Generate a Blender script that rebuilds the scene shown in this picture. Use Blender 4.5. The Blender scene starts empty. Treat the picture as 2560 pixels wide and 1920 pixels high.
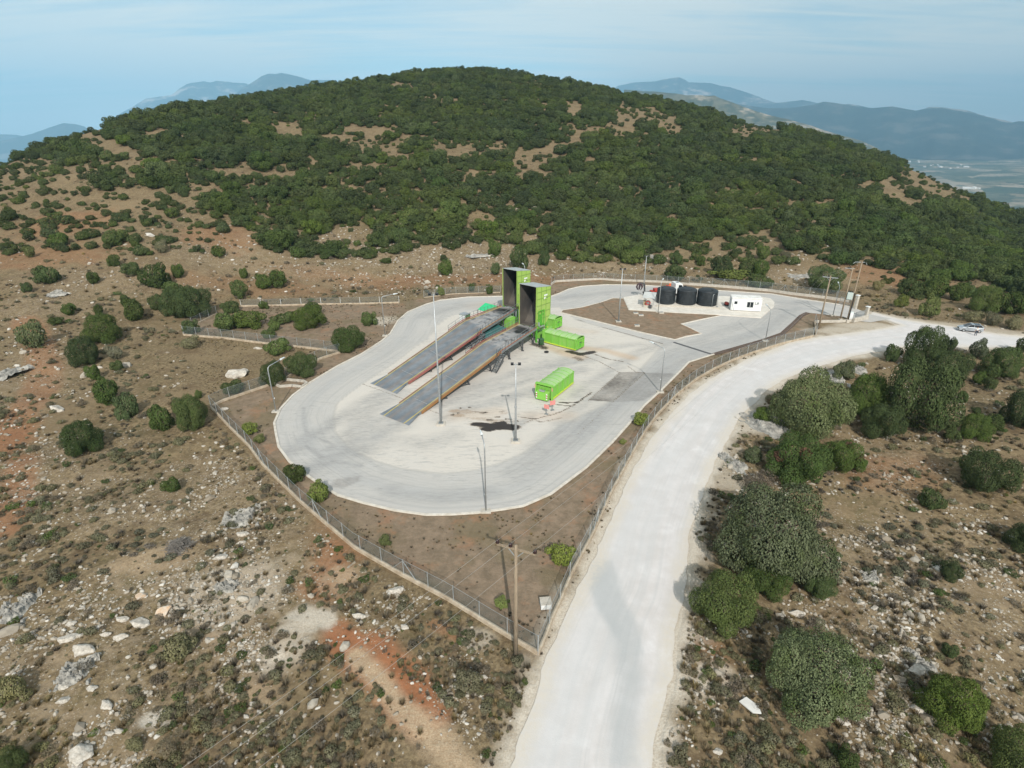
import bpy, bmesh, math, random
import numpy as np
from math import radians, sin, cos, tan, pi, hypot, atan2
from mathutils import Vector, Matrix, geometry

# ------------------------------------------------------------------ camera, world, sun, exposure
S = bpy.context.scene
COL = S.collection
CAM_H = 34.0; PITCH = radians(23.96); FOC = 1391.0          # metres, look-down angle, focal length in photo pixels
cam_d = bpy.data.cameras.new('camera'); cam = bpy.data.objects.new('camera', cam_d); COL.objects.link(cam)
cam.location = (0, 0, CAM_H); cam.rotation_euler = (pi/2 - PITCH, 0, 0)
cam_d.sensor_width = 36.0; cam_d.lens = 36.0*FOC/2560.0
cam_d.clip_start = 0.5; cam_d.clip_end = 90000
S.camera = cam
SUN_EL = radians(37.5); SUN_AZ = radians(174.0)             # azimuth clockwise from +Y (the view direction)
to_sun = Vector((sin(SUN_AZ)*cos(SUN_EL), cos(SUN_AZ)*cos(SUN_EL), sin(SUN_EL)))
sd = bpy.data.lights.new('sun', 'SUN'); sun = bpy.data.objects.new('sun', sd); COL.objects.link(sun)
sd.energy = 4.5; sd.angle = radians(0.55); sd.color = (1.0, 0.955, 0.88)
sun.rotation_euler = to_sun.to_track_quat('Z', 'Y').to_euler(); sun.location = (0, 0, 200)
S.view_settings.view_transform = 'Standard'; S.view_settings.look = 'None'
S.view_settings.exposure = 0.0; S.view_settings.gamma = 1.0
S.cycles.use_denoising = True
S.cycles.max_bounces = 6; S.cycles.diffuse_bounces = 3; S.cycles.glossy_bounces = 2
S.cycles.transparent_max_bounces = 16; S.cycles.volume_bounces = 0; S.cycles.transmission_bounces = 2
S.cycles.sample_clamp_indirect = 4.0

W = bpy.data.worlds.new('World'); S.world = W; W.use_nodes = True
nt = W.node_tree; nt.nodes.clear()
def wn(t, **k):
    n = nt.nodes.new(t)
    for a, b in k.items(): setattr(n, a, b)
    return n
out = wn('ShaderNodeOutputWorld'); bg = wn('ShaderNodeBackground'); bg.inputs['Strength'].default_value = 0.125
sky = wn('ShaderNodeTexSky', sky_type='NISHITA'); sky.sun_disc = False
sky.sun_elevation = SUN_EL; sky.sun_rotation = SUN_AZ; sky.altitude = 600; sky.air_density = 1.0; sky.dust_density = 1.6; sky.ozone_density = 1.6
# thin high cloud: streaky noise on a plane seen overhead
tc = wn('ShaderNodeTexCoord'); sep = wn('ShaderNodeSeparateXYZ'); nt.links.new(tc.outputs['Generated'], sep.inputs[0])
def wm(op, a, b=None, clamp=False):
    n = wn('ShaderNodeMath', operation=op); n.use_clamp = clamp
    for i, v in enumerate((a, b)):
        if v is None: continue
        if isinstance(v, (int, float)): n.inputs[i].default_value = v
        else: nt.links.new(v, n.inputs[i])
    return n.outputs[0]
zz = wm('ADD', wm('MAXIMUM', sep.outputs['Z'], 0.0), 0.075)
cx = wm('DIVIDE', sep.outputs['X'], zz); cy = wm('DIVIDE', sep.outputs['Y'], zz)
comb = wn('ShaderNodeCombineXYZ'); nt.links.new(cx, comb.inputs[0]); nt.links.new(cy, comb.inputs[1])
def wnoise(scale, detail, rough, sc, rot, dist=0.0):
    mp = wn('ShaderNodeMapping'); mp.inputs['Scale'].default_value = sc; mp.inputs['Rotation'].default_value = (0, 0, radians(rot))
    nt.links.new(comb.outputs[0], mp.inputs[0])
    n = wn('ShaderNodeTexNoise'); n.inputs['Scale'].default_value = scale; n.inputs['Detail'].default_value = detail
    n.inputs['Roughness'].default_value = rough; n.inputs['Distortion'].default_value = dist
    nt.links.new(mp.outputs[0], n.inputs['Vector']); return n.outputs['Fac']
n1 = wnoise(0.75, 6, 0.6, (0.30, 1.0, 1), 16, 0.6)
n2 = wnoise(2.6, 5, 0.62, (0.14, 1.0, 1), 10, 0.8)
n3 = wnoise(0.22, 2, 0.5, (1, 1, 1), 0)
cl = wm('ADD', wm('ADD', wm('MULTIPLY', n1, 0.95), wm('MULTIPLY', n2, 0.55)), wm('MULTIPLY', n3, 0.45))
ramp = wn('ShaderNodeMapRange'); ramp.inputs['From Min'].default_value = 0.84; ramp.inputs['From Max'].default_value = 1.07
ramp.inputs['To Min'].default_value = 0.26; ramp.inputs['To Max'].default_value = 0.95
nt.links.new(cl, ramp.inputs['Value'])
hb = wn('ShaderNodeMapRange'); hb.inputs['From Min'].default_value = 0.0; hb.inputs['From Max'].default_value = 0.16; hb.inputs['To Min'].default_value = 0.55; hb.inputs['To Max'].default_value = 0.0; nt.links.new(sep.outputs['Z'], hb.inputs['Value'])
mix = wn('ShaderNodeMix', data_type='RGBA'); nt.links.new(wm('ADD', ramp.outputs[0], hb.outputs[0], True), mix.inputs['Factor'])
tint = wn('ShaderNodeMix', data_type='RGBA', blend_type='MULTIPLY'); tint.inputs['Factor'].default_value = 1.0
nt.links.new(sky.outputs[0], tint.inputs['A']); tint.inputs['B'].default_value = (0.72, 1.02, 0.98, 1)
nt.links.new(tint.outputs['Result'], mix.inputs['A']); mix.inputs['B'].default_value = (7.7, 7.8, 7.2, 1)
nt.links.new(mix.outputs['Result'], bg.inputs['Color']); nt.links.new(bg.outputs[0], out.inputs['Surface'])

# ------------------------------------------------------------------ survey: where a sight line of the photo meets the ground
def ray(px, py):
    a = (px-1280)/FOC; b = (960-py)/FOC
    return np.array([a, cos(PITCH)+b*sin(PITCH), -sin(PITCH)+b*cos(PITCH)])
def G(px, py, z=0.0):
    r = ray(px, py); t = (z-CAM_H)/r[2]
    return Vector((r[0]*t, r[1]*t, z))
def GP(pts, z=0.0): return [G(x, y, z) for x, y in pts]
def az_el(px, py):
    r = ray(px, py); return atan2(r[0], r[1]), atan2(r[2], hypot(r[0], r[1]))
def depth(p): return p[1]*cos(PITCH) - (p[2]-CAM_H)*sin(PITCH)
def ppm(p): return FOC/depth(p)          # photo pixels per metre at p
def height_at(base, py):
    lo, hi = 0.0, 60.0
    for _ in range(40):
        m = (lo+hi)/2
        Z = base[2]+m-CAM_H; d = base[1]*cos(PITCH)-Z*sin(PITCH); u = base[1]*sin(PITCH)+Z*cos(PITCH)
        if 960-FOC*u/d > py: lo = m
        else: hi = m
    return lo

# ------------------------------------------------------------------ noise
def vnoise(x, y, scale, seed=0):
    x = np.asarray(x, float)/scale; y = np.asarray(y, float)/scale
    ix = np.floor(x); iy = np.floor(y); fx = x-ix; fy = y-iy
    fx = fx*fx*(3-2*fx); fy = fy*fy*(3-2*fy)
    def h(a, b):
        v = np.sin(a*127.1+b*311.7+seed*74.7)*43758.5453; return v-np.floor(v)
    return (h(ix, iy)*(1-fx)+h(ix+1, iy)*fx)*(1-fy)+(h(ix, iy+1)*(1-fx)+h(ix+1, iy+1)*fx)*fy
def fbm(x, y, scale, seed=0, oct=4, gain=0.5):
    s = 0; a = 1; t = 0
    for o in range(oct):
        s = s+a*vnoise(x, y, scale/2**o, seed+o*13); t += a; a *= gain
    return s/t
def sstep(a, b, x):
    t = np.clip((x-a)/(b-a), 0, 1); return t*t*(3-2*t)
def seg_dist(x, y, pts, closed=False):
    P_ = [(p[0], p[1]) for p in pts]
    if closed: P_ = P_+[P_[0]]
    best = np.full(np.shape(x), 1e9)
    for (ax, ay), (bx, by) in zip(P_[:-1], P_[1:]):
        dx, dy = bx-ax, by-ay; L = dx*dx+dy*dy+1e-12
        t = np.clip(((x-ax)*dx+(y-ay)*dy)/L, 0, 1)
        best = np.minimum(best, (x-ax-t*dx)**2+(y-ay-t*dy)**2)
    return np.sqrt(best)
def seg_param(x, y, pts):
    best = np.full(np.shape(x), 1e9); par = np.zeros(np.shape(x)); L0 = 0.0
    for a, b in zip(pts[:-1], pts[1:]):
        dx, dy = b[0]-a[0], b[1]-a[1]; L = hypot(dx, dy)+1e-9; t = np.clip(((x-a[0])*dx+(y-a[1])*dy)/L/L, 0, 1)
        q = (x-a[0]-t*dx)**2+(y-a[1]-t*dy)**2; m = q < best; best = np.where(m, q, best); par = np.where(m, L0+t*L, par); L0 += L
    return np.sqrt(best), par
def inside(x, y, pts):
    r = np.zeros(np.shape(x), bool); n = len(pts)
    for i in range(n):
        ax, ay = pts[i][0], pts[i][1]; bx, by = pts[(i+1) % n][0], pts[(i+1) % n][1]
        if ay == by: continue
        c = ((ay > y) != (by > y)) & (x < (bx-ax)*(y-ay)/(by-ay)+ax)
        r ^= c
    return r
def sdist(x, y, pts):
    d = seg_dist(x, y, pts, True); return np.where(inside(x, y, pts), -d, d)

# ------------------------------------------------------------------ surveyed outlines
SITE = GP([(1345,1655),(1260,1590),(1117,1503),(1003,1445),(889,1380),(813,1316),(750,1262),(699,1212),(655,1168),(622,1122),(577,1078),(520,1025),
  (500,960),(452,842),(450,830),(500,800),(545,780),(603,760),(805,755),(998,750),(1100,735),(1250,728),(1380,705),(1500,697),(1600,697),(1722,704),(1921,720),(2130,748),
  (2176,780),(2255,796),(2335,806),(2398,815),(2560,838)]) + [Vector((175,108,0)), Vector((175,96,0))] + GP([(2560,875),(2366,870),(2208,886),(2145,898),(2081,915),(2037,930),(1955,962),(1914,988),
  (1895,1015),(1850,1055),(1818,1110),(1790,1165),(1768,1215),(1749,1275),(1722,1345),(1718,1411),(1716,1503),(1690,1590),(1688,1690),(1668,1770),(1645,1850),(1650,1919)]) + \
  [Vector((10,6,0)), Vector((-3,6,0))] + GP([(1262,1919),(1292,1843),(1325,1758),(1343,1690)])
YARD = GP([(690,1084),(686,1058),(701,1023),(732,989),(770,960),(843,916),(906,884),(954,853),(976,834),(995,802),(1020,780),(1065,761),(1100,751),(1169,743),(1251,741),(1320,742),(1378,741),
  (1400,733),(1422,723),(1454,716),(1517,712),(1595,713),(1700,719),(1785,726),(1848,730),(1927,735),(2006,748),(2101,762),(2139,771),(2176,786),(2230,797),(2175,806),(2150,803),(2101,791),(2050,785),(2019,782),(2003,790),
  (1984,809),(1956,834),(1911,850),(1785,886),(1722,906),(1703,926),(1652,977),(1611,1014),(1574,1058),(1530,1107),(1466,1169),(1435,1192),(1377,1236),(1308,1266),(1260,1274),(1193,1283),(1130,1287),(1066,1288),(987,1277),
  (908,1258),(845,1239),(807,1216),(766,1188),(725,1156),(697,1118)])
ROAD = [Vector((-1.5,5,0))] + GP([(1273,1919),(1301,1843),(1333,1758),(1356,1675),(1372,1625),(1396,1577),(1425,1508),(1456,1451),(1482,1403),(1512,1330),(1560,1220),(1614,1119),(1652,1065),(1722,986),(1775,948),(1864,901),
  (1975,856),(2054,842),(2150,829),(2208,821),(2250,812),(2215,800),(2176,787),(2182,781),(2255,798),(2335,810),(2398,819),(2493,834),(2560,841)]) + [Vector((170,106.5,0)), Vector((170,97.5,0))] + \
  GP([(2560,869),(2398,869),(2366,862),(2249,869),(2208,878),(2145,888),(2081,905),(2037,920),(1999,932),(1955,951),(1914,977),(1891,1003),(1850,1041),(1818,1098),(1790,1152),(1768,1203),(1749,1263),(1724,1335),
  (1716,1411),(1706,1511),(1684,1577),(1681,1685),(1659,1767),(1638,1843),(1632,1919)]) + [Vector((8.5,5,0))]
ISLAND = GP([(1402,782),(1406,776),(1454,769),(1500,757),(1532,746),(1560,747),(1573,776),(1646,780),(1720,784),(1804,789),(1750,800),(1703,811),(1728,822),(1753,835),(1715,842),(1687,850),(1600,831),(1500,806)])
PAD = GP([(1558,745),(1600,738),(1905,744),(1926,748),(1936,757),(1934,768),(1902,796),(1804,789),(1700,784),(1573,776)])
FENCED = GP([(1345,1634),(1260,1585),(1117,1497),(1003,1437),(889,1372),(813,1308),(750,1254),(699,1204),(655,1160),(622,1115),(577,1071),(528,1018),(675,963),(692,962),(748,925),(802,897),(850,880),(748,868),(669,860),(560,846),(460,838),
  (462,824),(498,808),(542,785),(603,766),(805,761),(998,757),(1060,744),(1130,735),(1251,731),(1378,712),(1440,702),(1600,704),(1722,712),(1921,728),(2070,747),(2122,755),(2150,800),(2036,807),(2038,838),(1953,860),(1880,883),(1785,923),(1690,989),(1617,1072),(1528,1232),(1449,1398),(1402,1500)])
LANE_IN = GP([(834,1039),(843,1008),(875,982),(906,960),(985,908),(1033,871),(1071,846),(1090,815),(1125,790),(1180,778),(1260,772),(1400,768),(1440,800),(1600,846),(1660,862),(1640,880),(1600,925),(1530,1004),
  (1394,1068),(1340,1112),(1302,1137),(1256,1156),(1193,1175),(1114,1185),(1003,1172),(940,1153),(875,1122),(838,1080)])

# ------------------------------------------------------------------ terrain height
FOOT = np.array([[-180,400],[-100,130],[-60,105],[-42,108],[-36,122],[-25,138],[-12,148],[0,153],[20,152],[33,146],[43,150],[60,170],[100,250],[180,400]], float)
CRESTD = np.array([[-180,600],[-90,330],[-60,320],[-41,335],[-30,380],[-18,430],[-5,490],[5,500],[14,490],[22,460],[32,430],[43,400],[60,380],[90,380],[180,600]], float)
CRESTPX = [(0,394),(60,371),(115,349),(203,314),(325,275),(427,249),(529,237),(620,233),(692,229),(793,212),(900,196),(1028,176),(1101,170),(1187,170),(1248,178),(1288,185),(1370,190),(1451,203),(1532,220),(1602,235),(1700,257),
  (1762,273),(1851,300),(1924,312),(2006,315),(2067,329),(2148,353),(2270,410),(2372,459),(2474,512),(2560,545)]
_a = [az_el(*p) for p in CRESTPX]
CAZ = np.array([-180,-90,-60]+[math.degrees(a) for a, e in _a]+[60,90,180], float)
CEL = np.array([radians(-9),radians(-8),radians(-5)]+[e for a, e in _a]+[radians(-9),radians(-11),radians(-9)])
def terrain(x, y, fine=True):
    x = np.asarray(x, float); y = np.asarray(y, float)
    d = np.hypot(x, y)+1e-6; az = np.degrees(np.arctan2(x, y))
    f = np.interp(az, FOOT[:,0], FOOT[:,1]); c = np.interp(az, CRESTD[:,0], CRESTD[:,1])
    zc = CAM_H+c*np.tan(np.interp(az, CAZ, CEL))-np.interp(az, [-50,-36,-20,0,50], [6.5,5.0,3.6,2.8,2.8])
    s = (d-f)/(c-f)
    sp = np.clip(s, 0, 1); prof = sp**1.25*(1.55-0.55*sp**1.6)
    z = zc*prof
    b = np.maximum(d-c, 0)
    z = z-b*b/(b+260)*0.62
    z = np.maximum(z, -330)
    sdx = np.full(np.shape(x), 60.0); m = (d < 230)
    if np.any(m):
        if np.ndim(x) == 0: sdx = sdist(x, y, SITE)
        else: sdx = sdx.copy(); sdx[m] = sdist(x[m], y[m], SITE)
    w = sstep(0.3, 14, sdx)
    und = (fbm(x, y, 34, 3, 3)-0.5)*3.0*w+(fbm(x, y, 70, 8, 2)-0.5)*5.0*sstep(10, 60, sdx)*sstep(0.0, 0.15, s)
    z = z+und
    if fine: z = z+(fbm(x, y, 4.5, 5, 4, 0.6)-0.5)*0.75*sstep(0.2, 5, sdx)
    # the verges inside the fence sit a touch above the yard, but never under the sheets
    z = z-0.05*(sdx < 0.2)
    return z
def T(px, py):
    """ground point, hill included, on the sight line of a photo pixel"""
    r = ray(px, py); ts = np.concatenate([np.linspace(20, 900, 900)])
    hx = r[0]*ts; hy = r[1]*ts; hz = CAM_H+r[2]*ts
    below = hz < terrain(hx, hy, False)
    if not below.any(): return None
    i = int(np.argmax(below)); lo, hi = ts[max(i-1, 0)], ts[i]
    for _ in range(12):
        m = (lo+hi)/2
        if CAM_H+r[2]*m < float(terrain(np.array([r[0]*m]), np.array([r[1]*m]), False)[0]): hi = m
        else: lo = m
    return Vector((r[0]*hi, r[1]*hi, CAM_H+r[2]*hi))

# ------------------------------------------------------------------ material helper
def mat(name, c1, c2=None, scale=3.0, rough=0.8, metal=0.0, bump=0.0, bscale=None, detail=6, c3=None, coords='Object', stretch=None, spec=0.3):
    m = bpy.data.materials.new(name); m.use_nodes = True; t = m.node_tree; b = t.nodes['Principled BSDF']
    b.inputs['Roughness'].default_value = rough; b.inputs['Metallic'].default_value = metal; b.inputs['Specular IOR Level'].default_value = spec
    c1 = tuple(c1)+(1,)
    tcn = t.nodes.new('ShaderNodeTexCoord'); src = tcn.outputs[coords]
    if stretch:
        mp = t.nodes.new('ShaderNodeMapping'); mp.inputs['Scale'].default_value = stretch; t.links.new(src, mp.inputs[0]); src = mp.outputs[0]
    if c2 is not None:
        n = t.nodes.new('ShaderNodeTexNoise'); n.inputs['Scale'].default_value = scale; n.inputs['Detail'].default_value = detail; n.inputs['Roughness'].default_value = 0.62
        t.links.new(src, n.inputs['Vector'])
        r = t.nodes.new('ShaderNodeValToRGB'); r.color_ramp.elements[0].position = 0.33; r.color_ramp.elements[1].position = 0.67
        r.color_ramp.elements[0].color = c1; r.color_ramp.elements[1].color = tuple(c2)+(1,)
        if c3 is not None:
            e = r.color_ramp.elements.new(0.78); e.color = tuple(c3)+(1,)
        t.links.new(n.outputs['Fac'], r.inputs['Fac']); t.links.new(r.outputs['Color'], b.inputs['Base Color'])
    else: b.inputs['Base Color'].default_value = c1
    if bump:
        n = t.nodes.new('ShaderNodeTexNoise'); n.inputs['Scale'].default_value = bscale or scale*4; n.inputs['Detail'].default_value = 4
        t.links.new(src, n.inputs['Vector'])
        bp = t.nodes.new('ShaderNodeBump'); bp.inputs['Strength'].default_value = bump; bp.inputs['Distance'].default_value = 0.05
        t.links.new(n.outputs['Fac'], bp.inputs['Height']); t.links.new(bp.outputs['Normal'], b.inputs['Normal'])
    return m
class NT:
    """small helper for longer node graphs"""
    def __init__(s, m): s.t = m.node_tree; s.b = s.t.nodes['Principled BSDF']; s.tc = s.t.nodes.new('ShaderNodeTexCoord').outputs['Object']
    def attr(s, n): a = s.t.nodes.new('ShaderNodeAttribute'); a.attribute_name = n; return a.outputs['Fac']
    def noise(s, sc, det=4, ro=0.6, stretch=None, dist=0, rot=0):
        n = s.t.nodes.new('ShaderNodeTexNoise'); n.inputs['Scale'].default_value = sc; n.inputs['Detail'].default_value = det; n.inputs['Roughness'].default_value = ro; n.inputs['Distortion'].default_value = dist
        v = s.tc
        if stretch or rot:
            mp = s.t.nodes.new('ShaderNodeMapping'); mp.inputs['Scale'].default_value = stretch or (1,1,1); mp.inputs['Rotation'].default_value = (0,0,rot); s.t.links.new(v, mp.inputs[0]); v = mp.outputs[0]
        s.t.links.new(v, n.inputs['Vector']); return n.outputs['Fac']
    def voro(s, sc, feat='F1', out='Distance'):
        n = s.t.nodes.new('ShaderNodeTexVoronoi'); n.feature = feat; n.inputs['Scale'].default_value = sc; s.t.links.new(s.tc, n.inputs['Vector']); return n.outputs[out]
    def m(s, op, a, b=0.0, clamp=False):
        n = s.t.nodes.new('ShaderNodeMath'); n.operation = op; n.use_clamp = clamp
        for i, v in enumerate((a, b)):
            if isinstance(v, (int, float)): n.inputs[i].default_value = v
            else: s.t.links.new(v, n.inputs[i])
        return n.outputs[0]
    def rng(s, v, a, b, c=0.0, d=1.0):
        n = s.t.nodes.new('ShaderNodeMapRange'); n.interpolation_type = 'SMOOTHSTEP'
        for k, q in zip(('From Min','From Max','To Min','To Max'), (a, b, c, d)): n.inputs[k].default_value = q
        s.t.links.new(v, n.inputs['Value']); return n.outputs[0]
    def mix(s, f, a, b, mode='MIX'):
        n = s.t.nodes.new('ShaderNodeMix'); n.data_type = 'RGBA'; n.blend_type = mode
        for k, v in (('Factor', f), ('A', a), ('B', b)):
            if isinstance(v, (int, float)): n.inputs[k].default_value = v
            elif isinstance(v, tuple): n.inputs[k].default_value = v+(1,)
            else: s.t.links.new(v, n.inputs[k])
        return n.outputs['Result']
    def color(s, c): s.t.links.new(c, s.b.inputs['Base Color'])
    def bump(s, h, st=0.5, dist=0.1):
        n = s.t.nodes.new('ShaderNodeBump'); n.inputs['Strength'].default_value = st; n.inputs['Distance'].default_value = dist
        s.t.links.new(h, n.inputs['Height']); s.t.links.new(n.outputs['Normal'], s.b.inputs['Normal'])
def newmat(name, rough=0.9, spec=0.08):
    m = bpy.data.materials.new(name); m.use_nodes = True
    m.node_tree.nodes['Principled BSDF'].inputs['Roughness'].default_value = rough
    m.node_tree.nodes['Principled BSDF'].inputs['Specular IOR Level'].default_value = spec
    return m, NT(m)

# ------------------------------------------------------------------ object helpers
def raw_mesh(name, V, F, material=None, smooth=False):
    """V (n,3) array; F (m,k) array of equal-sized faces"""
    V = np.asarray(V, np.float32); F = np.asarray(F, np.int32); k = F.shape[1]
    me = bpy.data.meshes.new(name); me.vertices.add(len(V)); me.vertices.foreach_set('co', V.ravel())
    me.loops.add(F.size); me.loops.foreach_set('vertex_index', F.ravel())
    me.polygons.add(len(F)); me.polygons.foreach_set('loop_start', np.arange(0, F.size, k, dtype=np.int32))
    me.polygons.foreach_set('use_smooth', np.full(len(F), smooth))
    me.update(); me.validate()
    if material: me.materials.append(material)
    return me
def link(name, data, parent=None, loc=None, rot=None, scale=None):
    o = bpy.data.objects.new(name, data); COL.objects.link(o)
    if parent: o.parent = parent
    if loc is not None: o.location = loc
    if rot is not None: o.rotation_euler = rot
    if scale is not None: o.scale = scale
    return o
def tag(o, label=None, cat=None, group=None, kind=None):
    if label: o['label'] = label
    if cat: o['category'] = cat
    if group: o['group'] = group
    if kind: o['kind'] = kind
    return o
def thing(name, label, cat, loc=(0,0,0), rz=0.0, group=None, scale=None):
    return tag(link(name, None, None, loc, (0,0,rz), scale), label, cat, group)
class MB:
    def __init__(s): s.v = []; s.f = []; s.m = []; s.cur = 0; s.sm = False
    def quad(s, *p):
        i = len(s.v); s.v += [tuple(q) for q in p]; s.f.append(tuple(range(i, i+len(p)))); s.m.append(s.cur)
    def box(s, c, d, rz=0.0, taper=1.0):
        cx_, cy_, cz = c; a, b, h = d[0]/2, d[1]/2, d[2]/2; i = len(s.v); co, si = cos(rz), sin(rz)
        for z, k in ((-h, 1.0), (h, taper)):
            for x, y in ((-a,-b),(a,-b),(a,b),(-a,b)):
                x *= k; y *= k; s.v.append((cx_+x*co-y*si, cy_+x*si+y*co, cz+z))
        for f in ((3,2,1,0),(4,5,6,7),(0,1,5,4),(1,2,6,5),(2,3,7,6),(3,0,4,7)): s.f.append(tuple(i+q for q in f)); s.m.append(s.cur)
    def bar(s, p, q, w=0.1, h=None):
        p = Vector(p); q = Vector(q); h = h or w; d = (q-p).normalized()
        side = d.cross(Vector((0,0,1)))
        side = Vector((1,0,0)) if side.length < 1e-4 else side.normalized()
        up = side.cross(d); i = len(s.v)
        for e in (p, q):
            for a, b in ((-1,-1),(1,-1),(1,1),(-1,1)): s.v.append(tuple(e+side*a*w/2+up*b*h/2))
        for f in ((0,1,2,3),(7,6,5,4),(4,5,1,0),(5,6,2,1),(6,7,3,2),(7,4,0,3)): s.f.append(tuple(i+k for k in f)); s.m.append(s.cur)
    def tube(s, pts, r, n=8, r2=None, cap=True):
        pts = [Vector(p) for p in pts]; base = len(s.v); K = len(pts)
        for j, p in enumerate(pts):
            d = (pts[min(j+1, K-1)]-pts[max(j-1, 0)]).normalized()
            a = d.cross(Vector((0,0,1)));  a = Vector((1,0,0)) if a.length < 1e-3 else a.normalized()
            b = a.cross(d); rr = r if r2 is None else r+(r2-r)*j/(K-1)
            for k in range(n):
                t = 2*pi*k/n; s.v.append(tuple(p+a*cos(t)*rr+b*sin(t)*rr))
        for j in range(K-1):
            for k in range(n):
                k2 = (k+1) % n; s.f.append((base+j*n+k, base+j*n+k2, base+(j+1)*n+k2, base+(j+1)*n+k)); s.m.append(s.cur)
        if cap:
            s.f.append(tuple(base+k for k in reversed(range(n)))); s.m.append(s.cur)
            s.f.append(tuple(base+(K-1)*n+k for k in range(n))); s.m.append(s.cur)
    def lathe(s, c, prof, n=24, axis='z'):
        base = len(s.v)
        for r, h in prof:
            for k in range(n):
                t = 2*pi*k/n
                if axis == 'z': s.v.append((c[0]+r*cos(t), c[1]+r*sin(t), c[2]+h))
                else: s.v.append((c[0]+r*cos(t), c[1]+h, c[2]+r*sin(t)))
        for j in range(len(prof)-1):
            for k in range(n):
                k2 = (k+1) % n; q = (base+j*n+k, base+j*n+k2, base+(j+1)*n+k2, base+(j+1)*n+k)
                s.f.append(q if axis == 'z' else q[::-1]); s.m.append(s.cur)
        s.f.append(tuple(base+k for k in (reversed(range(n)) if axis == 'z' else range(n)))); s.m.append(s.cur)
        e = base+(len(prof)-1)*n
        s.f.append(tuple(e+k for k in (range(n) if axis == 'z' else reversed(range(n))))); s.m.append(s.cur)
    def prism(s, poly, z0, z1):
        """poly: list of xy, counter-clockwise"""
        i = len(s.v); n = len(poly)
        s.v += [(p[0], p[1], z0) for p in poly]+[(p[0], p[1], z1) for p in poly]
        s.f.append(tuple(i+k for k in reversed(range(n)))); s.f.append(tuple(i+n+k for k in range(n))); s.m += [s.cur]*2
        for k in range(n):
            k2 = (k+1) % n; s.f.append((i+k, i+k2, i+n+k2, i+n+k)); s.m.append(s.cur)
    def side(s, poly, y0, y1):
        """poly of (x,z) extruded along y"""
        i = len(s.v); n = len(poly)
        s.v += [(p[0], y0, p[1]) for p in poly]+[(p[0], y1, p[1]) for p in poly]
        s.f.append(tuple(i+k for k in range(n))); s.f.append(tuple(i+n+k for k in reversed(range(n)))); s.m += [s.cur]*2
        for k in range(n):
            k2 = (k+1) % n; s.f.append((i+k2, i+k, i+n+k, i+n+k2)); s.m.append(s.cur)
    def sweep(s, pts, w, h, z0=0.0, closed=False, zf=None):
        """rectangular kerb-like strip along a ground polyline"""
        P_ = [Vector((p[0], p[1], 0)) for p in pts]; n = len(P_); i = len(s.v)
        for j in range(n):
            a = P_[(j-1) % n] if (closed or j > 0) else P_[j]; b = P_[(j+1) % n] if (closed or j < n-1) else P_[j]
            d = (b-a).normalized(); nn = Vector((-d.y, d.x, 0)); z = z0+(zf(P_[j]) if zf else 0)
            for o, zz_ in ((-w/2, z), (w/2, z), (w/2, z+h), (-w/2, z+h)): s.v.append((P_[j].x+nn.x*o, P_[j].y+nn.y*o, zz_))
        for j in range(n if closed else n-1):
            a = i+4*j; b = i+4*((j+1) % n)
            for k in range(4):
                k2 = (k+1) % 4; s.f.append((a+k, b+k, b+k2, a+k2)); s.m.append(s.cur)
        if not closed:
            s.f.append((i, i+1, i+2, i+3)); s.f.append((i+4*(n-1)+3, i+4*(n-1)+2, i+4*(n-1)+1, i+4*(n-1))); s.m += [s.cur]*2
    def build(s, name, mats, parent=None, smooth=False, bevel=0.0, loc=None, rot=None):
        me = bpy.data.meshes.new(name); me.from_pydata([tuple(v) for v in s.v], [], s.f); me.update()
        if not isinstance(mats, (list, tuple)): mats = [mats]
        for q in mats: me.materials.append(q)
        if len(mats) > 1: me.polygons.foreach_set('material_index', s.m)
        bm = bmesh.new(); bm.from_mesh(me); bmesh.ops.recalc_face_normals(bm, faces=bm.faces); bm.to_mesh(me); bm.free()
        if smooth: me.polygons.foreach_set('use_smooth', [True]*len(me.polygons))
        o = link(name, me, parent, loc, rot)
        if bevel:
            b = o.modifiers.new('bevel', 'BEVEL'); b.width = bevel; b.segments = 2; b.limit_method = 'ANGLE'; b.angle_limit = radians(40)
        if smooth:
            try: me.shade_auto_smooth(angle=radians(35)) if hasattr(me, 'shade_auto_smooth') else None
            except Exception: pass
        return o
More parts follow.
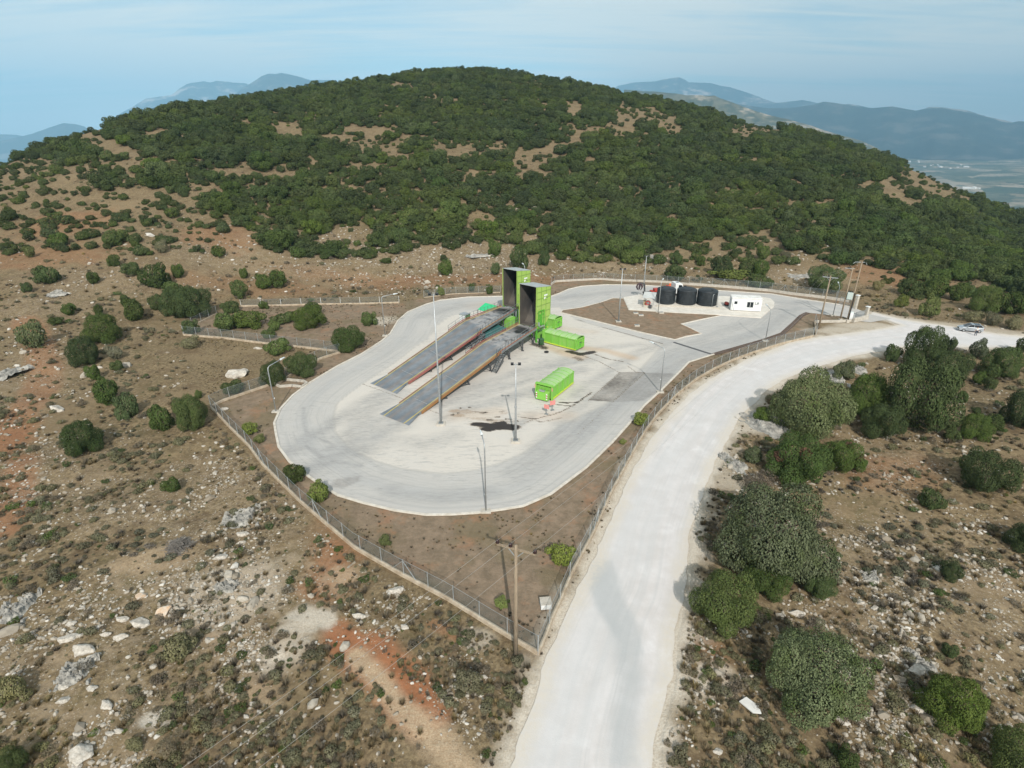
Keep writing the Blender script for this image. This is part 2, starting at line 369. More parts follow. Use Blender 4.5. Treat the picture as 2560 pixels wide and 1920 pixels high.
def scatter(name, pts, rots, scls, idx, protos, label, cat):
    """one 'stuff' object: the prototypes instanced on points"""
    me = bpy.data.meshes.new(name); n = len(pts); me.vertices.add(n); me.vertices.foreach_set('co', np.asarray(pts, np.float32).ravel())
    a = me.attributes.new('rot', 'FLOAT_VECTOR', 'POINT'); a.data.foreach_set('vector', np.asarray(rots, np.float32).ravel())
    a = me.attributes.new('scl', 'FLOAT_VECTOR', 'POINT'); a.data.foreach_set('vector', np.asarray(scls, np.float32).ravel())
    a = me.attributes.new('idx', 'INT', 'POINT'); a.data.foreach_set('value', np.asarray(idx, np.int32))
    o = link(name, me); tag(o, label, cat, kind='stuff')
    pc = bpy.data.collections.new(name+'_kinds')
    for i, p in enumerate(protos):
        q = bpy.data.objects.new('%s_kind_%02d' % (name, i), p); pc.objects.link(q)
    ng = bpy.data.node_groups.new(name, 'GeometryNodeTree')
    ng.interface.new_socket('Geometry', in_out='INPUT', socket_type='NodeSocketGeometry'); ng.interface.new_socket('Geometry', in_out='OUTPUT', socket_type='NodeSocketGeometry')
    N = ng.nodes; L = ng.links; gi = N.new('NodeGroupInput'); go = N.new('NodeGroupOutput'); ip = N.new('GeometryNodeInstanceOnPoints'); ci = N.new('GeometryNodeCollectionInfo')
    ci.inputs['Collection'].default_value = pc; ci.inputs['Separate Children'].default_value = True; ci.inputs['Reset Children'].default_value = True
    def na(nm, ty):
        q = N.new('GeometryNodeInputNamedAttribute'); q.data_type = ty; q.inputs['Name'].default_value = nm
        return [x for x in q.outputs if x.enabled and x.name == 'Attribute'][0]
    L.new(gi.outputs[0], ip.inputs['Points']); L.new(ci.outputs[0], ip.inputs['Instance']); ip.inputs['Pick Instance'].default_value = True
    L.new(na('idx', 'INT'), ip.inputs['Instance Index']); L.new(na('rot', 'FLOAT_VECTOR'), ip.inputs['Rotation']); L.new(na('scl', 'FLOAT_VECTOR'), ip.inputs['Scale'])
    L.new(ip.outputs[0], go.inputs[0])
    md = o.modifiers.new('scatter', 'NODES'); md.node_group = ng
    return o
# ================================================================== TERRAIN
fine_az = np.arange(-50, 50.001, 0.17)
azs = np.radians(np.concatenate([np.arange(-180, -50, 3.0), fine_az, np.arange(53, 180, 3.0)]))
ds = 3.0*1.0076**np.arange(0, 810)
A_, D_ = np.meshgrid(azs, ds)
X_ = D_*np.sin(A_); Y_ = D_*np.cos(A_); Z_ = terrain(X_, Y_)
nr, nc = X_.shape
V = np.stack([X_.ravel(), Y_.ravel(), Z_.ravel()], 1)
V = np.vstack([V, [[0, 0, float(Z_[0].mean())]]])
i0 = np.arange(nr-1)[:, None]*nc+np.arange(nc)[None, :]; i1 = np.arange(nr-1)[:, None]*nc+(np.arange(nc)[None, :]+1) % nc
Fq = np.stack([i0, i1, i1+nc, i0+nc], -1).reshape(-1, 4)[:, ::-1]
cen = np.array([[len(V)-1, (k+1) % nc, k, k] for k in range(nc)])
m_ter, n = newmat('dry_ground')
x, y = V[:, 0], V[:, 1]; dd = np.hypot(x, y)
sdv = np.full(len(x), 60.0); mm = dd < 230; sdv[mm] = sdist(x[mm], y[mm], SITE)
def blob(px, py, rx, ry=None, soft=0.45, warp=1.0):
    """soft-edged patch of another soil, centred on a surveyed point, radii in metres"""
    c = T(px, py); ry = ry or rx
    wx = (fbm(x, y, 3.0, 21)-0.5)*2*warp*min(rx, ry)*0.8; wy = (fbm(x, y, 3.0, 22)-0.5)*2*warp*min(rx, ry)*0.8
    q = np.sqrt(((x+wx-c.x)/rx)**2+((y+wy-c.y)/ry)**2)
    return 1-sstep(1-soft, 1+soft, q)
def trail(pts, w, soft=0.4, warp=0.4):
    P_ = [T(*p) for p in pts]; m_ = (dd < 220)
    r = np.zeros(len(x)); wx = (fbm(x, y, 4.0, 31)-0.5)*2*warp*w; wy = (fbm(x, y, 4.0, 32)-0.5)*2*warp*w
    q = seg_dist(x[m_]+wx[m_], y[m_]+wy[m_], P_)/w
    r[m_] = 1-sstep(1-soft, 1+soft, q); return r
red = np.maximum.reduce([1.5*trail([(850,1580),(900,1630),(950,1680),(1010,1740),(1060,1790)], 1.35, .5, .5), 1.4*trail([(940,1610),(1000,1680),(1050,1740)], 1.2, .6, .6), 0.9*trail([(815,1370),(830,1410),(850,1450),(800,1480)], 1.5, .6, .8),
   trail([(0,1130),(60,1030),(120,930),(95,850),(60,800)], 2.2)*0.7,trail([(0,1330),(40,1250),(60,1150)], 1.6)*0.8, blob(10,1090,4,5)*0.9, 0.5*blob(960,1330,6,4), 0.6*trail([(1080,1560),(1150,1600)], 0.5), 0.5*blob(2230,1180,5,4), 0.45*blob(1760,1620,1.6,2.0),
   0.5*blob(560,590,12,8), 0.5*blob(1150,700,45,6), .35*blob(650,720,25,5), .5*blob(80,640,20,8), 0.5*blob(2200,690,14,8), 0.5*blob(160,560,14,10)])
sand = np.maximum.reduce([1.0*trail([(900,1640),(985,1740),(1040,1800),(1090,1860),(1190,1960)], .75, .6, .8), .8*trail([(1040,1800),(1130,1900),(1200,1960)], 1.0, .6, .8), .7*blob(850,1440,1.6,1.2), .6*blob(600,1480,3,2.4), .6*blob(380,1400,3,2), .5*blob(640,1740,2,1.4), .6*blob(1760,1705,2,1.2), .4*blob(560,1560,3,2)])
pale = np.maximum.reduce([0.85*blob(785,1545,1.5,1.7,.3,1.6), .7*blob(740,1580,1.1,1.0,.3,1.6), 0.6*blob(700,1640,1.3), blob(395,1795,1.0,0.7,.3,.6), 0.9*blob(690,1640,.7), 0.5*blob(1190,1590,1.1),
   0.75*blob(1750,1700,1.6,1.4), 0.5*blob(1730,1580,1.6,1.2), 0.35*blob(600,1480,4,3), 0.75*blob(2170,815,6,2.5), 0.75*blob(2090,825,6,2), 0.6*trail([(2176,787),(2300,805),(2560,838)], 2.5), 0.7*blob(960,800,3,2.5), 0.5*blob(1800,1190,2.2,3),
   0.8*blob(1850,1060,3,2.5), 0.7*blob(1950,940,4,2)])
rock = np.clip(np.maximum.reduce([blob(560,1480,9,7), 0.9*blob(200,1650,7,6), 0.9*blob(620,1600,4,5), 0.8*blob(260,1800,5,4), 0.75*blob(620,1240,9,7), 0.6*blob(420,1230,8,7), 0.55*blob(130,1180,9,8), 0.6*blob(30,950,12,12),
   0.7*blob(2200,1640,7,6), 0.6*blob(2350,1450,9,9), 0.55*blob(2050,1350,7,7), 0.5*blob(2450,1500,8,8), 0.6*blob(2170,1150,7,6), 0.75*blob(1000,640,40,9), 0.7*blob(1250,600,25,10), 0.7*blob(1560,660,14,9), 0.8*blob(2000,690,12,6), 0.55*blob(650,655,28,8),
   0.5*blob(300,700,20,6), 0.5*blob(130,760,10,10), 0.6*blob(1840,1140,3,6), 0.5*blob(780,1480,4)]), 0, 1)
# dust blown over the road verges and the fence line
sr = np.full(len(x), 60.0); sr[mm] = sdist(x[mm], y[mm], ROAD); sy = np.full(len(x), 60.0); sy[mm] = sdist(x[mm], y[mm], YARD)
dust = np.clip(1.15-(sr+(fbm(x, y, 1.6, 41)-0.5)*2.6)/1.7, 0, 1)
pale = np.clip(np.maximum(pale, dust), 0, 1)
inner = inside(x, y, FENCED).astype(float)*(sr > 0.4)
green = np.clip((fbm(x, y, 9, 51)-0.5)*3, 0, 1)*0.6
gl = ((np.degrees(np.arctan2(x, y)) < -8) & (dd > 55)).astype(float)
me = raw_mesh('ground', V, Fq, m_ter, True)
# centre cap
bm = bmesh.new(); bm.from_mesh(me); bm.verts.ensure_lookup_table(); cv = bm.verts[len(V)-1]
for k in range(nc): bm.faces.new((cv, bm.verts[(k+1) % nc], bm.verts[k]))
bmesh.ops.recalc_face_normals(bm, faces=bm.faces[:]); bm.to_mesh(me); bm.free()
for nm, arr in (('red', red), ('pale', pale), ('sand', sand), ('rock', rock), ('inner', inner), ('green', green), ('far', sstep(90, 170, dd))):
    a = me.attributes.new(nm, 'FLOAT', 'POINT'); a.data.foreach_set('value', arr.astype(np.float32))
o = link('ground', me); tag(o, kind='structure')
# colours: dry grass over brown soil, red earth, pale rubble
f1 = n.noise(0.35, 6, 0.65); f2 = n.noise(2.6, 5, 0.7); f3 = n.noise(9.0, 4, 0.7); f4 = n.noise(0.09, 4, 0.6)
base = n.mix(n.rng(f2, 0.38, 0.62), (0.132, 0.098, 0.058), (0.262, 0.198, 0.116))
base = n.mix(n.m('MULTIPLY', n.rng(f1, 0.45, 0.65), 0.55), base, (0.125, 0.084, 0.052))
base = n.mix(n.m('MULTIPLY', n.rng(f4, 0.48, 0.62), 0.55), base, (0.240, 0.178, 0.105))
base = n.mix(n.m('MULTIPLY', n.rng(n.noise(0.7, 5, 0.7), 0.46, 0.62), n.attr('green')), base, (0.089, 0.081, 0.032))
base = n.mix(n.m('MULTIPLY', n.m('MULTIPLY', n.attr('red'), .62), n.rng(f2, 0.25, 0.6, .5, 1.), True), base, (0.342, 0.140, 0.068))
inn = n.mix(n.rng(n.noise(0.8, 8, 0.72), 0.3, 0.7), (0.172, 0.132, 0.092), (0.285, 0.212, 0.150)); inn = n.mix(n.m('MULTIPLY', n.rng(n.noise(0.16, 4, 0.6), 0.48, 0.62), 0.5), inn, (0.155, 0.128, 0.072))
inn = n.mix(n.m('MULTIPLY', n.rng(n.noise(0.3, 5, 0.7), 0.52, 0.68), 0.5), inn, (0.33, 0.175, 0.10))
base = n.mix(n.attr('inner'), base, inn)
base = n.mix(n.m('MULTIPLY', n.attr('sand'), n.rng(f2, 0.2, 0.6, .55, 1.), True), base, n.mix(n.rng(f3, .3, .7), (0.36, 0.25, 0.155), (0.50, 0.39, 0.27)))
# gravel flecks: small cells, many of them pale limestone
v1 = n.voro(3.2); vc = n.voro(3.2, 'F1', 'Color'); v2 = n.voro(9.0)
fleck = n.m('MULTIPLY', n.rng(v1, 0.30, 0.22), n.rng(n.noise(0.8, 4, 0.7), 0.42, 0.62))
fleck2 = n.m('MULTIPLY', n.rng(v2, 0.26, 0.18), n.rng(n.noise(1.7, 3, 0.7), 0.45, 0.60))
rk = n.m('ADD', n.m('MULTIPLY', n.attr('rock'), 1.15), 0.16, True)
fl = n.m('MULTIPLY', n.m('MAXIMUM', fleck, fleck2), rk, True)
fl = n.m('MULTIPLY', fl, n.m('SUBTRACT', 1.0, n.m('MULTIPLY', n.attr('inner'), 0.85)))
base = n.mix(fl, base, (0.46, 0.41, 0.34))
base = n.mix(n.m('MULTIPLY', n.m('MULTIPLY', n.attr('rock'), 0.55), n.rng(n.noise(0.9, 6, 0.75), 0.42, 0.62)), base, (0.36, 0.28, 0.195))
pc_ = n.mix(n.rng(f3, 0.3, 0.7), (0.47, 0.40, 0.32), (0.62, 0.57, 0.49))
base = n.mix(n.m('MULTIPLY', n.attr('pale'), n.rng(f2, 0.15, 0.5, 0.55, 1.0), True), base, pc_)
n.color(base)
n.bump(n.m('ADD', n.m('MULTIPLY', f3, 0.6), n.m('ADD', f2, n.m('MULTIPLY', fl, 0.8))), 0.55, 0.16)

# ================================================================== YARD, ISLAND, ROAD
def sheet(name, poly, z, step, mater, wob=0.0, seed=1, step_far=None):
    P_ = []
    for i in range(len(poly)):
        a, b = Vector(poly[i][:2]), Vector(poly[(i+1) % len(poly)][:2]); k = max(1, int((b-a).length/(step*1.5)))
        for j in range(k): P_.append(a.lerp(b, j/k))
    if wob:
        Q = []
        for i, p in enumerate(P_):
            d = (P_[(i+1) % len(P_)]-P_[i-1]).normalized(); s_ = (float(fbm(p.x, p.y, 1.3, seed, 3))-0.5)*2*wob
            Q.append(Vector((p.x-d.y*s_, p.y+d.x*s_)))
        P_ = Q
    xs = [p.x for p in P_]; ys = [p.y for p in P_]
    gx, gy = np.meshgrid(np.arange(min(xs), max(xs), step), np.arange(min(ys), max(ys), step))
    gx = gx.ravel(); gy = gy.ravel(); s_ = sdist(gx, gy, P_); k = s_ < -step*0.6
    if step_far:
        ii = (np.round(gx/step).astype(int) % 2 == 0) & (np.round(gy/step).astype(int) % 2 == 0)
        k &= (gy < step_far) | ii
    gx, gy = gx[k], gy[k]; nb = len(P_)
    r = geometry.delaunay_2d_cdt([Vector((p.x, p.y)) for p in P_]+[Vector((a, b)) for a, b in zip(gx, gy)], [], [list(range(nb))], 1, 1e-4)
    me = bpy.data.meshes.new(name); me.from_pydata([(q.x, q.y, z) for q in r[0]], [], r[2]); me.update(); me.materials.append(mater)
    bm = bmesh.new(); bm.from_mesh(me)
    bmesh.ops.recalc_face_normals(bm, faces=bm.faces[:])
    if sum(f.normal.z for f in list(bm.faces)[:50]) < 0: bmesh.ops.reverse_faces(bm, faces=bm.faces[:])
    bm.to_mesh(me); bm.free()
    o = link(name, me); tag(o, kind='structure')
    c = np.zeros(len(me.vertices)*3, np.float32); me.vertices.foreach_get('co', c); c = c.reshape(-1, 3)
    return o, me, c[:, 0].astype(float), c[:, 1].astype(float)
def setattr_f(me, nm, arr):
    a = me.attributes.new(nm, 'FLOAT', 'POINT'); a.data.foreach_set('value', np.asarray(arr, np.float32))

m_yard, n = newmat('concrete_yard', 0.85)
o, me, x, y = sheet('yard_pavement', YARD, 0.02, 0.27, m_yard, step_far=92)
wx = x+(fbm(x, y, 2.2, 61)-0.5)*1.0; wy = y+(fbm(x, y, 2.2, 62)-0.5)*1.0
def pm(pts, soft=0.15, w=0.0, z=0.0):
    Q = GP(pts); X, Y = (x*(1-w)+wx*w, y*(1-w)+wy*w); return 1-sstep(-soft, soft, sdist(X, Y, Q))
def ln(pts, w, soft=0.6, warp=0.0):
    Q = GP(pts); return 1-sstep(w*(1-soft), w*(1+soft), seg_dist(x*(1-warp)+wx*warp, y*(1-warp)+wy*warp, Q))
lane = 1-(1-sstep(-0.1, 0.25, sdist(x, y, LANE_IN)))          # grey lane outside, pale slab inside
joint = 1-sstep(0.05, 0.22, seg_dist(x, y, LANE_IN, True))
grey = lane*0.62
# worn tyre bands on the loop
ring = seg_dist(x, y, YARD, True)
grey += 0.28*lane*np.exp(-((ring-3.3)/1.1)**2)*(0.5+fbm(x, y, 6, 71))+0.10*lane*np.exp(-((ring-1.0)/0.4)**2)
# tyre fans at the ramp feet and across the middle
tracks = [([(700,1140),(800,1080),(900,1010),(985,970)],1.0,.5),([(760,1180),(860,1130),(950,1050),(1000,1040)],1.0,.6),([(830,1120),(900,1130),(990,1055)],.8,.5),([(740,1100),(820,1150),(900,1165)],.25,.6),([(757,1020),(765,1080),(830,1110)],.18,.6),
  ([(1100,1010),(1200,985),(1330,945),(1450,925)],1.2,.55),([(1120,985),(1230,950),(1330,925),(1440,905)],.9,.5),([(1150,1030),(1250,1000),(1330,975)],.8,.5),([(1440,990),(1520,930),(1600,880),(1680,850)],1.1,.45),([(1400,880),(1500,870),(1600,860)],.9,.35),
  ([(1330,1035),(1300,1060),(1270,1055)],.5,.5),([(1380,1100),(1480,1030),(1590,980)],1.3,.35),([(1600,1000),(1640,960),(1720,890),(1900,830),(2000,770)],1.5,.4),([(1600,940),(1700,870),(1880,800),(1990,755),(2060,760)],1.2,.35),
  ([(1060,790),(1150,765),(1300,760)],1.3,.35),([(1400,745),(1550,728),(1700,735),(1850,745),(1990,760)],1.4,.4),([(1290,1180),(1400,1110),(1500,1050),(1560,1000)],1.3,.35),([(980,1230),(1100,1245),(1220,1230)],1.0,.35)]
tracks += [([(1105,1000),(1190,970),(1290,935),(1400,905),(1470,895)],1.6,.5),([(1110,1040),(1200,1012),(1300,985),(1330,975)],1.3,.5),([(900,1060),(960,1100),(1060,1110),(1130,1090)],1.2,.35),([(985,985),(940,1010),(900,1050),(880,1100)],1.6,.55),([(1000,1060),(940,1085),(900,1130)],1.4,.55),
  ([(1440,1080),(1520,1015),(1600,960),(1680,920)],1.0,.5),([(1400,1060),(1460,1010),(1530,960)],.9,.45),([(1330,1120),(1420,1050)],.8,.35)]
tyre = np.zeros(len(x))
for pts, w, s_ in tracks:
    st = 0.45+0.9*np.clip(fbm(x*0.9+y*0.25, y*0.9-x*0.25, 1.1, 81, 3)-0.25, 0, 1)
    grey += s_*0.6*ln(pts, w, 0.9, 0.35)*st
    tyre = np.maximum(tyre, s_*1.5*ln(pts, w*1.25, 0.95, 0.5)*(0.35+1.1*np.clip(fbm(x*.8+y*.6, (y*.8-x*.6)*3.0, 2.2, 83, 4)-.22, 0, 1)))
    for off in (-0.55, 0.55):
        pass
grey += 0.25*(fbm(x, y, 8, 91)-0.5)
uu, ss = seg_param(x, y, list(YARD)+[YARD[0]]); setattr_f(me, 'su', uu); setattr_f(me, 'ss', ss); setattr_f(me, 'lane', lane)
patch = pm([(1470,1001),(1549,931),(1609,931),(1532,1005)], 0.08)*0.9*(0.1+1.2*fbm(x, y, 3.2, 95)) + pm([(1609,932),(1688,934),(1652,975),(1611,1002),(1535,1006)], 0.1)*0.32*(0.5+fbm(x, y, 3, 96))
patch = np.clip(patch+0.25*pm([(975,1205),(970,1190),(1010,1170),(1060,1160),(1075,1175),(1030,1205)], 0.3, 0.6)*0+0.35*pm([(828,1218),(840,1200),(900,1190),(898,1205),(850,1222)], .15, .6), 0, 1)
def el(px, py, rx, ry, rot=0.0, soft=.5):
    g = G(px, py); k = ppm(g); rx, ry = rx/k, ry/k/.62; dx, dy = wx-g.x, wy-g.y; u_, v_ = dx*cos(rot)+dy*sin(rot), -dx*sin(rot)+dy*cos(rot); return 1-sstep(1-soft, 1+soft, np.sqrt((u_/rx)**2+(v_/ry)**2))
stain_brown = np.maximum.reduce([.8*el(1135,1028,16,7), .6*el(1165,1030,30,8), .75*el(1150,1040,22,6), .6*el(1205,1046,36,8), .7*el(1240,1052,26,8), .55*el(1262,1034,16,5), .6*el(1225,1062,60,11), .5*el(1275,1055,24,8), .45*el(1215,1072,34,8)])
oil = np.maximum.reduce([el(1205,1061,28,8,0,.4), el(1240,1066,34,12,-.2,.4), el(1276,1069,26,8,0,.4), el(1218,1073,22,9,0,.4), el(1255,1060,16,10,0,.4), .8*el(1133,1038,6,3.5), .75*el(1148,1035,5,3), .7*el(1174,1020,6,3), .7*el(1152,1022,5,2.5), .7*el(1210,1030,9,3.5), .6*el(1192,1028,10,2.5), .65*el(1226,1048,9,3.5), .6*el(1242,1042,10,3), .7*el(1240,1056,14,5),
   .7*el(1268,1048,6,3), .75*el(1295,1055,4,3), .65*el(1280,1050,8,2.5), .55*el(1255,1030,10,2), 
   0.8*ln([(1398,1008),(1440,1005),(1470,990),(1478,982)], .17, .6, .9), 0.75*ln([(1385,1012),(1430,1015),(1452,1000),(1475,985)], .13, .6, .9), 0.6*ln([(1300,1043),(1340,1046),(1390,1035),(1440,1012)], .18, .7, .9), 0.45*ln([(1310,1060),(1330,1048),(1352,1058),(1400,1045)], .25, .7, .9),
   0.85*ln([(1425,880),(1450,887),(1480,880)], .7, .5, .9), 0.55*ln([(1478,884),(1520,898),(1560,905)], .22, .7, .6), 0.7*ln([(1335,862),(1360,870)], .9, .6, .9), 0.5*ln([(1440,895),(1450,900)], .7, .6, .8), 0.35*ln([(1400,845),(1450,850)], .8, .5, .8),
   0.45*ln([(1570,914),(1590,930),(1612,932)], .18, .6, .5), 0.6*ln([(1445,800),(1530,825),(1660,860)], .10, .4, 0), 0.5*ln([(1470,1003),(1549,932),(1500,905),(1430,880)], .15, .4, 0), 0.55*ln([(1532,1005),(1612,932)], .16, .5, .1), 0.45*ln([(906,960),(985,988),(1100,1036)], .13, .5, 0), 0.4*ln([(1445,1085),(1532,1005)], .13, .5, 0)])
rust = np.maximum.reduce([0.8*ln([(1370,868),(1420,885),(1450,893)], 1.1, .8, .8), 0.75*ln([(1455,870),(1520,878),(1580,895)], 1.0, .8, .5), 0.25*ln([(1190,765),(1210,760),(1240,765)], 2.0, .9, .5), 0.4*ln([(1140,1040),(1240,1030)], 1.4, .9, .8), 0.35*ln([(1320,1040),(1420,1040)], 1.2, .9, .9), 0.3*ln([(1400,820),(1480,830)], 1.2, .9, .8)])
setattr_f(me, 'brown', stain_brown); setattr_f(me, 'tyre', np.clip(tyre, 0, 1)); setattr_f(me, 'grey', np.clip(grey, 0, 1.2)); setattr_f(me, 'oil', np.clip(oil, 0, 1)); setattr_f(me, 'rust', rust); setattr_f(me, 'patch', patch); setattr_f(me, 'joint', joint)
def streak(n, k1, k2, det=5, off=0.0):
    cb = n.t.nodes.new('ShaderNodeCombineXYZ'); n.t.links.new(n.m('MULTIPLY', n.attr('su'), k1), cb.inputs[0]); n.t.links.new(n.m('MULTIPLY', n.attr('ss'), k2), cb.inputs[1]); cb.inputs[2].default_value = off
    q = n.t.nodes.new('ShaderNodeTexNoise'); q.inputs['Scale'].default_value = 1; q.inputs['Detail'].default_value = det; q.inputs['Roughness'].default_value = .65; n.t.links.new(cb.outputs[0], q.inputs['Vector']); return q.outputs['Fac']
c = n.mix(n.m('ADD', n.attr('grey'), n.m('MULTIPLY', n.m('SUBTRACT', n.noise(1.8, 6, 0.7), 0.5), 0.35), True), (0.580, 0.540, 0.490), (0.423, 0.414, 0.403))
c = n.mix(n.m('MULTIPLY', n.rng(n.noise(0.22, 6, 0.65, (1, 3, 1), 0.6, 0.9), 0.5, 0.7), 0.3), c, (0.52, 0.515, 0.505))
c = n.mix(n.m('MULTIPLY', n.rng(n.noise(7, 5, 0.7), 0.55, 0.8), 0.3), c, (0.40, 0.39, 0.37))
c = n.mix(n.m('MULTIPLY', n.m('MULTIPLY', n.rng(streak(n, 2.2, .05), .47, .66), n.attr('lane')), 0.5), c, (0.36, 0.355, 0.345))
c = n.mix(n.m('MULTIPLY', n.m('MULTIPLY', n.rng(streak(n, 7.0, .12, 4, 3.), .55, .7), n.attr('lane')), 0.45), c, (0.30, 0.295, 0.285))
c = n.mix(n.m('MULTIPLY', n.rng(n.noise(0.9, 8, 0.75, (1, 3.2, 1), 1.2, -0.55), .56, .68), .38), c, (0.40, 0.395, 0.385))
sd2 = n.noise(0.55, 7, 0.75, (1, 5.5, 1), 0.8, -0.62); c = n.mix(n.m('MULTIPLY', n.m('MULTIPLY', n.rng(sd2, .50, .68), n.rng(n.noise(0.07, 3, .5), .38, .52)), .75), c, (0.31, 0.305, 0.295))
fn = n.m('SUBTRACT', n.noise(1.6, 7, .72), .5); c = n.mix(n.m('MULTIPLY', n.attr('tyre'), n.rng(n.noise(1.1, 7, .72, (1, 4, 1), .7, -.6), .34, .66, .25, 1.0), True), c, (0.24, 0.237, 0.232)); fo = n.m('SUBTRACT', n.noise(2.6, 7, .75), .5)
c = n.mix(n.m('MULTIPLY', n.m('ADD', n.attr('patch'), n.m('MULTIPLY', n.m('MULTIPLY', fn, n.attr('patch')), 1.6), True), 0.85), c, (0.105, 0.092, 0.080))
c = n.mix(n.m('MULTIPLY', n.attr('rust'), 0.6), c, (0.50, 0.33, 0.19))
c = n.mix(n.m('MULTIPLY', n.attr('joint'), 0.45), c, (0.33, 0.32, 0.30))
c = n.mix(n.m('MULTIPLY', n.m('MULTIPLY', n.rng(n.m('ADD', n.attr('brown'), n.m('MULTIPLY', fo, 2.2)), .25, .75), n.attr('brown')), .85), c, (0.33, 0.235, 0.155)); ot = n.m('ADD', n.attr('oil'), n.m('MULTIPLY', fo, 1.5)); c = n.mix(n.m('MULTIPLY', n.m('MULTIPLY', n.rng(ot, .22, .5), n.rng(n.attr('oil'), .02, .25)), .6), c, (0.24, 0.19, 0.14)); c = n.mix(n.m('MULTIPLY', n.rng(ot, .34, .80), n.rng(n.attr('oil'), .05, .3)), c, (0.045, 0.038, 0.034))
n.color(c); n.bump(n.noise(14, 4, 0.7), 0.15, 0.02)
n.t.links.new(n.rng(n.attr('oil'), 0.3, 0.9, 0.85, 0.4), n.b.inputs['Roughness'])

m_kerb = mat('kerb_concrete', (0.50, 0.45, 0.38), (0.66, 0.62, 0.56), 1.5, 0.9, bump=0.3, bscale=12)
def kerb(pts, w=0.32, h=0.13, closed=True, name='kerb', z0=0.0, mt=None):
    b = MB(); b.sweep(pts, w, h, z0, closed); o = b.build(name, mt or m_kerb, bevel=0.02); tag(o, kind='structure'); return o
kerb(GP([(2019,782),(2003,790),(1984,809),(1956,834),(1911,850),(1785,886)]), 0.9, 0.10, False, 'drain_channel', -0.02, mat('channel_dark', (0.07, 0.055, 0.045), (0.15, 0.10, 0.075), 2))

kerb(list(YARD[40:])+list(YARD[:29]), 0.30, 0.13, False)
kerb(ISLAND, 0.32, 0.13)
isl = MB(); isl.prism([(p.x, p.y) for p in ISLAND][::-1], 0.03, 0.09)
m_isl, n = newmat('verge_soil')
c = n.mix(n.rng(n.noise(0.8, 8, 0.72), 0.3, 0.7), (0.172, 0.132, 0.092), (0.285, 0.212, 0.150)); c = n.mix(n.m('MULTIPLY', n.rng(n.noise(0.3, 5, 0.7), 0.52, 0.68), 0.6), c, (0.33, 0.175, 0.10)); n.color(c); n.bump(n.noise(5, 4, .7), .6, .1)
tag(isl.build('island_verge', m_isl), kind='structure')
m_pad = mat('pad_concrete', (0.56, 0.52, 0.46), (0.68, 0.64, 0.58), 0.8, 0.9, bump=0.2, bscale=10)
p_ = MB(); p_.prism([(p.x, p.y) for p in PAD][::-1], 0.0, 0.20); tag(p_.build('tank_pad', m_pad, bevel=0.02), kind='structure')
dg = MB(); a, b_ = G(1684, 856), G(1782, 887); dg.bar(a+Vector((0,0,.03)), b_+Vector((0,0,.03)), 0.55, 0.05)
tag(dg.build('drain_grate', mat('grate_dark', (0.06, 0.06, 0.065), (0.12, 0.12, 0.12), 8, 0.6)), kind='structure')

m_road, n = newmat('chalk_road', 0.92)
o, me, x, y = sheet('road', ROAD, 0.012, 0.33, m_road, wob=0.22, seed=7, step_far=60)
wx = x+(fbm(x, y, 2.2, 61)-0.5)*1.2; wy = y+(fbm(x, y, 2.2, 62)-0.5)*1.2
edge = seg_dist(x, y, ROAD, True)
wet = np.maximum.reduce([pm([(1467,1440),(1484,1395),(1530,1400),(1545,1440),(1560,1500),(1600,1570),(1610,1640),(1560,1660),(1530,1580),(1500,1530),(1475,1480)], .35, .35)*.9, .75*pm([(1525,1560),(1600,1560),(1610,1700),(1590,1800),(1600,1919),(1530,1919),(1520,1800),(1545,1700)], .5, .3)])
wet *= 0.65+0.5*fbm(x, y, 2.2, 111)
tr = 0.0
for pts, w, s_ in [([(1340,1919),(1400,1750),(1480,1560),(1540,1380),(1640,1180),(1780,1010),(1960,905),(2200,848),(2560,856)],1.0,.55),([(1420,1919),(1500,1700),(1540,1560)],.5,.5),([(1600,1400),(1650,1250),(1740,1080),(1860,980),(2050,885),(2300,850)],.9,.35),([(1300,1919),(1370,1700),(1440,1560)],.8,.4),([(2250,838),(2560,850)],1.6,.5),([(1900,900),(2050,868),(2200,848)],1.3,.35)]:
    tr = np.maximum(tr, s_*ln(pts, w, .9, .25))
nl_ = len(ROAD)//2; dl, ss = seg_param(x, y, ROAD[:nl_]); dr = seg_dist(x, y, ROAD[nl_:]); uu = dl/(dl+dr+1e-6)*9.0+(fbm(x, y, 12, 5)-.5)*.8; setattr_f(me, 'su', uu); setattr_f(me, 'ss', ss)
setattr_f(me, 'wet', np.clip(wet, 0, 1)); setattr_f(me, 'track', np.clip(tr*(0.6+0.6*fbm(x, y, 5, 115)), 0, 1)); setattr_f(me, 'edge', 1-sstep(0.2, 1.6, edge+(fbm(x, y, 2, 117)-0.5)*1.2))
c = n.mix(n.rng(n.noise(0.5, 6, 0.6), 0.3, 0.7), (0.558, 0.526, 0.510), (0.642, 0.612, 0.605)); c = n.mix(n.m('MULTIPLY', n.rng(streak(n, 1.3, .022, 6), .42, .66), .55), c, (0.49, 0.487, 0.485)); c = n.mix(n.m('MULTIPLY', n.rng(streak(n, 6.0, .05, 5, 7.), .52, .72), .4), c, (0.46, 0.45, 0.44)); c = n.mix(n.m('MULTIPLY', n.rng(n.noise(.25, 7, .7), .55, .7), .35), c, (.72,.71,.70))
c = n.mix(n.attr('track'), c, (0.555, 0.55, 0.55)); c = n.mix(n.m('MULTIPLY', n.attr('wet'), 0.85), c, (0.385, 0.40, 0.405))
c = n.mix(n.m('MULTIPLY', n.attr('edge'), n.rng(n.noise(2.5, 6, .75), .3, .6, .35, 1.0)), c, (0.58, 0.53, 0.465))
c = n.mix(n.m('MULTIPLY', n.rng(n.noise(6, 5, .75), .6, .75), .35), c, (0.52, 0.49, 0.45))
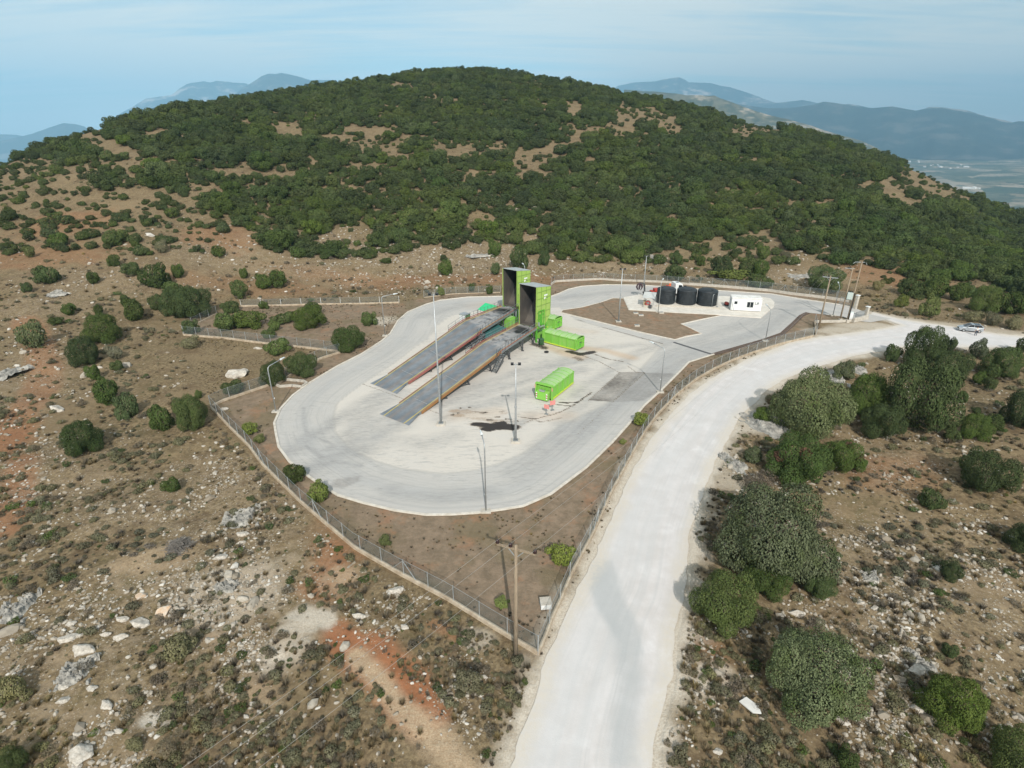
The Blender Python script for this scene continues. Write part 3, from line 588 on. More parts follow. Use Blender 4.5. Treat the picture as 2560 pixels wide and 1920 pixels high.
n.color(c); n.bump(n.m('ADD', n.noise(1.2, 5, .6), n.m('MULTIPLY', n.noise(12, 4, .7), .4)), 0.3, 0.08)
# gravel berms on the pole platform by the gate are part of the ground colours

# ================================================================== FAR COUNTRY
def mountain(px, D, run, c1, c2, c3, seed, base=-300.0, rough=1.0, name='mountain', rk=0.5):
    a = [az_el(*p) for p in px]; A0 = np.array([q[0] for q in a]); E0 = np.array([q[1] for q in a])
    nc_, nr_ = 260, 26; A = np.linspace(A0[0], A0[-1], nc_); E = np.interp(A, A0, E0)
    E = E+(fbm(A*D, A*0+seed, D*0.03, seed, 4)-0.5)*0.0035*rough
    top = CAM_H+D*np.tan(E); ends = np.minimum(np.linspace(0, 1, nc_)*14, (1-np.linspace(0, 1, nc_))*14).clip(0, 1)
    Vv = []; 
    for j in range(nr_):
        if j < 4: s_ = -(4-j)/4.0; d = D-s_*run*0.8; h = top+(base-top)*(abs(s_)**1.3)
        else:
            s_ = (j-4)/(nr_-5.0); sp = (fbm(A*D, A*0+seed*3.3, D*0.045, seed+5, 3)-0.5)
            d = D-s_*run*(1+0.5*sp); h = top+(base-top)*(s_**(0.85+0.5*sp))
            h = h+(fbm(A*D+j*3.0, A*0+s_*run, D*0.03, seed+9, 4)-0.5)*(top-base)*0.22*sin(pi*min(1, s_*1.15))*rough
        Vv.append(np.stack([d*np.sin(A), d*np.cos(A), h], 1))
    V_ = np.concatenate(Vv); i_ = (np.arange(nr_-1)[:, None]*nc_+np.arange(nc_-1)[None, :]).ravel()
    F_ = np.stack([i_, i_+1, i_+nc_+1, i_+nc_], 1)
    m_, k = newmat(name+'_cover'); sc = 1.0/D
    c_ = k.mix(k.rng(k.noise(sc*60, 8, 0.7), 0.42, 0.6), c1, c2); c_ = k.mix(k.m('MULTIPLY', k.rng(k.noise(sc*22, 7, 0.7, (1, 1, 3)), 0.5, 0.64), rk), c_, c3); k.color(c_)
    o_ = link(name, raw_mesh(name, V_, F_, m_, True)); tag(o_, kind='structure'); return o_
GRN = (0.018, 0.026, 0.020); GR2 = (0.030, 0.038, 0.026); RCK = (0.26, 0.22, 0.19)
mountain([(-60,322),(0,336),(40,337),(80,345),(140,372)], 14500, 4000, GRN, GR2, RCK, 3, -600, .4)
mountain([(-120,380),(-40,366),(0,353),(81,334),(125,318),(159,307),(185,310),(210,316),(260,345)], 12000, 3500, GRN, GR2, RCK, 4, -600, .5)
mountain([(290,290),(325,271),(366,246),(400,241),(427,238),(445,225),(468,211),(490,206),(509,203),(525,206),(541,201),(560,202),(590,206),(618,209),(680,240)], 14500, 4500, GRN, GR2, (.45,.38,.34), 5, -700, .7, rk=.95)
mountain([(560,255),(586,236),(612,217),(631,205),(655,190),(671,184),(690,185),(704,182),(725,186),(753,193),(775,201),(800,200),(826,199),(850,208),(900,235)], 11500, 4200, GRN, (0.03,.038,.026), (.36,.32,.28), 6, -500, .6, rk=.35)
mountain([(1500,240),(1545,214),(1590,204),(1640,203),(1660,197),(1680,195),(1697,192),(1712,197),(1721,204),(1745,206),(1778,209),(1800,214),(1823,217),(1850,226),(1872,233),(1924,253),(1975,262),(2040,280)], 15000, 4500, GRN, GR2, (.45,.37,.33), 7, -700, .8, rk=.85)
mountain([(1800,262),(1900,262),(1960,256),(2006,250),(2030,254),(2059,262),(2110,275)], 14000, 3500, GRN, GR2, RCK, 8, -600, .4)
mountain([(1780,252),(1850,262),(1924,272),(1990,268),(2030,262),(2059,254),(2090,257),(2128,263),(2180,270),(2230,267),(2262,272),(2291,277),(2312,272),(2331,269),(2360,270),(2392,275),(2435,284),(2474,295),(2505,305),(2527,308),(2545,304),(2575,305),(2640,318),(2760,345)], 9800, 1700, GRN, GR2, (.20,.17,.14), 9, -190, .7, rk=.35)
mountain([(2080,268),(2120,259),(2150,263),(2200,276)], 12500, 3000, GR2, RCK, RCK, 11, -400, .4, rk=.9)
mountain([(2290,285),(2320,268),(2350,268),(2420,277),(2470,291),(2530,305),(2600,330)], 11500, 2500, GR2, RCK, (.42,.38,.33), 12, -400, .5, rk=1.0)
mountain([(1560,226),(1610,228),(1660,230),(1690,233),(1721,238),(1774,239),(1786,238),(1802,245),(1830,255),(1863,268),(1900,280),(1945,293),(1985,303),(2026,315),(2060,325),(2091,334),(2150,352),(2230,385)], 4600, 2300, (0.06,.07,.04), (.13,.12,.07), (.40,.33,.25), 10, -335, 1.0, rk=.95)
# valley floor
m_val, n = newmat('valley_fields')
fa = n.voro(0.0042, 'F1', 'Color'); sp = n.t.nodes.new('ShaderNodeSeparateColor'); n.t.links.new(fa, sp.inputs[0])
c = n.mix(n.rng(sp.outputs[0], 0.2, 0.8), (0.11, 0.12, 0.07), (0.25, 0.20, 0.13)); c = n.mix(n.m('MULTIPLY', n.rng(sp.outputs[1], 0.62, 0.75), 0.8), c, (0.38, 0.31, 0.23)); c = n.mix(n.m('MULTIPLY', n.rng(sp.outputs[2], 0.55, 0.7), 0.8), c, (0.055, 0.075, 0.035))
c = n.mix(n.rng(n.noise(0.012, 7, 0.75), 0.5, 0.58), c, (0.05, 0.065, 0.035)); c = n.mix(n.m('MULTIPLY', n.rng(n.noise(0.02, 8, 0.8), 0.62, 0.66), 0.7), c, (0.45, 0.42, 0.38)); n.color(c)
az2 = np.linspace(radians(8), radians(88), 200); d2 = 500*1.07**np.arange(0, 62)
AA, DD = np.meshgrid(az2, d2); XX = DD*np.sin(AA); YY = DD*np.cos(AA); ZZ = -300+(fbm(XX, YY, 1500, 5, 4)-0.5)*70+np.clip(DD-4200, 0, 9e9)*0.030
i_ = (np.arange(len(d2)-1)[:, None]*200+np.arange(199)[None, :]).ravel()
o = link('valley_floor', raw_mesh('valley_floor', np.stack([XX.ravel(), YY.ravel(), ZZ.ravel()], 1), np.stack([i_, i_+200, i_+201, i_+1], 1), m_val, True)); tag(o, kind='structure')
# ================================================================== FOLIAGE KINDS
def leafmat(name, a, b, c, tr=0.0):
    m, n = newmat(name, 0.8, 0.06)
    oi = n.t.nodes.new('ShaderNodeObjectInfo').outputs['Random']; lf = n.attr('leaf')
    col = n.mix(lf, a, b); col = n.mix(n.rng(n.noise(2.2, 3, 0.6), 0.45, 0.7), col, c)
    lo = n.t.nodes.new('ShaderNodeObjectInfo').outputs['Location']; pn = n.t.nodes.new('ShaderNodeTexNoise'); pn.inputs['Scale'].default_value = 0.035; pn.inputs['Detail'].default_value = 3; n.t.links.new(lo, pn.inputs['Vector'])
    col = n.mix(n.rng(pn.outputs['Fac'], .50, .66), col, n.mix(1.0, col, (1.25, 1.22, 1.0), 'MULTIPLY')); col = n.mix(n.rng(pn.outputs['Fac'], .46, .34), col, n.mix(1.0, col, (0.80, 0.84, 0.95), 'MULTIPLY'))
    h = n.t.nodes.new('ShaderNodeHueSaturation'); n.t.links.new(col, h.inputs['Color'])
    n.t.links.new(n.m('ADD', n.m('MULTIPLY', n.m('POWER', oi, 2.0), -0.016), 0.501), h.inputs['Hue']); n.t.links.new(n.m('ADD', n.m('MULTIPLY', n.m('FRACT', n.m('MULTIPLY', oi, 7.31)), 0.55), 0.72), h.inputs['Value'])
    n.t.links.new(n.m('ADD', n.m('MULTIPLY', n.m('FRACT', n.m('MULTIPLY', oi, 3.7)), 0.25), 0.85), h.inputs['Saturation'])
    n.color(h.outputs['Color']); return m
L_DARK = leafmat('oak_leaf', (0.036, 0.055, 0.019), (0.092, 0.124, 0.042), (0.066, 0.100, 0.030))
L_FOR = leafmat('forest_leaf', (0.034, 0.050, 0.020), (0.088, 0.112, 0.042), (0.064, 0.090, 0.028))
L_OLIVE = leafmat('grey_green_leaf', (0.070, 0.088, 0.046), (0.170, 0.196, 0.108), (0.086, 0.112, 0.044))
L_PALE = leafmat('yellow_green_leaf', (0.085, 0.115, 0.032), (0.18, 0.215, 0.065), (0.13, 0.155, 0.045))
L_TWIG = leafmat('grey_twig', (0.096, 0.079, 0.055), (0.192, 0.163, 0.121), (0.132, 0.116, 0.072))
L_DRY = leafmat('dry_grass', (0.120, 0.093, 0.050), (0.260, 0.208, 0.114), (0.161, 0.132, 0.074))
L_SAGE = leafmat('sage_leaf', (0.105, 0.108, 0.058), (0.176, 0.164, 0.102), (0.130, 0.123, 0.066))
L_RED = leafmat('dead_leaf', (0.10, 0.06, 0.04), (0.20, 0.115, 0.08), (0.14, 0.08, 0.05))
M_BARK = mat('bark', (0.10, 0.08, 0.06), (0.17, 0.14, 0.11), 8, 0.95, bump=0.6)
def crown_mesh(name, seed, n_leaf, leaf, mater, lobes=9, spread=0.66, squash=1.0, fill=0.25, ragged=0.10, extra=None):
    """unit crown: radius about 1, height 1, made of leaf-sized faces on and inside a cluster of lobes"""
    rg = np.random.default_rng(seed); C = [(rg.uniform(-.12,.12), rg.uniform(-.12,.12), 0.46, 0.60)]
    for k in range(lobes):
        a = rg.uniform(0, 2*pi); r = spread*math.sqrt(rg.uniform(0.12, 1)); s_ = rg.uniform(0.18, 0.36)*(1.12-0.30*r)
        z = rg.uniform(0.22, 0.84)*(1-0.42*r*r)+0.02; C.append((r*cos(a), r*sin(a), max(z, s_*0.5), s_))
    C = np.array(C); w = C[:, 3]**2; w = w/w.sum(); nl = rg.choice(len(C), n_leaf*3, p=w)
    d = rg.normal(size=(n_leaf*3, 3)); d /= np.linalg.norm(d, axis=1)[:, None]
    rad = 1-ragged*np.abs(rg.normal(size=n_leaf*3))*1.0; inn_ = rg.random(n_leaf*3) < fill; rad[inn_] = rg.uniform(0.45, 0.95, inn_.sum())
    rad *= 1+0.10*np.sin(d[:, 0]*7+nl)*np.cos(d[:, 1]*6+nl*2)
    zs = 0.80*squash
    p = C[nl, :3]+d*(C[nl, 3]*rad)[:, None]*np.array([1, 1, zs])
    keep = np.ones(len(p), bool)
    for c in C:       # drop leaves buried deep in another lobe
        q = (p-c[:3])/np.array([1, 1, zs]); keep &= (np.linalg.norm(q, axis=1) > c[3]*0.72)
    keep &= p[:, 2] > 0.015
    p = p[keep][:n_leaf]; d = d[keep][:n_leaf]; n_ = len(p)
    p[:, 2] *= 1.0/max(1e-3, np.percentile(p[:, 2], 99.5)); rr = np.percentile(np.hypot(p[:, 0], p[:, 1]), 98.5); p[:, :2] /= rr
    nn_ = d*1.0+rg.normal(size=d.shape)*0.42+np.array([0, 0, 0.3]); nn_ /= np.linalg.norm(nn_, axis=1)[:, None]
    t = np.cross(nn_, rg.normal(size=d.shape)); t /= np.linalg.norm(t, axis=1)[:, None]; b = np.cross(nn_, t)
    s_ = leaf*rg.uniform(0.6, 1.35, n_)[:, None]
    q = np.stack([p-t*s_*0.8, p-b*s_*0.62, p+t*s_*0.8, p+b*s_*0.62], 1).reshape(-1, 3)
    F_ = np.arange(n_*4).reshape(-1, 4)
    me = raw_mesh(name, q, F_, mater); a = me.attributes.new('leaf', 'FLOAT', 'FACE'); a.data.foreach_set('value', rg.random(n_).astype(np.float32))
    return me
def trunk_mesh(name, seed, h=0.42, r=0.055):
    rg = random.Random(seed); b = MB(); top = (rg.uniform(-.06, .06), rg.uniform(-.06, .06), h)
    b.tube([(0, 0, -0.04), (top[0]*.4, top[1]*.4, h*.5), top], r, 6, r*.6)
    for k in range(5):
        a = 2*pi*k/5+rg.uniform(-.4, .4); b.tube([top, (top[0]+cos(a)*.22, top[1]+sin(a)*.22, h+.14), (top[0]+cos(a)*.42, top[1]+sin(a)*.42, h+.24)], r*.5, 5, r*.15)
    me = bpy.data.meshes.new(name); me.from_pydata(b.v, [], b.f); me.update(); me.materials.append(M_BARK); return me
HI = {'dark': [crown_mesh('oak_crown', 10+i, 26000, 0.021, L_DARK, 20, .68) for i in range(3)], 'olive': [crown_mesh('olive_crown', 20+i, 36000, 0.018, L_OLIVE, 24, .58, ragged=.14) for i in range(2)],
      'dead': []}
MID = {'dark': [crown_mesh('oak_crown', 30+i, 4200, 0.052, L_DARK, 12, .66) for i in range(5)], 'olive': [crown_mesh('olive_crown', 40+i, 3800, 0.052, L_OLIVE, 9, .6, ragged=.14) for i in range(2)],
       'pale': [crown_mesh('pale_crown', 50+i, 2200, 0.060, L_PALE, 9, .68, ragged=.25, fill=.5) for i in range(3)], 'twig': [crown_mesh('twig_crown', 60+i, 2600, 0.034, L_TWIG, 7, .6, ragged=.3, fill=.5) for i in range(2)],
       'sage': [crown_mesh('sage_crown', 65+i, 2000, 0.06, L_SAGE, 7, .6, ragged=.22, fill=.4) for i in range(2)], 'tall': [crown_mesh('sapling_crown', 68+i, 1300, 0.10, L_DARK, 5, .35, fill=.4, ragged=.25) for i in range(2)]}
FOR = [crown_mesh('forest_crown', 70+i, 1700, 0.070, L_FOR, 6, .6) for i in range(6)]
TR = [trunk_mesh('trunk', 5+i) for i in range(4)]
RS = random.Random(11)
def shrub(kind, loc, r, h, label, cat, group=None, name='oak_shrub', hi=False, idx=None):
    ms = HI[kind] if (hi and kind in HI) else MID[kind]; k = RS.randrange(len(ms)) if idx is None else idx % len(ms)
    t = thing(name, label, cat, (loc[0], loc[1], loc[2]-0.05), RS.uniform(0, 2*pi), group, (r, r, h))
    link('crown', ms[k], t); link('trunk', TR[k % 4], t); return t
def bbox_shrub(kind, x0, y0, x1, y1, label, group=None, name='oak_shrub', cat='shrub', hi=False, cap=1.25):
    """stand a shrub on the ground where the photo shows it; size from its extent"""
    cxp = (x0+x1)/2; g = T(cxp, y1-0.04*(y1-y0))
    if g is None: return None
    for _ in range(3):
        k = ppm(g); r = (x1-x0)/2/k
        dirv = Vector((g.x, g.y, 0)).normalized(); c = T(cxp, y1) ; c = c+dirv*r*0.72; c.z = float(terrain(np.array([c.x]), np.array([c.y]))[0]); g = c
    hh = height_at(g+Vector((0, 0, 0))-dirv*r*0.15, y0); h = min(max(hh*1.02, 0.55*r), cap*2*r)
    OCC.append((g.x, g.y, r))
    return shrub(kind, g, r*1.04, h, label, cat, group, name, hi)
OCC = []
_b = bmesh.new(); bmesh.ops.create_icosphere(_b, subdivisions=4, radius=1); _r = random.Random(3)
for _v in _b.verts: _v.co *= _r.uniform(.6, 1.15)
DEADM = bpy.data.meshes.new('dead_patch'); _b.to_mesh(DEADM); _b.free(); DEADM.materials.append(L_RED)
ORD = ['first','second','third','fourth','fifth','sixth','seventh','eighth','ninth','tenth','eleventh','twelfth','thirteenth','fourteenth','fifteenth','sixteenth','seventeenth','eighteenth','nineteenth','twentieth','twenty-first','twenty-second','twenty-third','twenty-fourth','twenty-fifth','twenty-sixth']
# --- shrubs told apart by hand
big = [('dark',218,790,302,865,'large round dark green oak behind two touching ones on the left slope','hi'),('dark',187,842,260,917,'ragged dark oak touching the larger round oak on the left slope','hi'),
 ('olive',63,804,122,877,'grey green loose bush beside red soil at the far left','m'),('dark',244,950,307,1018,'dark bush behind a lower one, level with the yard on the left slope','m'),('dark',299,986,354,1047,'low spreading dark bush in front of a darker bush left of the fence corner','m'),
 ('dark',385,998,440,1077,'tall narrow green bush left of the round bush at the fence corner','m'),('dark',446,998,527,1083,'large round bright green bush touching the left fence corner','hi'),('sage',437,982,472,1035,'dull grey bush tucked behind the round bush at the fence corner','m'),
 ('dark',166,1053,261,1142,'lone large dark oak in the stony left foreground with shadow to its right','hi'),('dark',411,722,494,801,'left half of the big dark thicket behind the pond fence','hi'),('dark',456,719,538,798,'right half of the big dark thicket beside the pond fence','hi'),('dark',408,703,459,745,'rounded bush at the back of the big thicket above the pond fence','m'),
 ('dark',378,732,411,779,'grey green bush left of the big thicket by the pond fence','m'),('dark',318,746,373,804,'dark oak with a low skirt left of the big thicket','m'),('dark',1272,619,1321,674,'tall dark bush directly behind the farther green hopper','m'),
 ('olive',1764,1234,2040,1475,'huge grey green evergreen oak beside the chalk road, the largest crown in view','hi'),('dark',1904,1073,2052,1228,'bright green round oak with red dead patches right of the road','hi'),('dark',2049,1101,2147,1190,'green bush touching the oak with red dead patches','hi'),
 ('olive',1914,942,2105,1106,'broad grey green oak on pale rock at the inside of the road bend','hi'),('dark',2196,910,2366,1087,'large dark oak in the middle of the clump below the road bend','hi'),('dark',2252,809,2338,925,'tall dark evergreen standing above the road edge at the right','hi'),
 ('dark',2335,822,2373,885,'slim dark evergreen right of the tall one by the road','m'),('dark',2313,882,2401,964,'grey green crown behind the large oak of the clump','hi'),('dark',2101,942,2196,1049,'dark crown at the left of the clump below the road bend','hi'),('dark',2145,1015,2246,1100,'bright green round bush in front of the clump below the road bend','hi'),
 ('olive',1895,1577,2129,1808,'big grey green oak in the lower right foreground beside a pale slab','hi'),('dark',1716,1466,1880,1596,'wide green bush hanging over the road edge in the foreground','hi'),('dark',2281,1647,2430,1815,'dark green round oak in the stony lower right corner area','hi'),
 ('dark',1999,1411,2075,1503,'small green oak at the lower right of the huge oak','hi'),('dark',1856,1415,1960,1506,'low skirt of green growth under the front of the huge oak','hi'),('dark',2449,1815,2590,1960,'dark oak cut by the lower right corner of the photo','hi'),('dark',2341,1350,2395,1450,'narrow green oak standing alone in stony ground at the right','hi'),
 ('dark',2385,1110,2508,1240,'round dark oak on the stony slope near the right edge','hi'),('dark',2293,1218,2353,1280,'small round oak alone on brown soil below the large oak','m'),('dark',2508,1275,2600,1385,'dark oak cut by the right edge above the narrow oak','hi'),
 ('dark',2449,869,2537,951,'two lobed dark oak below the road near the right edge','hi'),('dark',2385,1024,2461,1103,'round dark oak left of a darker pair near the right edge','hi'),('dark',2455,1021,2504,1078,'dark bush joined to the right side of a round oak','m'),('dark',2502,983,2590,1075,'large dark oak cut by the right edge below the road','hi'),
 ('dark',2208,853,2245,907,'small upright dark evergreen left of the tall one by the road','m'),('olive',2419,847,2460,896,'loose grey sapling oak in front of the parked car','m'),('dark',2370,844,2390,872,'tiny dark evergreen between road and clump','m'),('dark',2533,840,2566,884,'dark evergreen on the road edge at the far right','m'),
 ('dark',2430,923,2458,961,'small dark bush above a smaller one right of the clump','m'),('dark',2452,945,2484,977,'small round bush just below another, right of the clump','m'),('dark',2387,964,2414,1008,'small leaning bush on brown soil right of the clump','m'),('dark',2360,1059,2398,1103,'small round bush at the front left of a round oak','m'),
 ('dark',2135,1142,2166,1171,'tiny bush right of the green bush below the dead patched oak','m'),('dark',1882,1024,1926,1059,'small bright green cushion on pale rock beside the road bend','m'),('olive',2072,901,2132,951,'grey bush at the road edge on pale rock','m'),('twig',1837,1184,1929,1240,'grey twiggy scrub between the road and two big oaks','m'),
 ('olive',1856,1085,1904,1164,'dark grey bush left of the dead patched oak','m'),('dark',2350,1606,2388,1644,'small dark bush at the top of the round lower right oak','m'),('dark',2075,1875,2138,1930,'small dark bush at the bottom edge right of the road','m'),('dark',2062,1837,2091,1884,'slim bush just above the bottom edge right of the road','m'),('dark',2430,1020,2450,1035,'tiny bush behind the round oak near the right edge','m'),
 ('dark',0,1890,84,1950,'dark green bush cut by the lower left corner','hi'),('sage',0,1652,75,1755,'soft green grey bush on the left edge in the foreground','m'),('dark',411,1197,456,1235,'bright green low bush alone in the left stony ground','m'),('sage',418,1600,505,1660,'olive and brown scrub cushion above the pale rubble heap','m'),
 ('twig',197,1629,240,1685,'round grey scrub cushion over a pale ledge','m'),('twig',395,1829,456,1895,'grey brown scrub below the white dust patch','m'),('sage',324,1839,362,1882,'small dark grey scrub left of the brown one','m'),('sage',1135,1680,1200,1740,'grey green scrub cushion in the foreground near the pole','m'),
 ('dark',459,801,500,838,'bush grown into the pond fence corner','m'),('dark',555,752,601,784,'bush at the back of the pond enclosure','m'),('dark',540,784,607,830,'left end of the long hedge inside the pond enclosure','m'),('dark',590,781,665,824,'right end of the long hedge inside the pond enclosure','m'),('dark',647,754,673,774,'small round bush on the back fence of the enclosure','m'),
 ('dark',682,784,745,812,'middle hedge between the long hedge and the round bush','m'),('dark',674,802,702,829,'small bush in front of the middle hedge','m'),('dark',658,824,693,848,'bush on the inside of the enclosure front fence','m'),('dark',739,767,818,826,'big bright green bush in the middle of the enclosure','hi'),('dark',765,757,805,790,'bush at the back of the big bright green one','m'),
 ('dark',830,821,919,880,'large green bush between enclosure and yard kerb','hi'),('dark',903,781,943,818,'round bush beside the lamp at the yard kerb','m'),('dark',666,851,729,891,'green bush on the outside of the enclosure fence','m'),('dark',653,905,720,965,'left mass of the thicket behind the left lamp','hi'),('dark',715,888,796,945,'right mass of the thicket behind the left lamp','hi'),
 ('dark',560,956,614,988,'low dark bush outside the short fence left of the lamp','m'),('dark',489,977,510,998,'tiny bush above the left fence corner','m'),('sage',457,842,506,874,'grey green bush below the enclosure corner','m'),
 ('dark',712,1156,769,1212,'upright leafy shrub between fence and yard kerb','m'),('pale',769,1204,835,1267,'bright yellow green shrub overhanging the yard kerb','m'),('pale',609,1058,650,1090,'loose yellow green sapling in the corner verge','m'),('pale',636,1078,665,1112,'bright green sapling beside a looser one in the corner verge','m'),
 ('pale',1361,1363,1433,1427,'feathery yellow green shrub inside the front fence point','m'),('pale',1236,1476,1275,1527,'thin yellow green sapling behind the power pole','m'),('pale',946,1330,981,1368,'small yellow green tuft inside the left fence','m'),('pale',1576,1034,1625,1068,'green weeds along the yard kerb on the right','m'),('pale',1547,1094,1566,1113,'small green weed near the road side fence','m'),
 ('dark',1170,702,1187,730,'slim green sapling behind the left hopper','m'),('dark',1215,698,1233,737,'taller green sapling just left of the hopper','m'),('pale',1091,717,1114,741,'round yellow green bush on the yard edge behind the tall mast','m'),('pale',1225,1400,1226,1401,'',''),
 ('dark',1655,660,1710,702,'wide green bush behind the tanks and fence','m'),('dark',1775,641,1832,697,'grey green thicket behind the fence, left of a darker one','m'),('dark',1842,647,1890,694,'left lobe of the darkest thicket behind the fence','m'),('dark',1870,650,1921,697,'right lobe of the darkest thicket behind the fence','m'),('pale',1769,680,1862,707,'low yellow green growth along the back fence','m'),('dark',1864,687,1934,722,'low dark growth on the back fence right of centre','m'),
 ('dark',1886,614,1921,653,'lone round oak uphill of the darkest thicket','m'),('sage',1945,628,1972,656,'small grey oak on the pale rocky slope','m'),('dark',1671,632,1706,664,'grey green oak above the wide bush','m'),('dark',1740,641,1761,666,'narrow bush between two thickets','m'),('dark',2016,668,2101,735,'big dark oak behind the first wooden pole near the gate','hi'),
 ('sage',2180,701,2208,728,'pale bush behind the paired gate poles','m'),('dark',2240,695,2293,744,'dark grey oak on the slope right of the paired poles','m'),('dark',2303,692,2366,744,'round dark oak above the loose saplings on the right slope','m'),('dark',2366,708,2414,754,'dark oak right of the round one on the slope','m'),('dark',2414,717,2487,782,'large round oak above the parked car','hi'),
 ('dark',2487,733,2560,789,'dark oak at the right edge above the car','m'),('sage',2404,779,2455,808,'low grey bush directly behind the parked car','m'),('sage',2455,780,2493,817,'bush just right of the low grey one behind the car','m'),('pale',2297,742,2344,795,'loose pale green sapling tree on dry grass near the gate','m'),('pale',2233,736,2268,773,'small pale green tree nearer the gate','m'),('sage',2509,790,2550,826,'bush at the right edge beside the road','m'),
 ('dark',98,666,155,712,'lone round oak with long shadow on the far left slope','m'),('dark',60,706,85,734,'small dark bush below the lone round oak on the far left','m'),('dark',220,680,252,712,'small pointed dark bush on pale rocks','m'),('pale',65,615,96,647,'pale green bush in the bare hollow on the far left','m'),('dark',264,576,313,619,'round bush at the edge of the bare hollow','m'),
 ('dark',360,662,427,729,'large two lobed oak above the thicket','m'),('dark',311,657,354,694,'dark bush left of the large two lobed oak','m'),('dark',273,637,303,668,'small dark round bush uphill of the pointed bush','m'),('sage',391,600,427,635,'green round bush alone above the two lobed oak','m'),('dark',435,662,464,698,'bush right of the two lobed oak','m'),
 ('dark',582,702,623,749,'dark round oak above the back fence of the enclosure','m'),('dark',643,685,690,727,'left lobe of the paired oaks above the enclosure','m'),('dark',675,676,720,725,'right lobe of the paired oaks above the enclosure','m'),('dark',602,670,623,698,'small sparse bush uphill of the dark round oak','m'),('dark',1097,650,1132,692,'dark green oak alone on the reddish bank behind the yard','m'),('dark',1099,636,1119,655,'small bush just uphill of the lone oak on the reddish bank','m'),
 ('dark',1227,637,1252,688,'narrow oak left of the tall bush behind the hopper','m'),('dark',1221,600,1254,643,'pointed oak uphill of the narrow one','m'),('dark',1272,576,1309,617,'tall oak at the front edge of the forest above the hopper','m'),('dark',951,645,981,663,'low flat green bush on the stony bank','m'),('dark',1345,625,1376,668,'stacked narrow bush right of the tall bush behind the hopper','m'),('dark',1549,647,1571,660,'small green cushion on the bank left of the tanks','m'),
 ('dark',239,754,263,792,'narrow cone shaped bush above the large round oak','m'),('dark',304,735,329,768,'small pointed bush left of the dark skirted oak','m'),('dark',161,760,193,792,'round dark bush above a flat one on the left slope','m'),('dark',127,793,161,813,'flat low bush left of the round ones on the left slope','m'),('dark',222,914,256,952,'small upright bush below the ragged oak','m'),('dark',282,903,312,931,'small bush right of the upright one below the ragged oak','m'),('sage',269,865,309,903,'pale grey loose bush right of the ragged oak','m')]
n_dead = None
for e in big:
    if not e[6-1]: continue
    k, x0, y0, x1, y1, lab, q = e
    nm = {'dark': 'oak_shrub', 'olive': 'evergreen_oak', 'pale': 'green_shrub', 'twig': 'dry_scrub', 'sage': 'grey_shrub'}[k]
    s_ = bbox_shrub(k, x0, y0, x1, y1, lab, None, nm, 'tree' if k == 'olive' and q == 'hi' else 'shrub', q == 'hi', 0.55 if k in ('twig',) else (0.8 if y0 > 1000 else 1.2))
    if s_ and 'red dead patches' in lab:
        for (a, b, c, z) in ((-.35, -.5, .20, .62), (.25, -.2, .2, .80)):
            d = link('dead_patch', DEADM, s_, (a, b, z), None, (c, c, .12)); d['label'] = 'rusty red dead patch of leaves'
            d.rotation_euler = (0, 0, 0)
# --- forest on the hill
rg = np.random.default_rng(5)
N = 130000
az_ = rg.uniform(radians(-52), radians(52), N); dq = np.sqrt(rg.uniform(60**2, 640**2, N)); fx = dq*np.sin(az_); fy = dq*np.cos(az_)
fz = terrain(fx, fy, False)
dep = fy*cos(PITCH)-(fz-CAM_H)*sin(PITCH); up = fy*sin(PITCH)+(fz-CAM_H)*cos(PITCH); ppx = 1280+FOC*fx/dep; ppy = 960-FOC*up/dep
crestd = np.interp(np.degrees(az_), CRESTD[:, 0], CRESTD[:, 1])
# forest front in photo pixels, and clearings
fr = np.interp(ppx, [-400, 0, 120, 260, 420, 560, 700, 840, 930, 1060, 1150, 1230, 1330, 1450, 1600, 1700, 1830, 1950, 2060, 2180, 2300, 2450, 2560, 3000], [420, 430, 450, 475, 505, 545, 640, 650, 652, 615, 625, 600, 640, 655, 660, 610, 600, 620, 660, 665, 705, 700, 745, 800])
dens = np.where(ppy < fr, 1.0, 0.0)
lowf = fbm(ppx, ppy*2.2, 120, 3, 4); dens *= np.where(lowf > 0.65, 0.10, 1.0)
dens *= np.where(fbm(ppx, ppy*2.0, 34, 33, 3) > 0.66, 0.3, 1.0)
left = sstep(900, 150, ppx); dens *= 1-0.80*left*sstep(0.40, 0.54, fbm(ppx, ppy*2, 90, 13, 3))*sstep(300, 430, ppy)
for (a, b, rx, ry) in [(1100,253,75,12),(980,270,35,10),(1600,295,90,32),(1670,318,60,25),(1480,330,50,14),(1140,370,95,22),(1230,378,60,16),(960,385,60,16),(920,420,70,14),(640,470,75,14),(1190,440,60,16),(700,440,60,12),(560,430,55,14),(1045,345,40,8),(300,415,90,16),(420,340,70,14),(600,315,50,10),(200,430,60,20),(290,370,50,12),(1110,210,70,6),(990,215,50,6),(1310,210,60,6),(2060,510,40,12),(1870,400,45,8),(1690,480,60,8),(520,480,50,14),(350,490,50,14)]:
    q = ((ppx-a)/(rx*.85))**2+((ppy-b)/(ry*.8))**2; dens = np.where(q < 1+2.4*(fbm(ppx, ppy*2, 30, 9)-0.5), dens*0.22, dens)
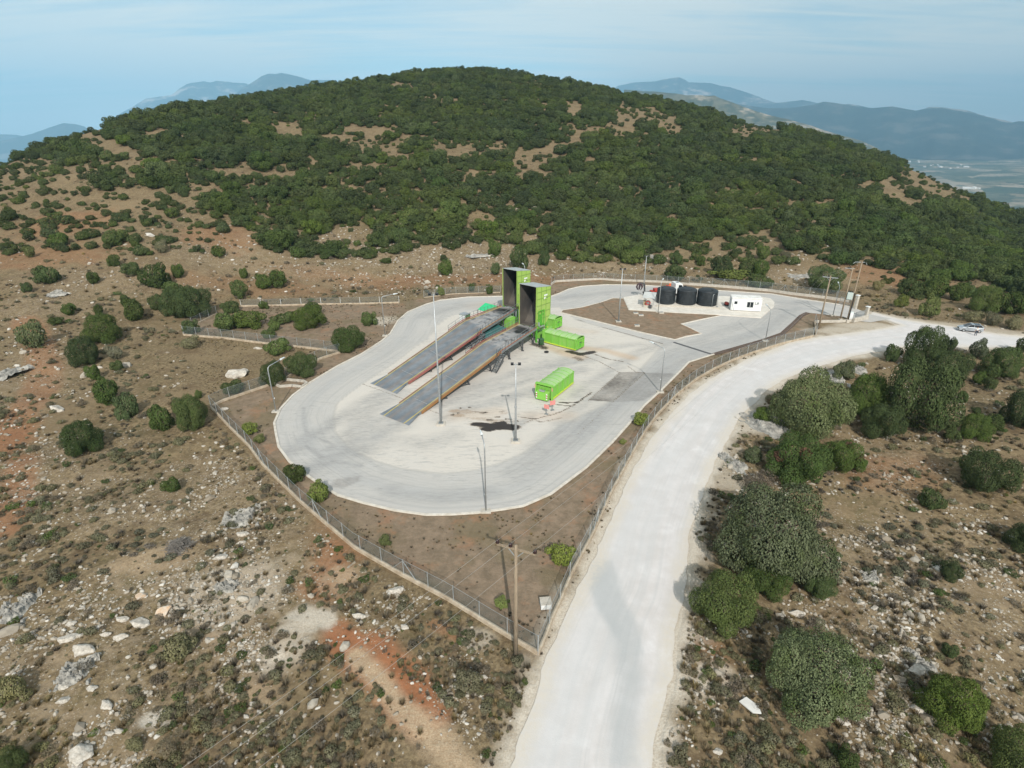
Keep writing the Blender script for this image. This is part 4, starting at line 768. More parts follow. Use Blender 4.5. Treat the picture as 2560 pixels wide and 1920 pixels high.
# sparse scatter on the open slopes at the left and on the banks
ok_sp = (ppy >= fr) & (((ppx < 560) & (ppy < 640)) | ((ppx > 2200) & (ppy < 760) & (ppy < fr+50)) | ((ppx > 1600) & (ppx < 2200) & (ppy < 660))) ; dens = np.where(ok_sp, 0.16, dens)
dens = np.where((ppx < -60) | (ppx > 2620), np.where(dq > 150, 0.8, 0.05), dens); dens = np.where(dq > crestd+45, 0, dens)
keep = rg.random(N) < dens; sds = sdist(fx, fy, SITE); keep &= (sds > 4)
cand = np.nonzero(keep)[0]
rad_ = rg.uniform(0.8, 1.6, N)+rg.random(N)**3*2.0; rad_ *= np.where(dens < 0.3, 0.72, 1.15)
cell = {}; sel = []
for (a, b, r) in OCC: cell.setdefault((int(a//6), int(b//6)), []).append((a, b, r*1.1))
for i in cand:
    a, b, r = fx[i], fy[i], rad_[i]; cx_, cy_ = int(a//6), int(b//6); good = True
    for u in (-1, 0, 1):
        for v in (-1, 0, 1):
            for (p, q, s_) in cell.get((cx_+u, cy_+v), ()):
                if (p-a)**2+(q-b)**2 < ((r+s_)*0.44)**2: good = False; break
            if not good: break
        if not good: break
    if good: cell.setdefault((cx_, cy_), []).append((a, b, r)); sel.append(i)
sel = np.array(sel); print('forest', len(sel))
infr = (ppx[sel] > -5) & (ppx[sel] < 2565) & (ppy[sel] > 0) & (dq[sel] < crestd[sel]-5)
size_px = rad_[sel]*FOC/dep[sel]; order = np.argsort(-(size_px*infr)); n_ind = 300-len(big)-2
ind = set(order[:n_ind].tolist())
zz_f = terrain(fx[sel], fy[sel], False)
P2 = []; R2 = []; S2 = []; I2 = []
for k, i in enumerate(sel):
    r = rad_[i]; h = r*rg.uniform(0.95, 1.45); z = zz_f[k]-0.15
    if k in ind:
        t = thing('oak_shrub', 'dark green rounded oak shrub at the front of the forest on the hill', 'shrub', (fx[i], fy[i], z), rg.uniform(0, 6.28), 'oak shrubs along the front of the hillside forest', (r*1.05, r*1.05, h))
        if ppx[i] < 700: t['label'] = 'dark green oak shrub scattered on the dry upper left slope'; t['group'] = 'oak shrubs scattered on the dry upper left slope'
        elif ppx[i] > 1900: t['label'] = 'dark green oak shrub in the dense wood on the right shoulder of the hill'; t['group'] = 'oak shrubs on the right shoulder of the hill'
        link('crown', MID['dark'][int(rg.integers(0, 5))], t); link('trunk', TR[int(rg.integers(0, 4))], t)
    else:
        P2.append((fx[i], fy[i], z)); R2.append((0, 0, rg.uniform(0, 6.28))); S2.append((r*1.08, r*1.08, h)); I2.append(int(rg.integers(0, 6)))
scatter('hillside_forest', P2, R2, S2, I2, FOR, 'dense dark green oak scrub forest covering the hill behind the yard', 'forest')

# ================================================================== ROCKS
def rock_mesh(name, seed, mater, sub=3, sx=1, sy=1, sz=1, cut=6):
    rgk = np.random.default_rng(seed); bm = bmesh.new(); bmesh.ops.create_icosphere(bm, subdivisions=sub, radius=1)
    co = np.array([v.co[:] for v in bm.verts])
    for c_ in range(cut):
        d = rgk.normal(size=3); d /= np.linalg.norm(d); h = rgk.uniform(0.45, 0.8); t = co@d; co = co-np.outer(np.maximum(t-h, 0), d)*0.92
    co = co*(1+0.10*np.sin(co[:, [1]]*5+seed)*np.cos(co[:, [0]]*6)+rgk.normal(size=(len(co), 1))*0.02*(sub > 1)); co = co*np.array([sx, sy, sz])
    for v, c_ in zip(bm.verts, co): v.co = c_
    me = bpy.data.meshes.new(name); bm.to_mesh(me); bm.free(); me.materials.append(mater); return me
M_ROCK = mat('limestone', (0.36, 0.32, 0.27), (0.60, 0.56, 0.50), 3.5, 0.95, bump=0.8, bscale=9)
M_STONE, n = newmat('loose_stone', 0.95); oi = n.t.nodes.new('ShaderNodeObjectInfo').outputs['Random']; c = n.mix(oi, (0.25, 0.21, 0.16), (0.48, 0.44, 0.38)); c = n.mix(n.rng(n.m('FRACT', n.m('MULTIPLY', oi, 9.3)), .8, .95), c, (0.62, 0.59, 0.54)); c = n.mix(n.rng(n.noise(3, 4, .7), .35, .65), c, n.mix(0.35, c, (0.22, 0.19, 0.15))); n.color(c)
M_ORST = mat('iron_stained_stone', (0.55, 0.36, 0.22), (0.62, 0.55, 0.46), 2.5, 0.95, bump=0.6)
RK = [rock_mesh('rock', 100+i, M_ROCK, 3, 1, rg.uniform(.6, .9), rg.uniform(.45, .65)) for i in range(6)]
rocks = [(548,1385,40,36,'big grey boulder beside the dry brush heap'),(988,1468,40,32,'big smooth white boulder just outside the left fence'),(898,1534,34,24,'flat oval white boulder left of the thistle stems'),(1010,1563,26,24,'white boulder nearest the powerline shadows'),(235,1716,30,26,'bright white oval stone in the lower left'),
 (410,1520,44,34,'orange stained boulder in the rock field'),(345,1545,60,38,'long pale split boulder in the rock field'),(306,1540,30,32,'tan boulder left of the long split boulder'),(350,1482,34,36,'rounded pale boulder above the orange stained one'),(205,1625,60,22,'ledge of pale rock beside a round scrub cushion'),(238,1640,40,20,'lower block of the pale ledge'),
 (160,1705,32,44,'tall grey block in the lower left'),(155,1745,36,30,'grey wedge under the tall grey block'),(170,1595,46,18,'long tan slab lying diagonally'),(265,1580,26,26,'jagged pale rock left of the grey slab'),(300,1590,36,26,'grey slab between pale rocks'),(183,1555,26,20,'grey cracked stone above the tan slab'),(382,1658,24,28,'upright pale stone left of the rubble heap'),
 (192,1823,28,36,'tan block in the lower left heap'),(275,1827,24,30,'grey flat faced block in the lower left heap'),(298,1820,26,28,'cracked block right of the flat faced one'),(265,1760,40,26,'pale block with a dark shaded side'),(210,1888,70,14,'long low slab near the bottom left'),(190,1910,34,26,'rounded stone at the bottom left edge'),
 (637,1340,14,18,'white pointed stone on the rock bank'),(575,1445,24,16,'pale stone below the grey boulder'),(560,1455,30,18,'stone pair beside the dry grass'),(613,1785,18,14,'white stone below the rubble'),(632,1750,20,16,'pale stone at the rubble foot'),(648,1772,16,14,'round stone right of the rubble foot'),(735,1815,14,14,'small white stone alone on brown soil'),
 (1188,1679,22,16,'pale stone near the grey scrub cushion'),(1212,1687,16,18,'second pale stone near the grey scrub cushion'),(1115,1742,18,14,'white stone at the dirt track edge'),(1198,1830,14,20,'white stone by the road edge'),(1470,1500,1,1,''),(2030,1770,1,1,''),
 (1950,1532,24,14,'pale ledge in front of the small green oak'),(1991,1523,40,22,'white humped rock under the small green oak'),(1954,1237,24,12,'grey flat stone at the foot of the patched oak'),(1967,1231,14,12,'white stone beside the grey flat one'),(2177,1450,34,26,'cracked grey outcrop on the right stony slope'),(2150,1502,24,20,'round pale boulder on the right stony slope'),(2185,1515,22,20,'split boulder on the right stony slope'),
 (2283,1590,18,20,'pale round boulder above the lower right oak'),(2110,1600,20,12,'flat white stone right of the big lower oak'),(2260,1705,20,14,'stone left of the lower right oak'),(2105,1800,36,14,'long pale ledge below the big lower oak'),(2290,1765,44,22,'stacked pale ledge left of the lower right oak'),(2290,1665,50,30,'dark weathered rock outcrop by the lower right oak'),
 (2145,1848,16,14,'white stone in the bottom right soil'),(2228,1865,16,20,'tall white stone in the bottom right soil'),(1850,1835,28,14,'white rock among grey scrub near the bottom'),(1795,1870,26,16,'pale rock at the bottom beside the road'),(140,925+95,50,14,'pale flat outcrop on the left slope'),(605,1330,30,14,'pale block on the rock bank'),(600,1350,20,16,'tan block on the rock bank'),
 (245,858+60,20,12,'small pale stone below the ragged oak'),(600,932,60,14,'broken white outcrop outside the short fence'),(562,1020-0,22,10,'lone white stone inside the corner verge'),(643,868,24,12,'white stones outside the enclosure fence')]
for i, (a, b, w_, h_, lab) in enumerate(rocks):
    if not lab: continue
    g = T(a, b+h_*0.3)
    if g is None: continue
    g.z = float(terrain(np.array([g.x]), np.array([g.y]))[0]); k = ppm(g); r = w_/2/k
    o = link('boulder', RK[i % 6], None, (g.x, g.y, g.z+r*0.1), (rg.uniform(-.15, .15), rg.uniform(-.15, .15), rg.uniform(-.5, .5)), (r*1.05, r*rg.uniform(.8, 1.1), r*rg.uniform(.7, 1.0)))
    tag(o, lab, 'boulder')
    if 'orange' in lab: o.data = rock_mesh('rock', 140, M_ORST, 3, 1, .8, .5)
sl = MB(); g = G(1874, 1766); sl.prism([(-.62,-.28),(.35,-.42),(.78,-.1),(.45,.28),(-.4,.34)], 0, .1)
o = sl.build('stone_slab', mat('pale_slab', (.55,.54,.52), (.64,.63,.60), 2, .8), bevel=.015); o.location = (g.x, g.y, g.z+.12); o.rotation_euler = (.05,.04,-.75); tag(o, 'flat white stone slab lying beside the road under the big lower right oak', 'slab')
M_OUT = mat('weathered_limestone', (0.15, 0.145, 0.135), (0.44, 0.42, 0.38), 2.2, .95, bump=1.0, bscale=5)
def outcrop(name, seed):
    bm = bmesh.new(); bmesh.ops.create_grid(bm, x_segments=44, y_segments=44, size=1.0)
    P_ = np.array([v.co[:] for v in bm.verts]); r = np.hypot(P_[:, 0], P_[:, 1]*1.15)*(1+1.1*(fbm(P_[:, 0]+9, P_[:, 1]+9, .55, seed, 4)-.5)*2)
    h = sstep(1.0, .35, r)*(.55+.7*np.abs(fbm(P_[:, 0]*1.0+5, P_[:, 1]*2.4+5, .34, seed+2, 5, .6)-.5)*3)-.12+.25*(np.floor(fbm(P_[:, 0]+3, P_[:, 1]*2.2, .4, seed+4, 3)*9)/9-.5)*sstep(1.0, .5, r)
    for v, z, q in zip(bm.verts, h, r): v.co.z = z
    bmesh.ops.delete(bm, geom=[v for v, q in zip(list(bm.verts), r) if q > 1.02], context='VERTS'); me = bpy.data.meshes.new(name); bm.to_mesh(me); bm.free(); me.materials.append(M_OUT); return me
OC = [outcrop('rock_outcrop', 3+i*7) for i in range(3)]
for i, (a, b, w_, h_, lab) in enumerate([(35,1525,95,80,'grey jagged limestone ledge at the left edge of the foreground'),(1915,1065,110,80,'pale grey rock sheet below the broad oak at the road bend'),(1838,1165,60,60,'broken pale rock at the road side below the bend'),(2085,945,80,45,'grey rock outcrop at the road edge near the clump'),(2140,925,50,30,'smaller grey rock beside the road edge outcrop'),
   (2300,1660,80,55,'dark weathered rock sheet touching the round lower right oak'),(2180,1450,50,40,'pale fractured rock in the stony right slope'),(15,935,80,60,'pale rock patch at the left edge of the slope'),(680,945,70,26,'white rock outcrop beside the culvert'),(2010,690,90,26,'pale rocky slab on the slope above the back fence'),(1190,640,70,20,'white rock band on the bank behind the rear hopper'),(1640,645,50,18,'white rock on the bank above the tanks'),(190,1690,100,70,'broken pale bedrock under the left foreground boulders'),(560,1470,80,46,'rubble covered bedrock near the big grey boulder'),(140,735,80,22,'pale rock band by the lone oak on the far left'),(600,1300,110,60,'rough bedrock on the rock bank above the brush heap')]):
    g = T(a, b)
    if g is None: continue
    z = float(terrain(np.array([g.x]), np.array([g.y]))[0]); k = ppm(g); r = w_/2/k; ry = h_/2/k/max(.35, sin(atan2(CAM_H-g.z, hypot(g.x, g.y)))); o = link('rock_outcrop', OC[i % 3], None, (g.x, g.y, z), (0, 0, rg.uniform(-.4, .4)), (r*.85, ry*.85, min(r, 1.6)*.42)); tag(o, lab, 'rock outcrop')
# loose stones and low plants: far too many to count
def field(n, y0, y1, fn, seed):
    """random ground points spread over the photo area, weighted by fn(px,py)"""
    r_ = np.random.default_rng(seed); az = r_.uniform(radians(-63), radians(63), n); u = r_.random(n); d_ = np.exp(np.log(16)+u*(np.log(y1)-np.log(16)))
    X = d_*np.sin(az); Y = d_*np.cos(az); Z = terrain(X, Y); de = Y*cos(PITCH)-(Z-CAM_H)*sin(PITCH); u_ = Y*sin(PITCH)+(Z-CAM_H)*cos(PITCH); px = 1280+FOC*X/np.maximum(de, 1); py = 960-FOC*u_/np.maximum(de, 1)
    out_ = (sdist(X, Y, SITE) > 0.5) & (px > -150) & (px < 2710) & (py < 2060)
    w_ = fn(px, py, X, Y)*out_; k = r_.random(n) < w_; return X[k], Y[k], Z[k], px[k], py[k], r_
me_g = bpy.data.objects['ground'].data
def clump(X, Y, s_, sd, lo, hi): return sstep(lo, hi, fbm(X, Y, s_, sd, 3))
def off_track(px, py):
    q = seg_dist(px, py, [(850,1575),(930,1665),(1010,1745),(1090,1840),(1190,1960)]); return sstep(14, 55, q)*sstep(.75, 1.15, np.hypot((px-775)/75, (py-1555)/55))
def w_stone(px, py, X, Y):
    w_ = np.zeros(len(px))
    for a, b, rx, ry, v in [(560,1480,260,170,1.0),(200,1650,260,220,.9),(620,1640,140,160,1.),(260,1830,200,120,1.),(600,1260,170,120,.7),(430,1240,180,90,.5),(60,1150,180,300,.5),(60,900,120,160,.5),(2200,1640,220,330,.95),(2350,1450,330,270,.9),(2080,1330,200,150,.9),(2480,1600,200,300,.8),(2200,1150,200,120,.6),(1780,1560,90,130,.6),(1830,1180,90,80,.8),
        (1020,640,460,70,1.0),(1500,665,200,30,.6),(2010,680,90,40,.9),(640,650,260,50,.5),(300,700,200,50,.5),(960,1500,260,120,.35),(1180,1700,120,120,.5),(1260,1560,100,60,.4),(2400,1050,200,180,.4),(2150,800,120,12,.9),(1850,1800,200,120,.5),(600,950,160,40,.6)]:
        w_ = np.maximum(w_, v*np.exp(-(((px-a)/rx)**2+((py-b)/ry)**2)*1.1))
    return (1.0*w_*clump(X, Y, 3.2, 7, .37, .60)+0.018)*(.25+.75*off_track(px, py))
ST = [rock_mesh('stone', 150+i, M_STONE, 1 if i else 2, 1, rg.uniform(.6, .95), rg.uniform(.45, .75), 4) for i in range(4)]
X, Y, Z, a, b, r_ = field(300000, 18, 210, w_stone, 3); k = len(X); sc = (0.024+0.125*r_.random(k)**3.2)*(1+np.hypot(X, Y)/62)
sc = np.where(r_.random(k) < 0.012, sc*3.0, sc)
scatter('loose_stones', np.stack([X, Y, Z+sc*.12], 1), np.stack([r_.uniform(-.4, .4, k), r_.uniform(-.4, .4, k), r_.uniform(0, 6.28, k)], 1), np.stack([sc, sc, sc*r_.uniform(.6, 1.1, k)], 1), r_.integers(0, 4, k), ST, 'loose pale limestone stones strewn over the dry ground', 'stones'); print('stones', k)
def tuft_mesh(name, seed, n_, mater, h=1.0, spread=.6):
    rr = np.random.default_rng(seed); a = rr.uniform(0, 2*pi, n_); lean = rr.uniform(.1, 1.0, n_)*spread; r0 = rr.uniform(0, .35, n_)
    bx, by = r0*np.cos(a), r0*np.sin(a); hh = rr.uniform(.5, 1.0, n_)*h; tx, ty = bx+lean*np.cos(a), by+lean*np.sin(a); w_ = .045
    px_, py_ = -np.sin(a)*w_, np.cos(a)*w_
    V_ = np.stack([np.stack([bx-px_, by-py_, np.zeros(n_)], 1), np.stack([bx+px_, by+py_, np.zeros(n_)], 1), np.stack([tx, ty, hh], 1)], 1).reshape(-1, 3)
    me = raw_mesh(name, V_, np.arange(n_*3).reshape(-1, 3), mater); at = me.attributes.new('leaf', 'FLOAT', 'FACE'); at.data.foreach_set('value', rr.random(n_).astype(np.float32)); return me
LOW = [crown_mesh('low_scrub', 80, 420, .12, L_SAGE, 6, .6, ragged=.3, fill=.5), crown_mesh('low_scrub', 81, 420, .10, L_TWIG, 6, .6, ragged=.3, fill=.5), crown_mesh('low_scrub', 82, 420, .12, L_DARK, 6, .6, ragged=.3, fill=.5), tuft_mesh('dry_tuft', 83, 90, L_DRY), tuft_mesh('dry_tuft', 84, 110, L_TWIG)]
def w_low(px, py, X, Y):
    w_ = 0.16+0.60*clump(X, Y, 5, 17, .40, .68); w_ = w_*np.where((px < 900) | (px > 1600), 1.0, .7); w_ *= 1-.45*np.exp(-(((px-500)/420)**2+((py-1560)/260)**2))
    w_ *= np.where((py < 700), .5, 1.0); w_ *= 1-0.8*np.exp(-(((px-1050)/120)**2+((py-1840)/140)**2)); return w_*0.75*(.06+.94*off_track(px, py))
X, Y, Z, a, b, r_ = field(125000, 16, 260, w_low, 4); k = len(X); sc = (0.10+0.36*r_.random(k)**3.0)*(1+np.hypot(X, Y)/160)
idx = r_.choice(5, k, p=[.22, .12, .05, .38, .23]); idx = np.where((a < 500) & (b < 1400) & (r_.random(k) < .3), 0, idx)
scatter('low_scrub', np.stack([X, Y, Z-.02], 1), np.stack([np.zeros(k), np.zeros(k), r_.uniform(0, 6.28, k)], 1), np.stack([sc, sc, sc*r_.uniform(.7, 1.1, k)], 1), idx, LOW, 'dry grass tufts and grey green cushion scrub over the open ground', 'scrub'); print('low', k)
# dry weeds inside the fence
r_ = np.random.default_rng(9); X = r_.uniform(-60, 45, 60000); Y = r_.uniform(26, 135, 60000); k = (sdist(X, Y, SITE) < -0.6) & (sdist(X, Y, YARD) > 0.5) & (sdist(X, Y, ROAD) > 0.4) & (r_.random(60000) < .05+.5*clump(X, Y, 5, 27, .45, .65)); X, Y = X[k], Y[k]; k = len(X)
sc = 0.06+0.14*r_.random(k); scatter('verge_grass', np.stack([X, Y, terrain(X, Y)], 1), np.stack([np.zeros(k), np.zeros(k), r_.uniform(0, 6.28, k)], 1), np.stack([sc*1.4, sc*1.4, sc], 1), r_.choice([0, 1, 1], k), [LOW[3], LOW[4]], 'short dry weeds on the brown verge inside the fence', 'grass'); print('verge', k)
# the dry brush heap in the left rocks
bh = MB(); rr = random.Random(4)
for i in range(420):
    a = rr.uniform(0, 2*pi); r = rr.uniform(0, .8); z = (1-r)*rr.uniform(.1, .75); th = rr.uniform(0, pi); L_ = rr.uniform(.25, .8); c = Vector((r*cos(a), r*sin(a), z)); d = Vector((cos(th), sin(th), rr.uniform(-.35, .35)))*L_/2
    bh.bar(c-d, c+d, rr.uniform(.012, .03))
g = T(446, 1370); k = ppm(g); o = bh.build('brush_heap', mat('dead_wood', (.13,.115,.10), (.24,.22,.20), 5, .95)); o.location = (g.x, g.y, g.z); o.scale = (82/2/k, 82/2/k, 1.1); tag(o, 'heap of dead grey branches among the left rocks', 'brush heap')
# ================================================================== METAL AND PAINT
def paint(name, c, dirt=(0.2, 0.16, 0.1), amt=0.25, rough=0.45, sc=1.2, metal=0.0, spec=0.4):
    m, n = newmat(name, rough, spec)
    c_ = n.mix(n.m('MULTIPLY', n.rng(n.noise(sc, 6, 0.7, (1, 1, 0.35)), 0.45, 0.75), amt), c, dirt)
    c_ = n.mix(n.m('MULTIPLY', n.rng(n.noise(sc*9, 4, 0.7), 0.6, 0.8), amt*0.6), c_, tuple(q*0.6 for q in c)); n.color(c_)
    n.b.inputs['Metallic'].default_value = metal; return m
M_GRN = paint('lime_paint', (0.19, 0.47, 0.065), (0.30, 0.44, 0.15), 0.75); M_LGR = paint('hopper_paint', (0.33, 0.50, 0.105), (0.34, 0.39, 0.14), 0.8); M_LID = paint('faded_lid', (0.31, 0.49, 0.20), (0.42, 0.48, 0.33), 0.9, 0.6)
M_RIB = paint('rib_paint', (0.20, 0.33, 0.07), (0.2, 0.24, 0.1), .6); M_GDK = paint('green_frame', (0.10, 0.40, 0.04), (0.1, 0.2, 0.05), 0.4); M_YEL = paint('yellow_rail', (0.50, 0.60, 0.06), (0.35, 0.25, 0.08), 0.6); M_BLK = mat('black_rubber', (0.02, 0.02, 0.021), (0.04, 0.04, 0.04), 5, 0.8)
M_STL = mat('galvanised', (0.36, 0.38, 0.39), (0.50, 0.52, 0.53), 6, 0.45, 0.5); M_DKS = mat('dark_steel', (0.045, 0.048, 0.052), (0.10, 0.10, 0.105), 4, 0.6, 0.2)
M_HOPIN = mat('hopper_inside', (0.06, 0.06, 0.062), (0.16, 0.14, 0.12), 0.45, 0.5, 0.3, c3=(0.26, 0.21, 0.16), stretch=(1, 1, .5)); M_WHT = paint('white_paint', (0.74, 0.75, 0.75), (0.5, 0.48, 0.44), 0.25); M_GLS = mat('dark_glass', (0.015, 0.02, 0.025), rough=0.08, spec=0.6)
M_RED = paint('red_paint', (0.42, 0.055, 0.04), (0.2, 0.08, 0.06), .5); M_REDB = paint('red_oxide_beam', (0.34, 0.12, 0.10), (0.24, 0.13, 0.09), .6); M_OCH = paint('ochre_beam', (0.33, 0.16, 0.055), (0.20, 0.11, 0.065), .6); M_YST = paint('yellow_line', (0.62, 0.46, 0.08), (0.3, 0.24, 0.12), .6)
M_ORG = mat('hi_vis_orange', (0.80, 0.13, 0.03), rough=.7); M_SKIN = mat('skin', (0.45, 0.28, 0.20), rough=.6); M_JEAN = mat('dark_trousers', (0.06, 0.075, 0.10), rough=.85); M_SHIRT = mat('white_shirt', (0.68, 0.68, 0.68), rough=.85); M_HAIR = mat('dark_hair', (.03,.022,.018), rough=.8)
M_WOOD = mat('pole_wood', (0.22, 0.165, 0.115), (0.36, 0.29, 0.21), 3, .9, bump=.5, stretch=(6, 6, .6)); M_INS = mat('insulator', (.045,.025,.025), rough=.25, spec=.6); M_TANK = mat('black_plastic', (0.018, 0.022, 0.025), (0.035, 0.04, 0.045), 1.2, .45); M_CONC = mat('cast_concrete', (.40,.365,.315), (.55,.51,.45), 2, .9, bump=.3)
M_GRY = mat('grey_metal', (.22,.24,.25), (.32,.34,.35), 4, .55, .4); M_PINK = paint('faded_red_board', (.62,.24,.22), (.6,.35,.3), .5, .7)
m_deck, n = newmat('steel_deck', 0.55, 0.4); n.b.inputs['Metallic'].default_value = 0.25
c = n.mix(n.rng(n.attr('across'), 0, 1), (0.165, 0.185, 0.205), (0.165, 0.185, 0.205))
c = n.mix(n.rng(n.noise(0.35, 5, .65), .4, .65), (0.165, 0.19, 0.215), (0.25, 0.275, 0.30)); c = n.mix(n.m('MULTIPLY', n.attr('track'), n.rng(n.noise(1.2, 5, .7), .25, .6, .35, 1.)), c, (0.25, 0.215, 0.195)); c = n.mix(n.m('MULTIPLY', n.attr('worn'), n.rng(n.noise(.8, 6, .7), .35, .6)), c, (0.42, 0.40, 0.39)); c = n.mix(n.attr('oil'), c, (.02,.019,.018)); n.color(c)
UP = Vector((0, 0, 1))

# ================================================================== TIPPING RAMPS
def ramp_thing(name, label, NL, NR, BL, BR, EL, ER, hb, he, right_mat, ribs, kiosk=False):
    """surveyed corners: near, break, end (left, right); deck rises to hb then he"""
    o = (NL+NR)/2; t = thing(name, label, 'ramp', o)
    P = [[NL-o, NR-o], [BL-o, BR-o], [EL-o, ER-o]]
    for k, h in enumerate((0.0, hb, he)):
        for q in P[k]: q.z = h
    def at(s, u):        # s 0..2 along, u 0..1 across
        k = min(int(s), 1); f = s-k; a = P[k][0].lerp(P[k+1][0], f); b = P[k][1].lerp(P[k+1][1], f); return a.lerp(b, u)
    ns, nu = 90, 20; V_ = []; A = []; 
    for i in range(ns+1):
        for j in range(nu+1): p = at(2*i/ns, j/nu); V_.append(p+UP*0.06); A.append((2*i/ns, j/nu))
    F_ = [(i*(nu+1)+j, i*(nu+1)+j+1, (i+1)*(nu+1)+j+1, (i+1)*(nu+1)+j) for i in range(ns) for j in range(nu)]
    me = bpy.data.meshes.new('deck'); me.from_pydata(V_, [], F_); me.update(); me.materials.append(m_deck); A = np.array(A); s_, u_ = A[:, 0], A[:, 1]; tr = np.exp(-((u_-.30)/.085)**2)+np.exp(-((u_-.70)/.085)**2)
    setattr_f(me, 'across', u_); setattr_f(me, 'track', tr*.9); vx = np.array([v.x for v in V_])+o.x; vy = np.array([v.y for v in V_])+o.y
    setattr_f(me, 'worn', sstep(1.0, 1.12, s_)*.8+.25*(fbm(vx, vy, 1.5, 5) > .56)); setattr_f(me, 'oil', np.clip(sstep(1.60, 1.75, s_)*(1-sstep(1.88, 1.97, s_))*(np.abs(u_-.45) < .38)*(.2+1.1*fbm(vx, vy, 1.8, 6))+(s_ > 1.15)*(fbm(vx, vy, .9, 8) > .64)*.6, 0, 1))
    link('deck', me, t); sol = MB()
    th = 0.30
    for a, b in ((0.12, 1.0), (1.0, 2.0)):
        q = [at(a, 0), at(a, 1), at(b, 1), at(b, 0)]; i = len(sol.v); dn = [max(-x.z, -th) for x in q]
        sol.v += [tuple(p+UP*0.045) for p in q]+[tuple(p+UP*(d+.0)) for p, d in zip(q, dn)]
        for f in ((4,5,6,7),(0,1,5,4),(1,2,6,5),(2,3,7,6),(3,0,4,7)): sol.f.append(tuple(i+k for k in f)); sol.m.append(0)
    sol.build('under_frame', M_GRY, t)
    for u, m_, nm in ((-0.02, M_OCH, 'side_beam'), (1.02, right_mat, 'side_beam')):
        for a, c_ in ((0.14, 1.0), (1.0, 2.0)):
            b = MB(); pa, pb = at(a, u), at(c_, u); b.bar(pa+UP*(-.04 if u > .5 else -.10), pb+UP*(-.04 if u > .5 else -.10), .14, .40)
            b.build(nm, m_ if a < .5 or u < .5 else M_GRY, t, bevel=.015)
    for u in (0.055, 0.945):
        b = MB(); 
        for a, c_ in ((0.0, 1.0), (1.0, 2.0)): b.bar(at(a, u)+UP*.075, at(c_, u)+UP*.075, .10, .02)
        b.build('edge_line', M_YST, t)
    if ribs:
        b = MB()
        for k in range(64):
            s0 = 0.03+k*0.0150; b.bar(at(s0, .10)+UP*.07, at(s0, .24)+UP*.07, .05, .03)
        b.build('grip_strip', M_GRY, t)
    b = MB()
    for s0 in (.22, .52): b.bar(at(s0, .28)+UP*.075, at(s0, .85)+UP*.075, .07, .02)
    b.build('plate_seam', M_STL, t)
    for u, s0, sgn in ((1.03, .94, 1), (-0.03, .80, -1)):            # railings on the upper part
        pts = [at(s0+(2-s0)*k/13, u) for k in range(14)]
        r = MB()
        for p in pts: r.bar(p, p+UP*1.15, .05)
        r.build('railing_post', M_DKS, t)
        r = MB(); r.cur = 0
        for h in (1.12, .62):
            for p, q in zip(pts[:-1], pts[1:]): r.bar(p+UP*h, q+UP*h, .045)
        r.build('handrail', M_GRY, t)
        r = MB()
        for p, q in zip(pts[:-1], pts[1:]): r.bar(p+UP*.28, q+UP*.28, .03, .16)
        r.build('toe_board', M_REDB, t)
    for s0 in (.38, .62, .88, 1.25, 1.62, 1.95):
        for u in (.04, .96):
            p = at(s0, u); b = MB()
            if p.z > .5:
                b.bar(Vector((p.x, p.y, 0)), p-UP*.25, .22); q = at(s0, .3 if u < .5 else .7)
                if p.z > 1.2: b.bar(Vector((p.x, p.y, .1)), q-UP*.25, .08); b.bar(Vector((p.x, p.y, .1)), at(max(s0-.12, 0), u)-UP*.25, .10)
                b.box((p.x, p.y, .03), (.45, .45, .06)); b.build('support_leg', M_DKS, t)
    # wing plates at the foot
    b = MB()
    for u0, u1, sg in ((-.0, -.16, 0), (1.0, 1.16, 1)):
        p0, p1, p2 = at(0, u0), at(0, u1), at(.13, u0); b.quad(p0+UP*.05, p1+UP*.035, p2+UP*.06) if sg else b.quad(p1+UP*.035, p0+UP*.05, p2+UP*.06)
    for part in ('foot_plate',):
        b.build(part, m_deck, t)
    return t, at, o
def flat(v): return Vector((v.x, v.y, 0))
EA = [g for g in (G(1253.5, 765.6, 2.8), G(1292.5, 772, 2.8))]; EB = [G(1297, 809.5, 2.8), G(1340, 821, 2.8)]
rampA, atA, oA = ramp_thing('tipping_ramp', 'farther steel truck ramp with red outer beam leading to the rear hopper', flat(G(933,962)), flat(G(984,982)), flat(G(1160,803,2.35)), flat(G(1203,829,2.35)), flat(EA[0]), flat(EA[1]), 2.35, 2.75, M_REDB, False)
rampB, atB, oB = ramp_thing('tipping_ramp', 'nearer steel truck ramp with ribbed grip strip leading to the front hopper', flat(G(957,1039)), flat(G(1013,1061)), flat(G(1207,857,2.35)), flat(G(1252,880,2.35)), flat(EB[0]), flat(EB[1]), 2.35, 2.75, M_OCH, True)
def stairs(at, o, s0, s1, u, label):
    a = at(s0, u)+o; b = at(s1, u)+o; d = (b-a); d.z = 0; d.normalize(); top = b-UP*.05; L = top.z*1.25; foot = Vector((top.x, top.y, 0))-d*L; sd_ = Vector((d.y, -d.x, 0))*.95*(1 if u > .5 else -1)
    t = thing('staircase', label, 'stairs', foot); top = top-foot; f = Vector((0, 0, 0))
    for q, nm in ((0.06, 's'), (1.0, 's')):
        b_ = MB(); b_.bar(f+sd_*q, top+sd_*q, .07, .24); b_.build('stringer', M_DKS, t)
        b_ = MB(); b_.bar(f+sd_*q+UP*1.0, top+sd_*q+UP*1.0, .045)
        for k in range(4): p = f.lerp(top, k/3.)+sd_*q; b_.bar(p, p+UP*1.0, .04)
        b_.build('handrail', M_DKS, t)
    n_ = 10
    for k in range(n_):
        p = f.lerp(top, (k+.7)/n_); b_ = MB(); b_.bar(p+sd_*.08, p+sd_*.98, .24, .04); b_.build('tread', M_GRY, t)
    return t
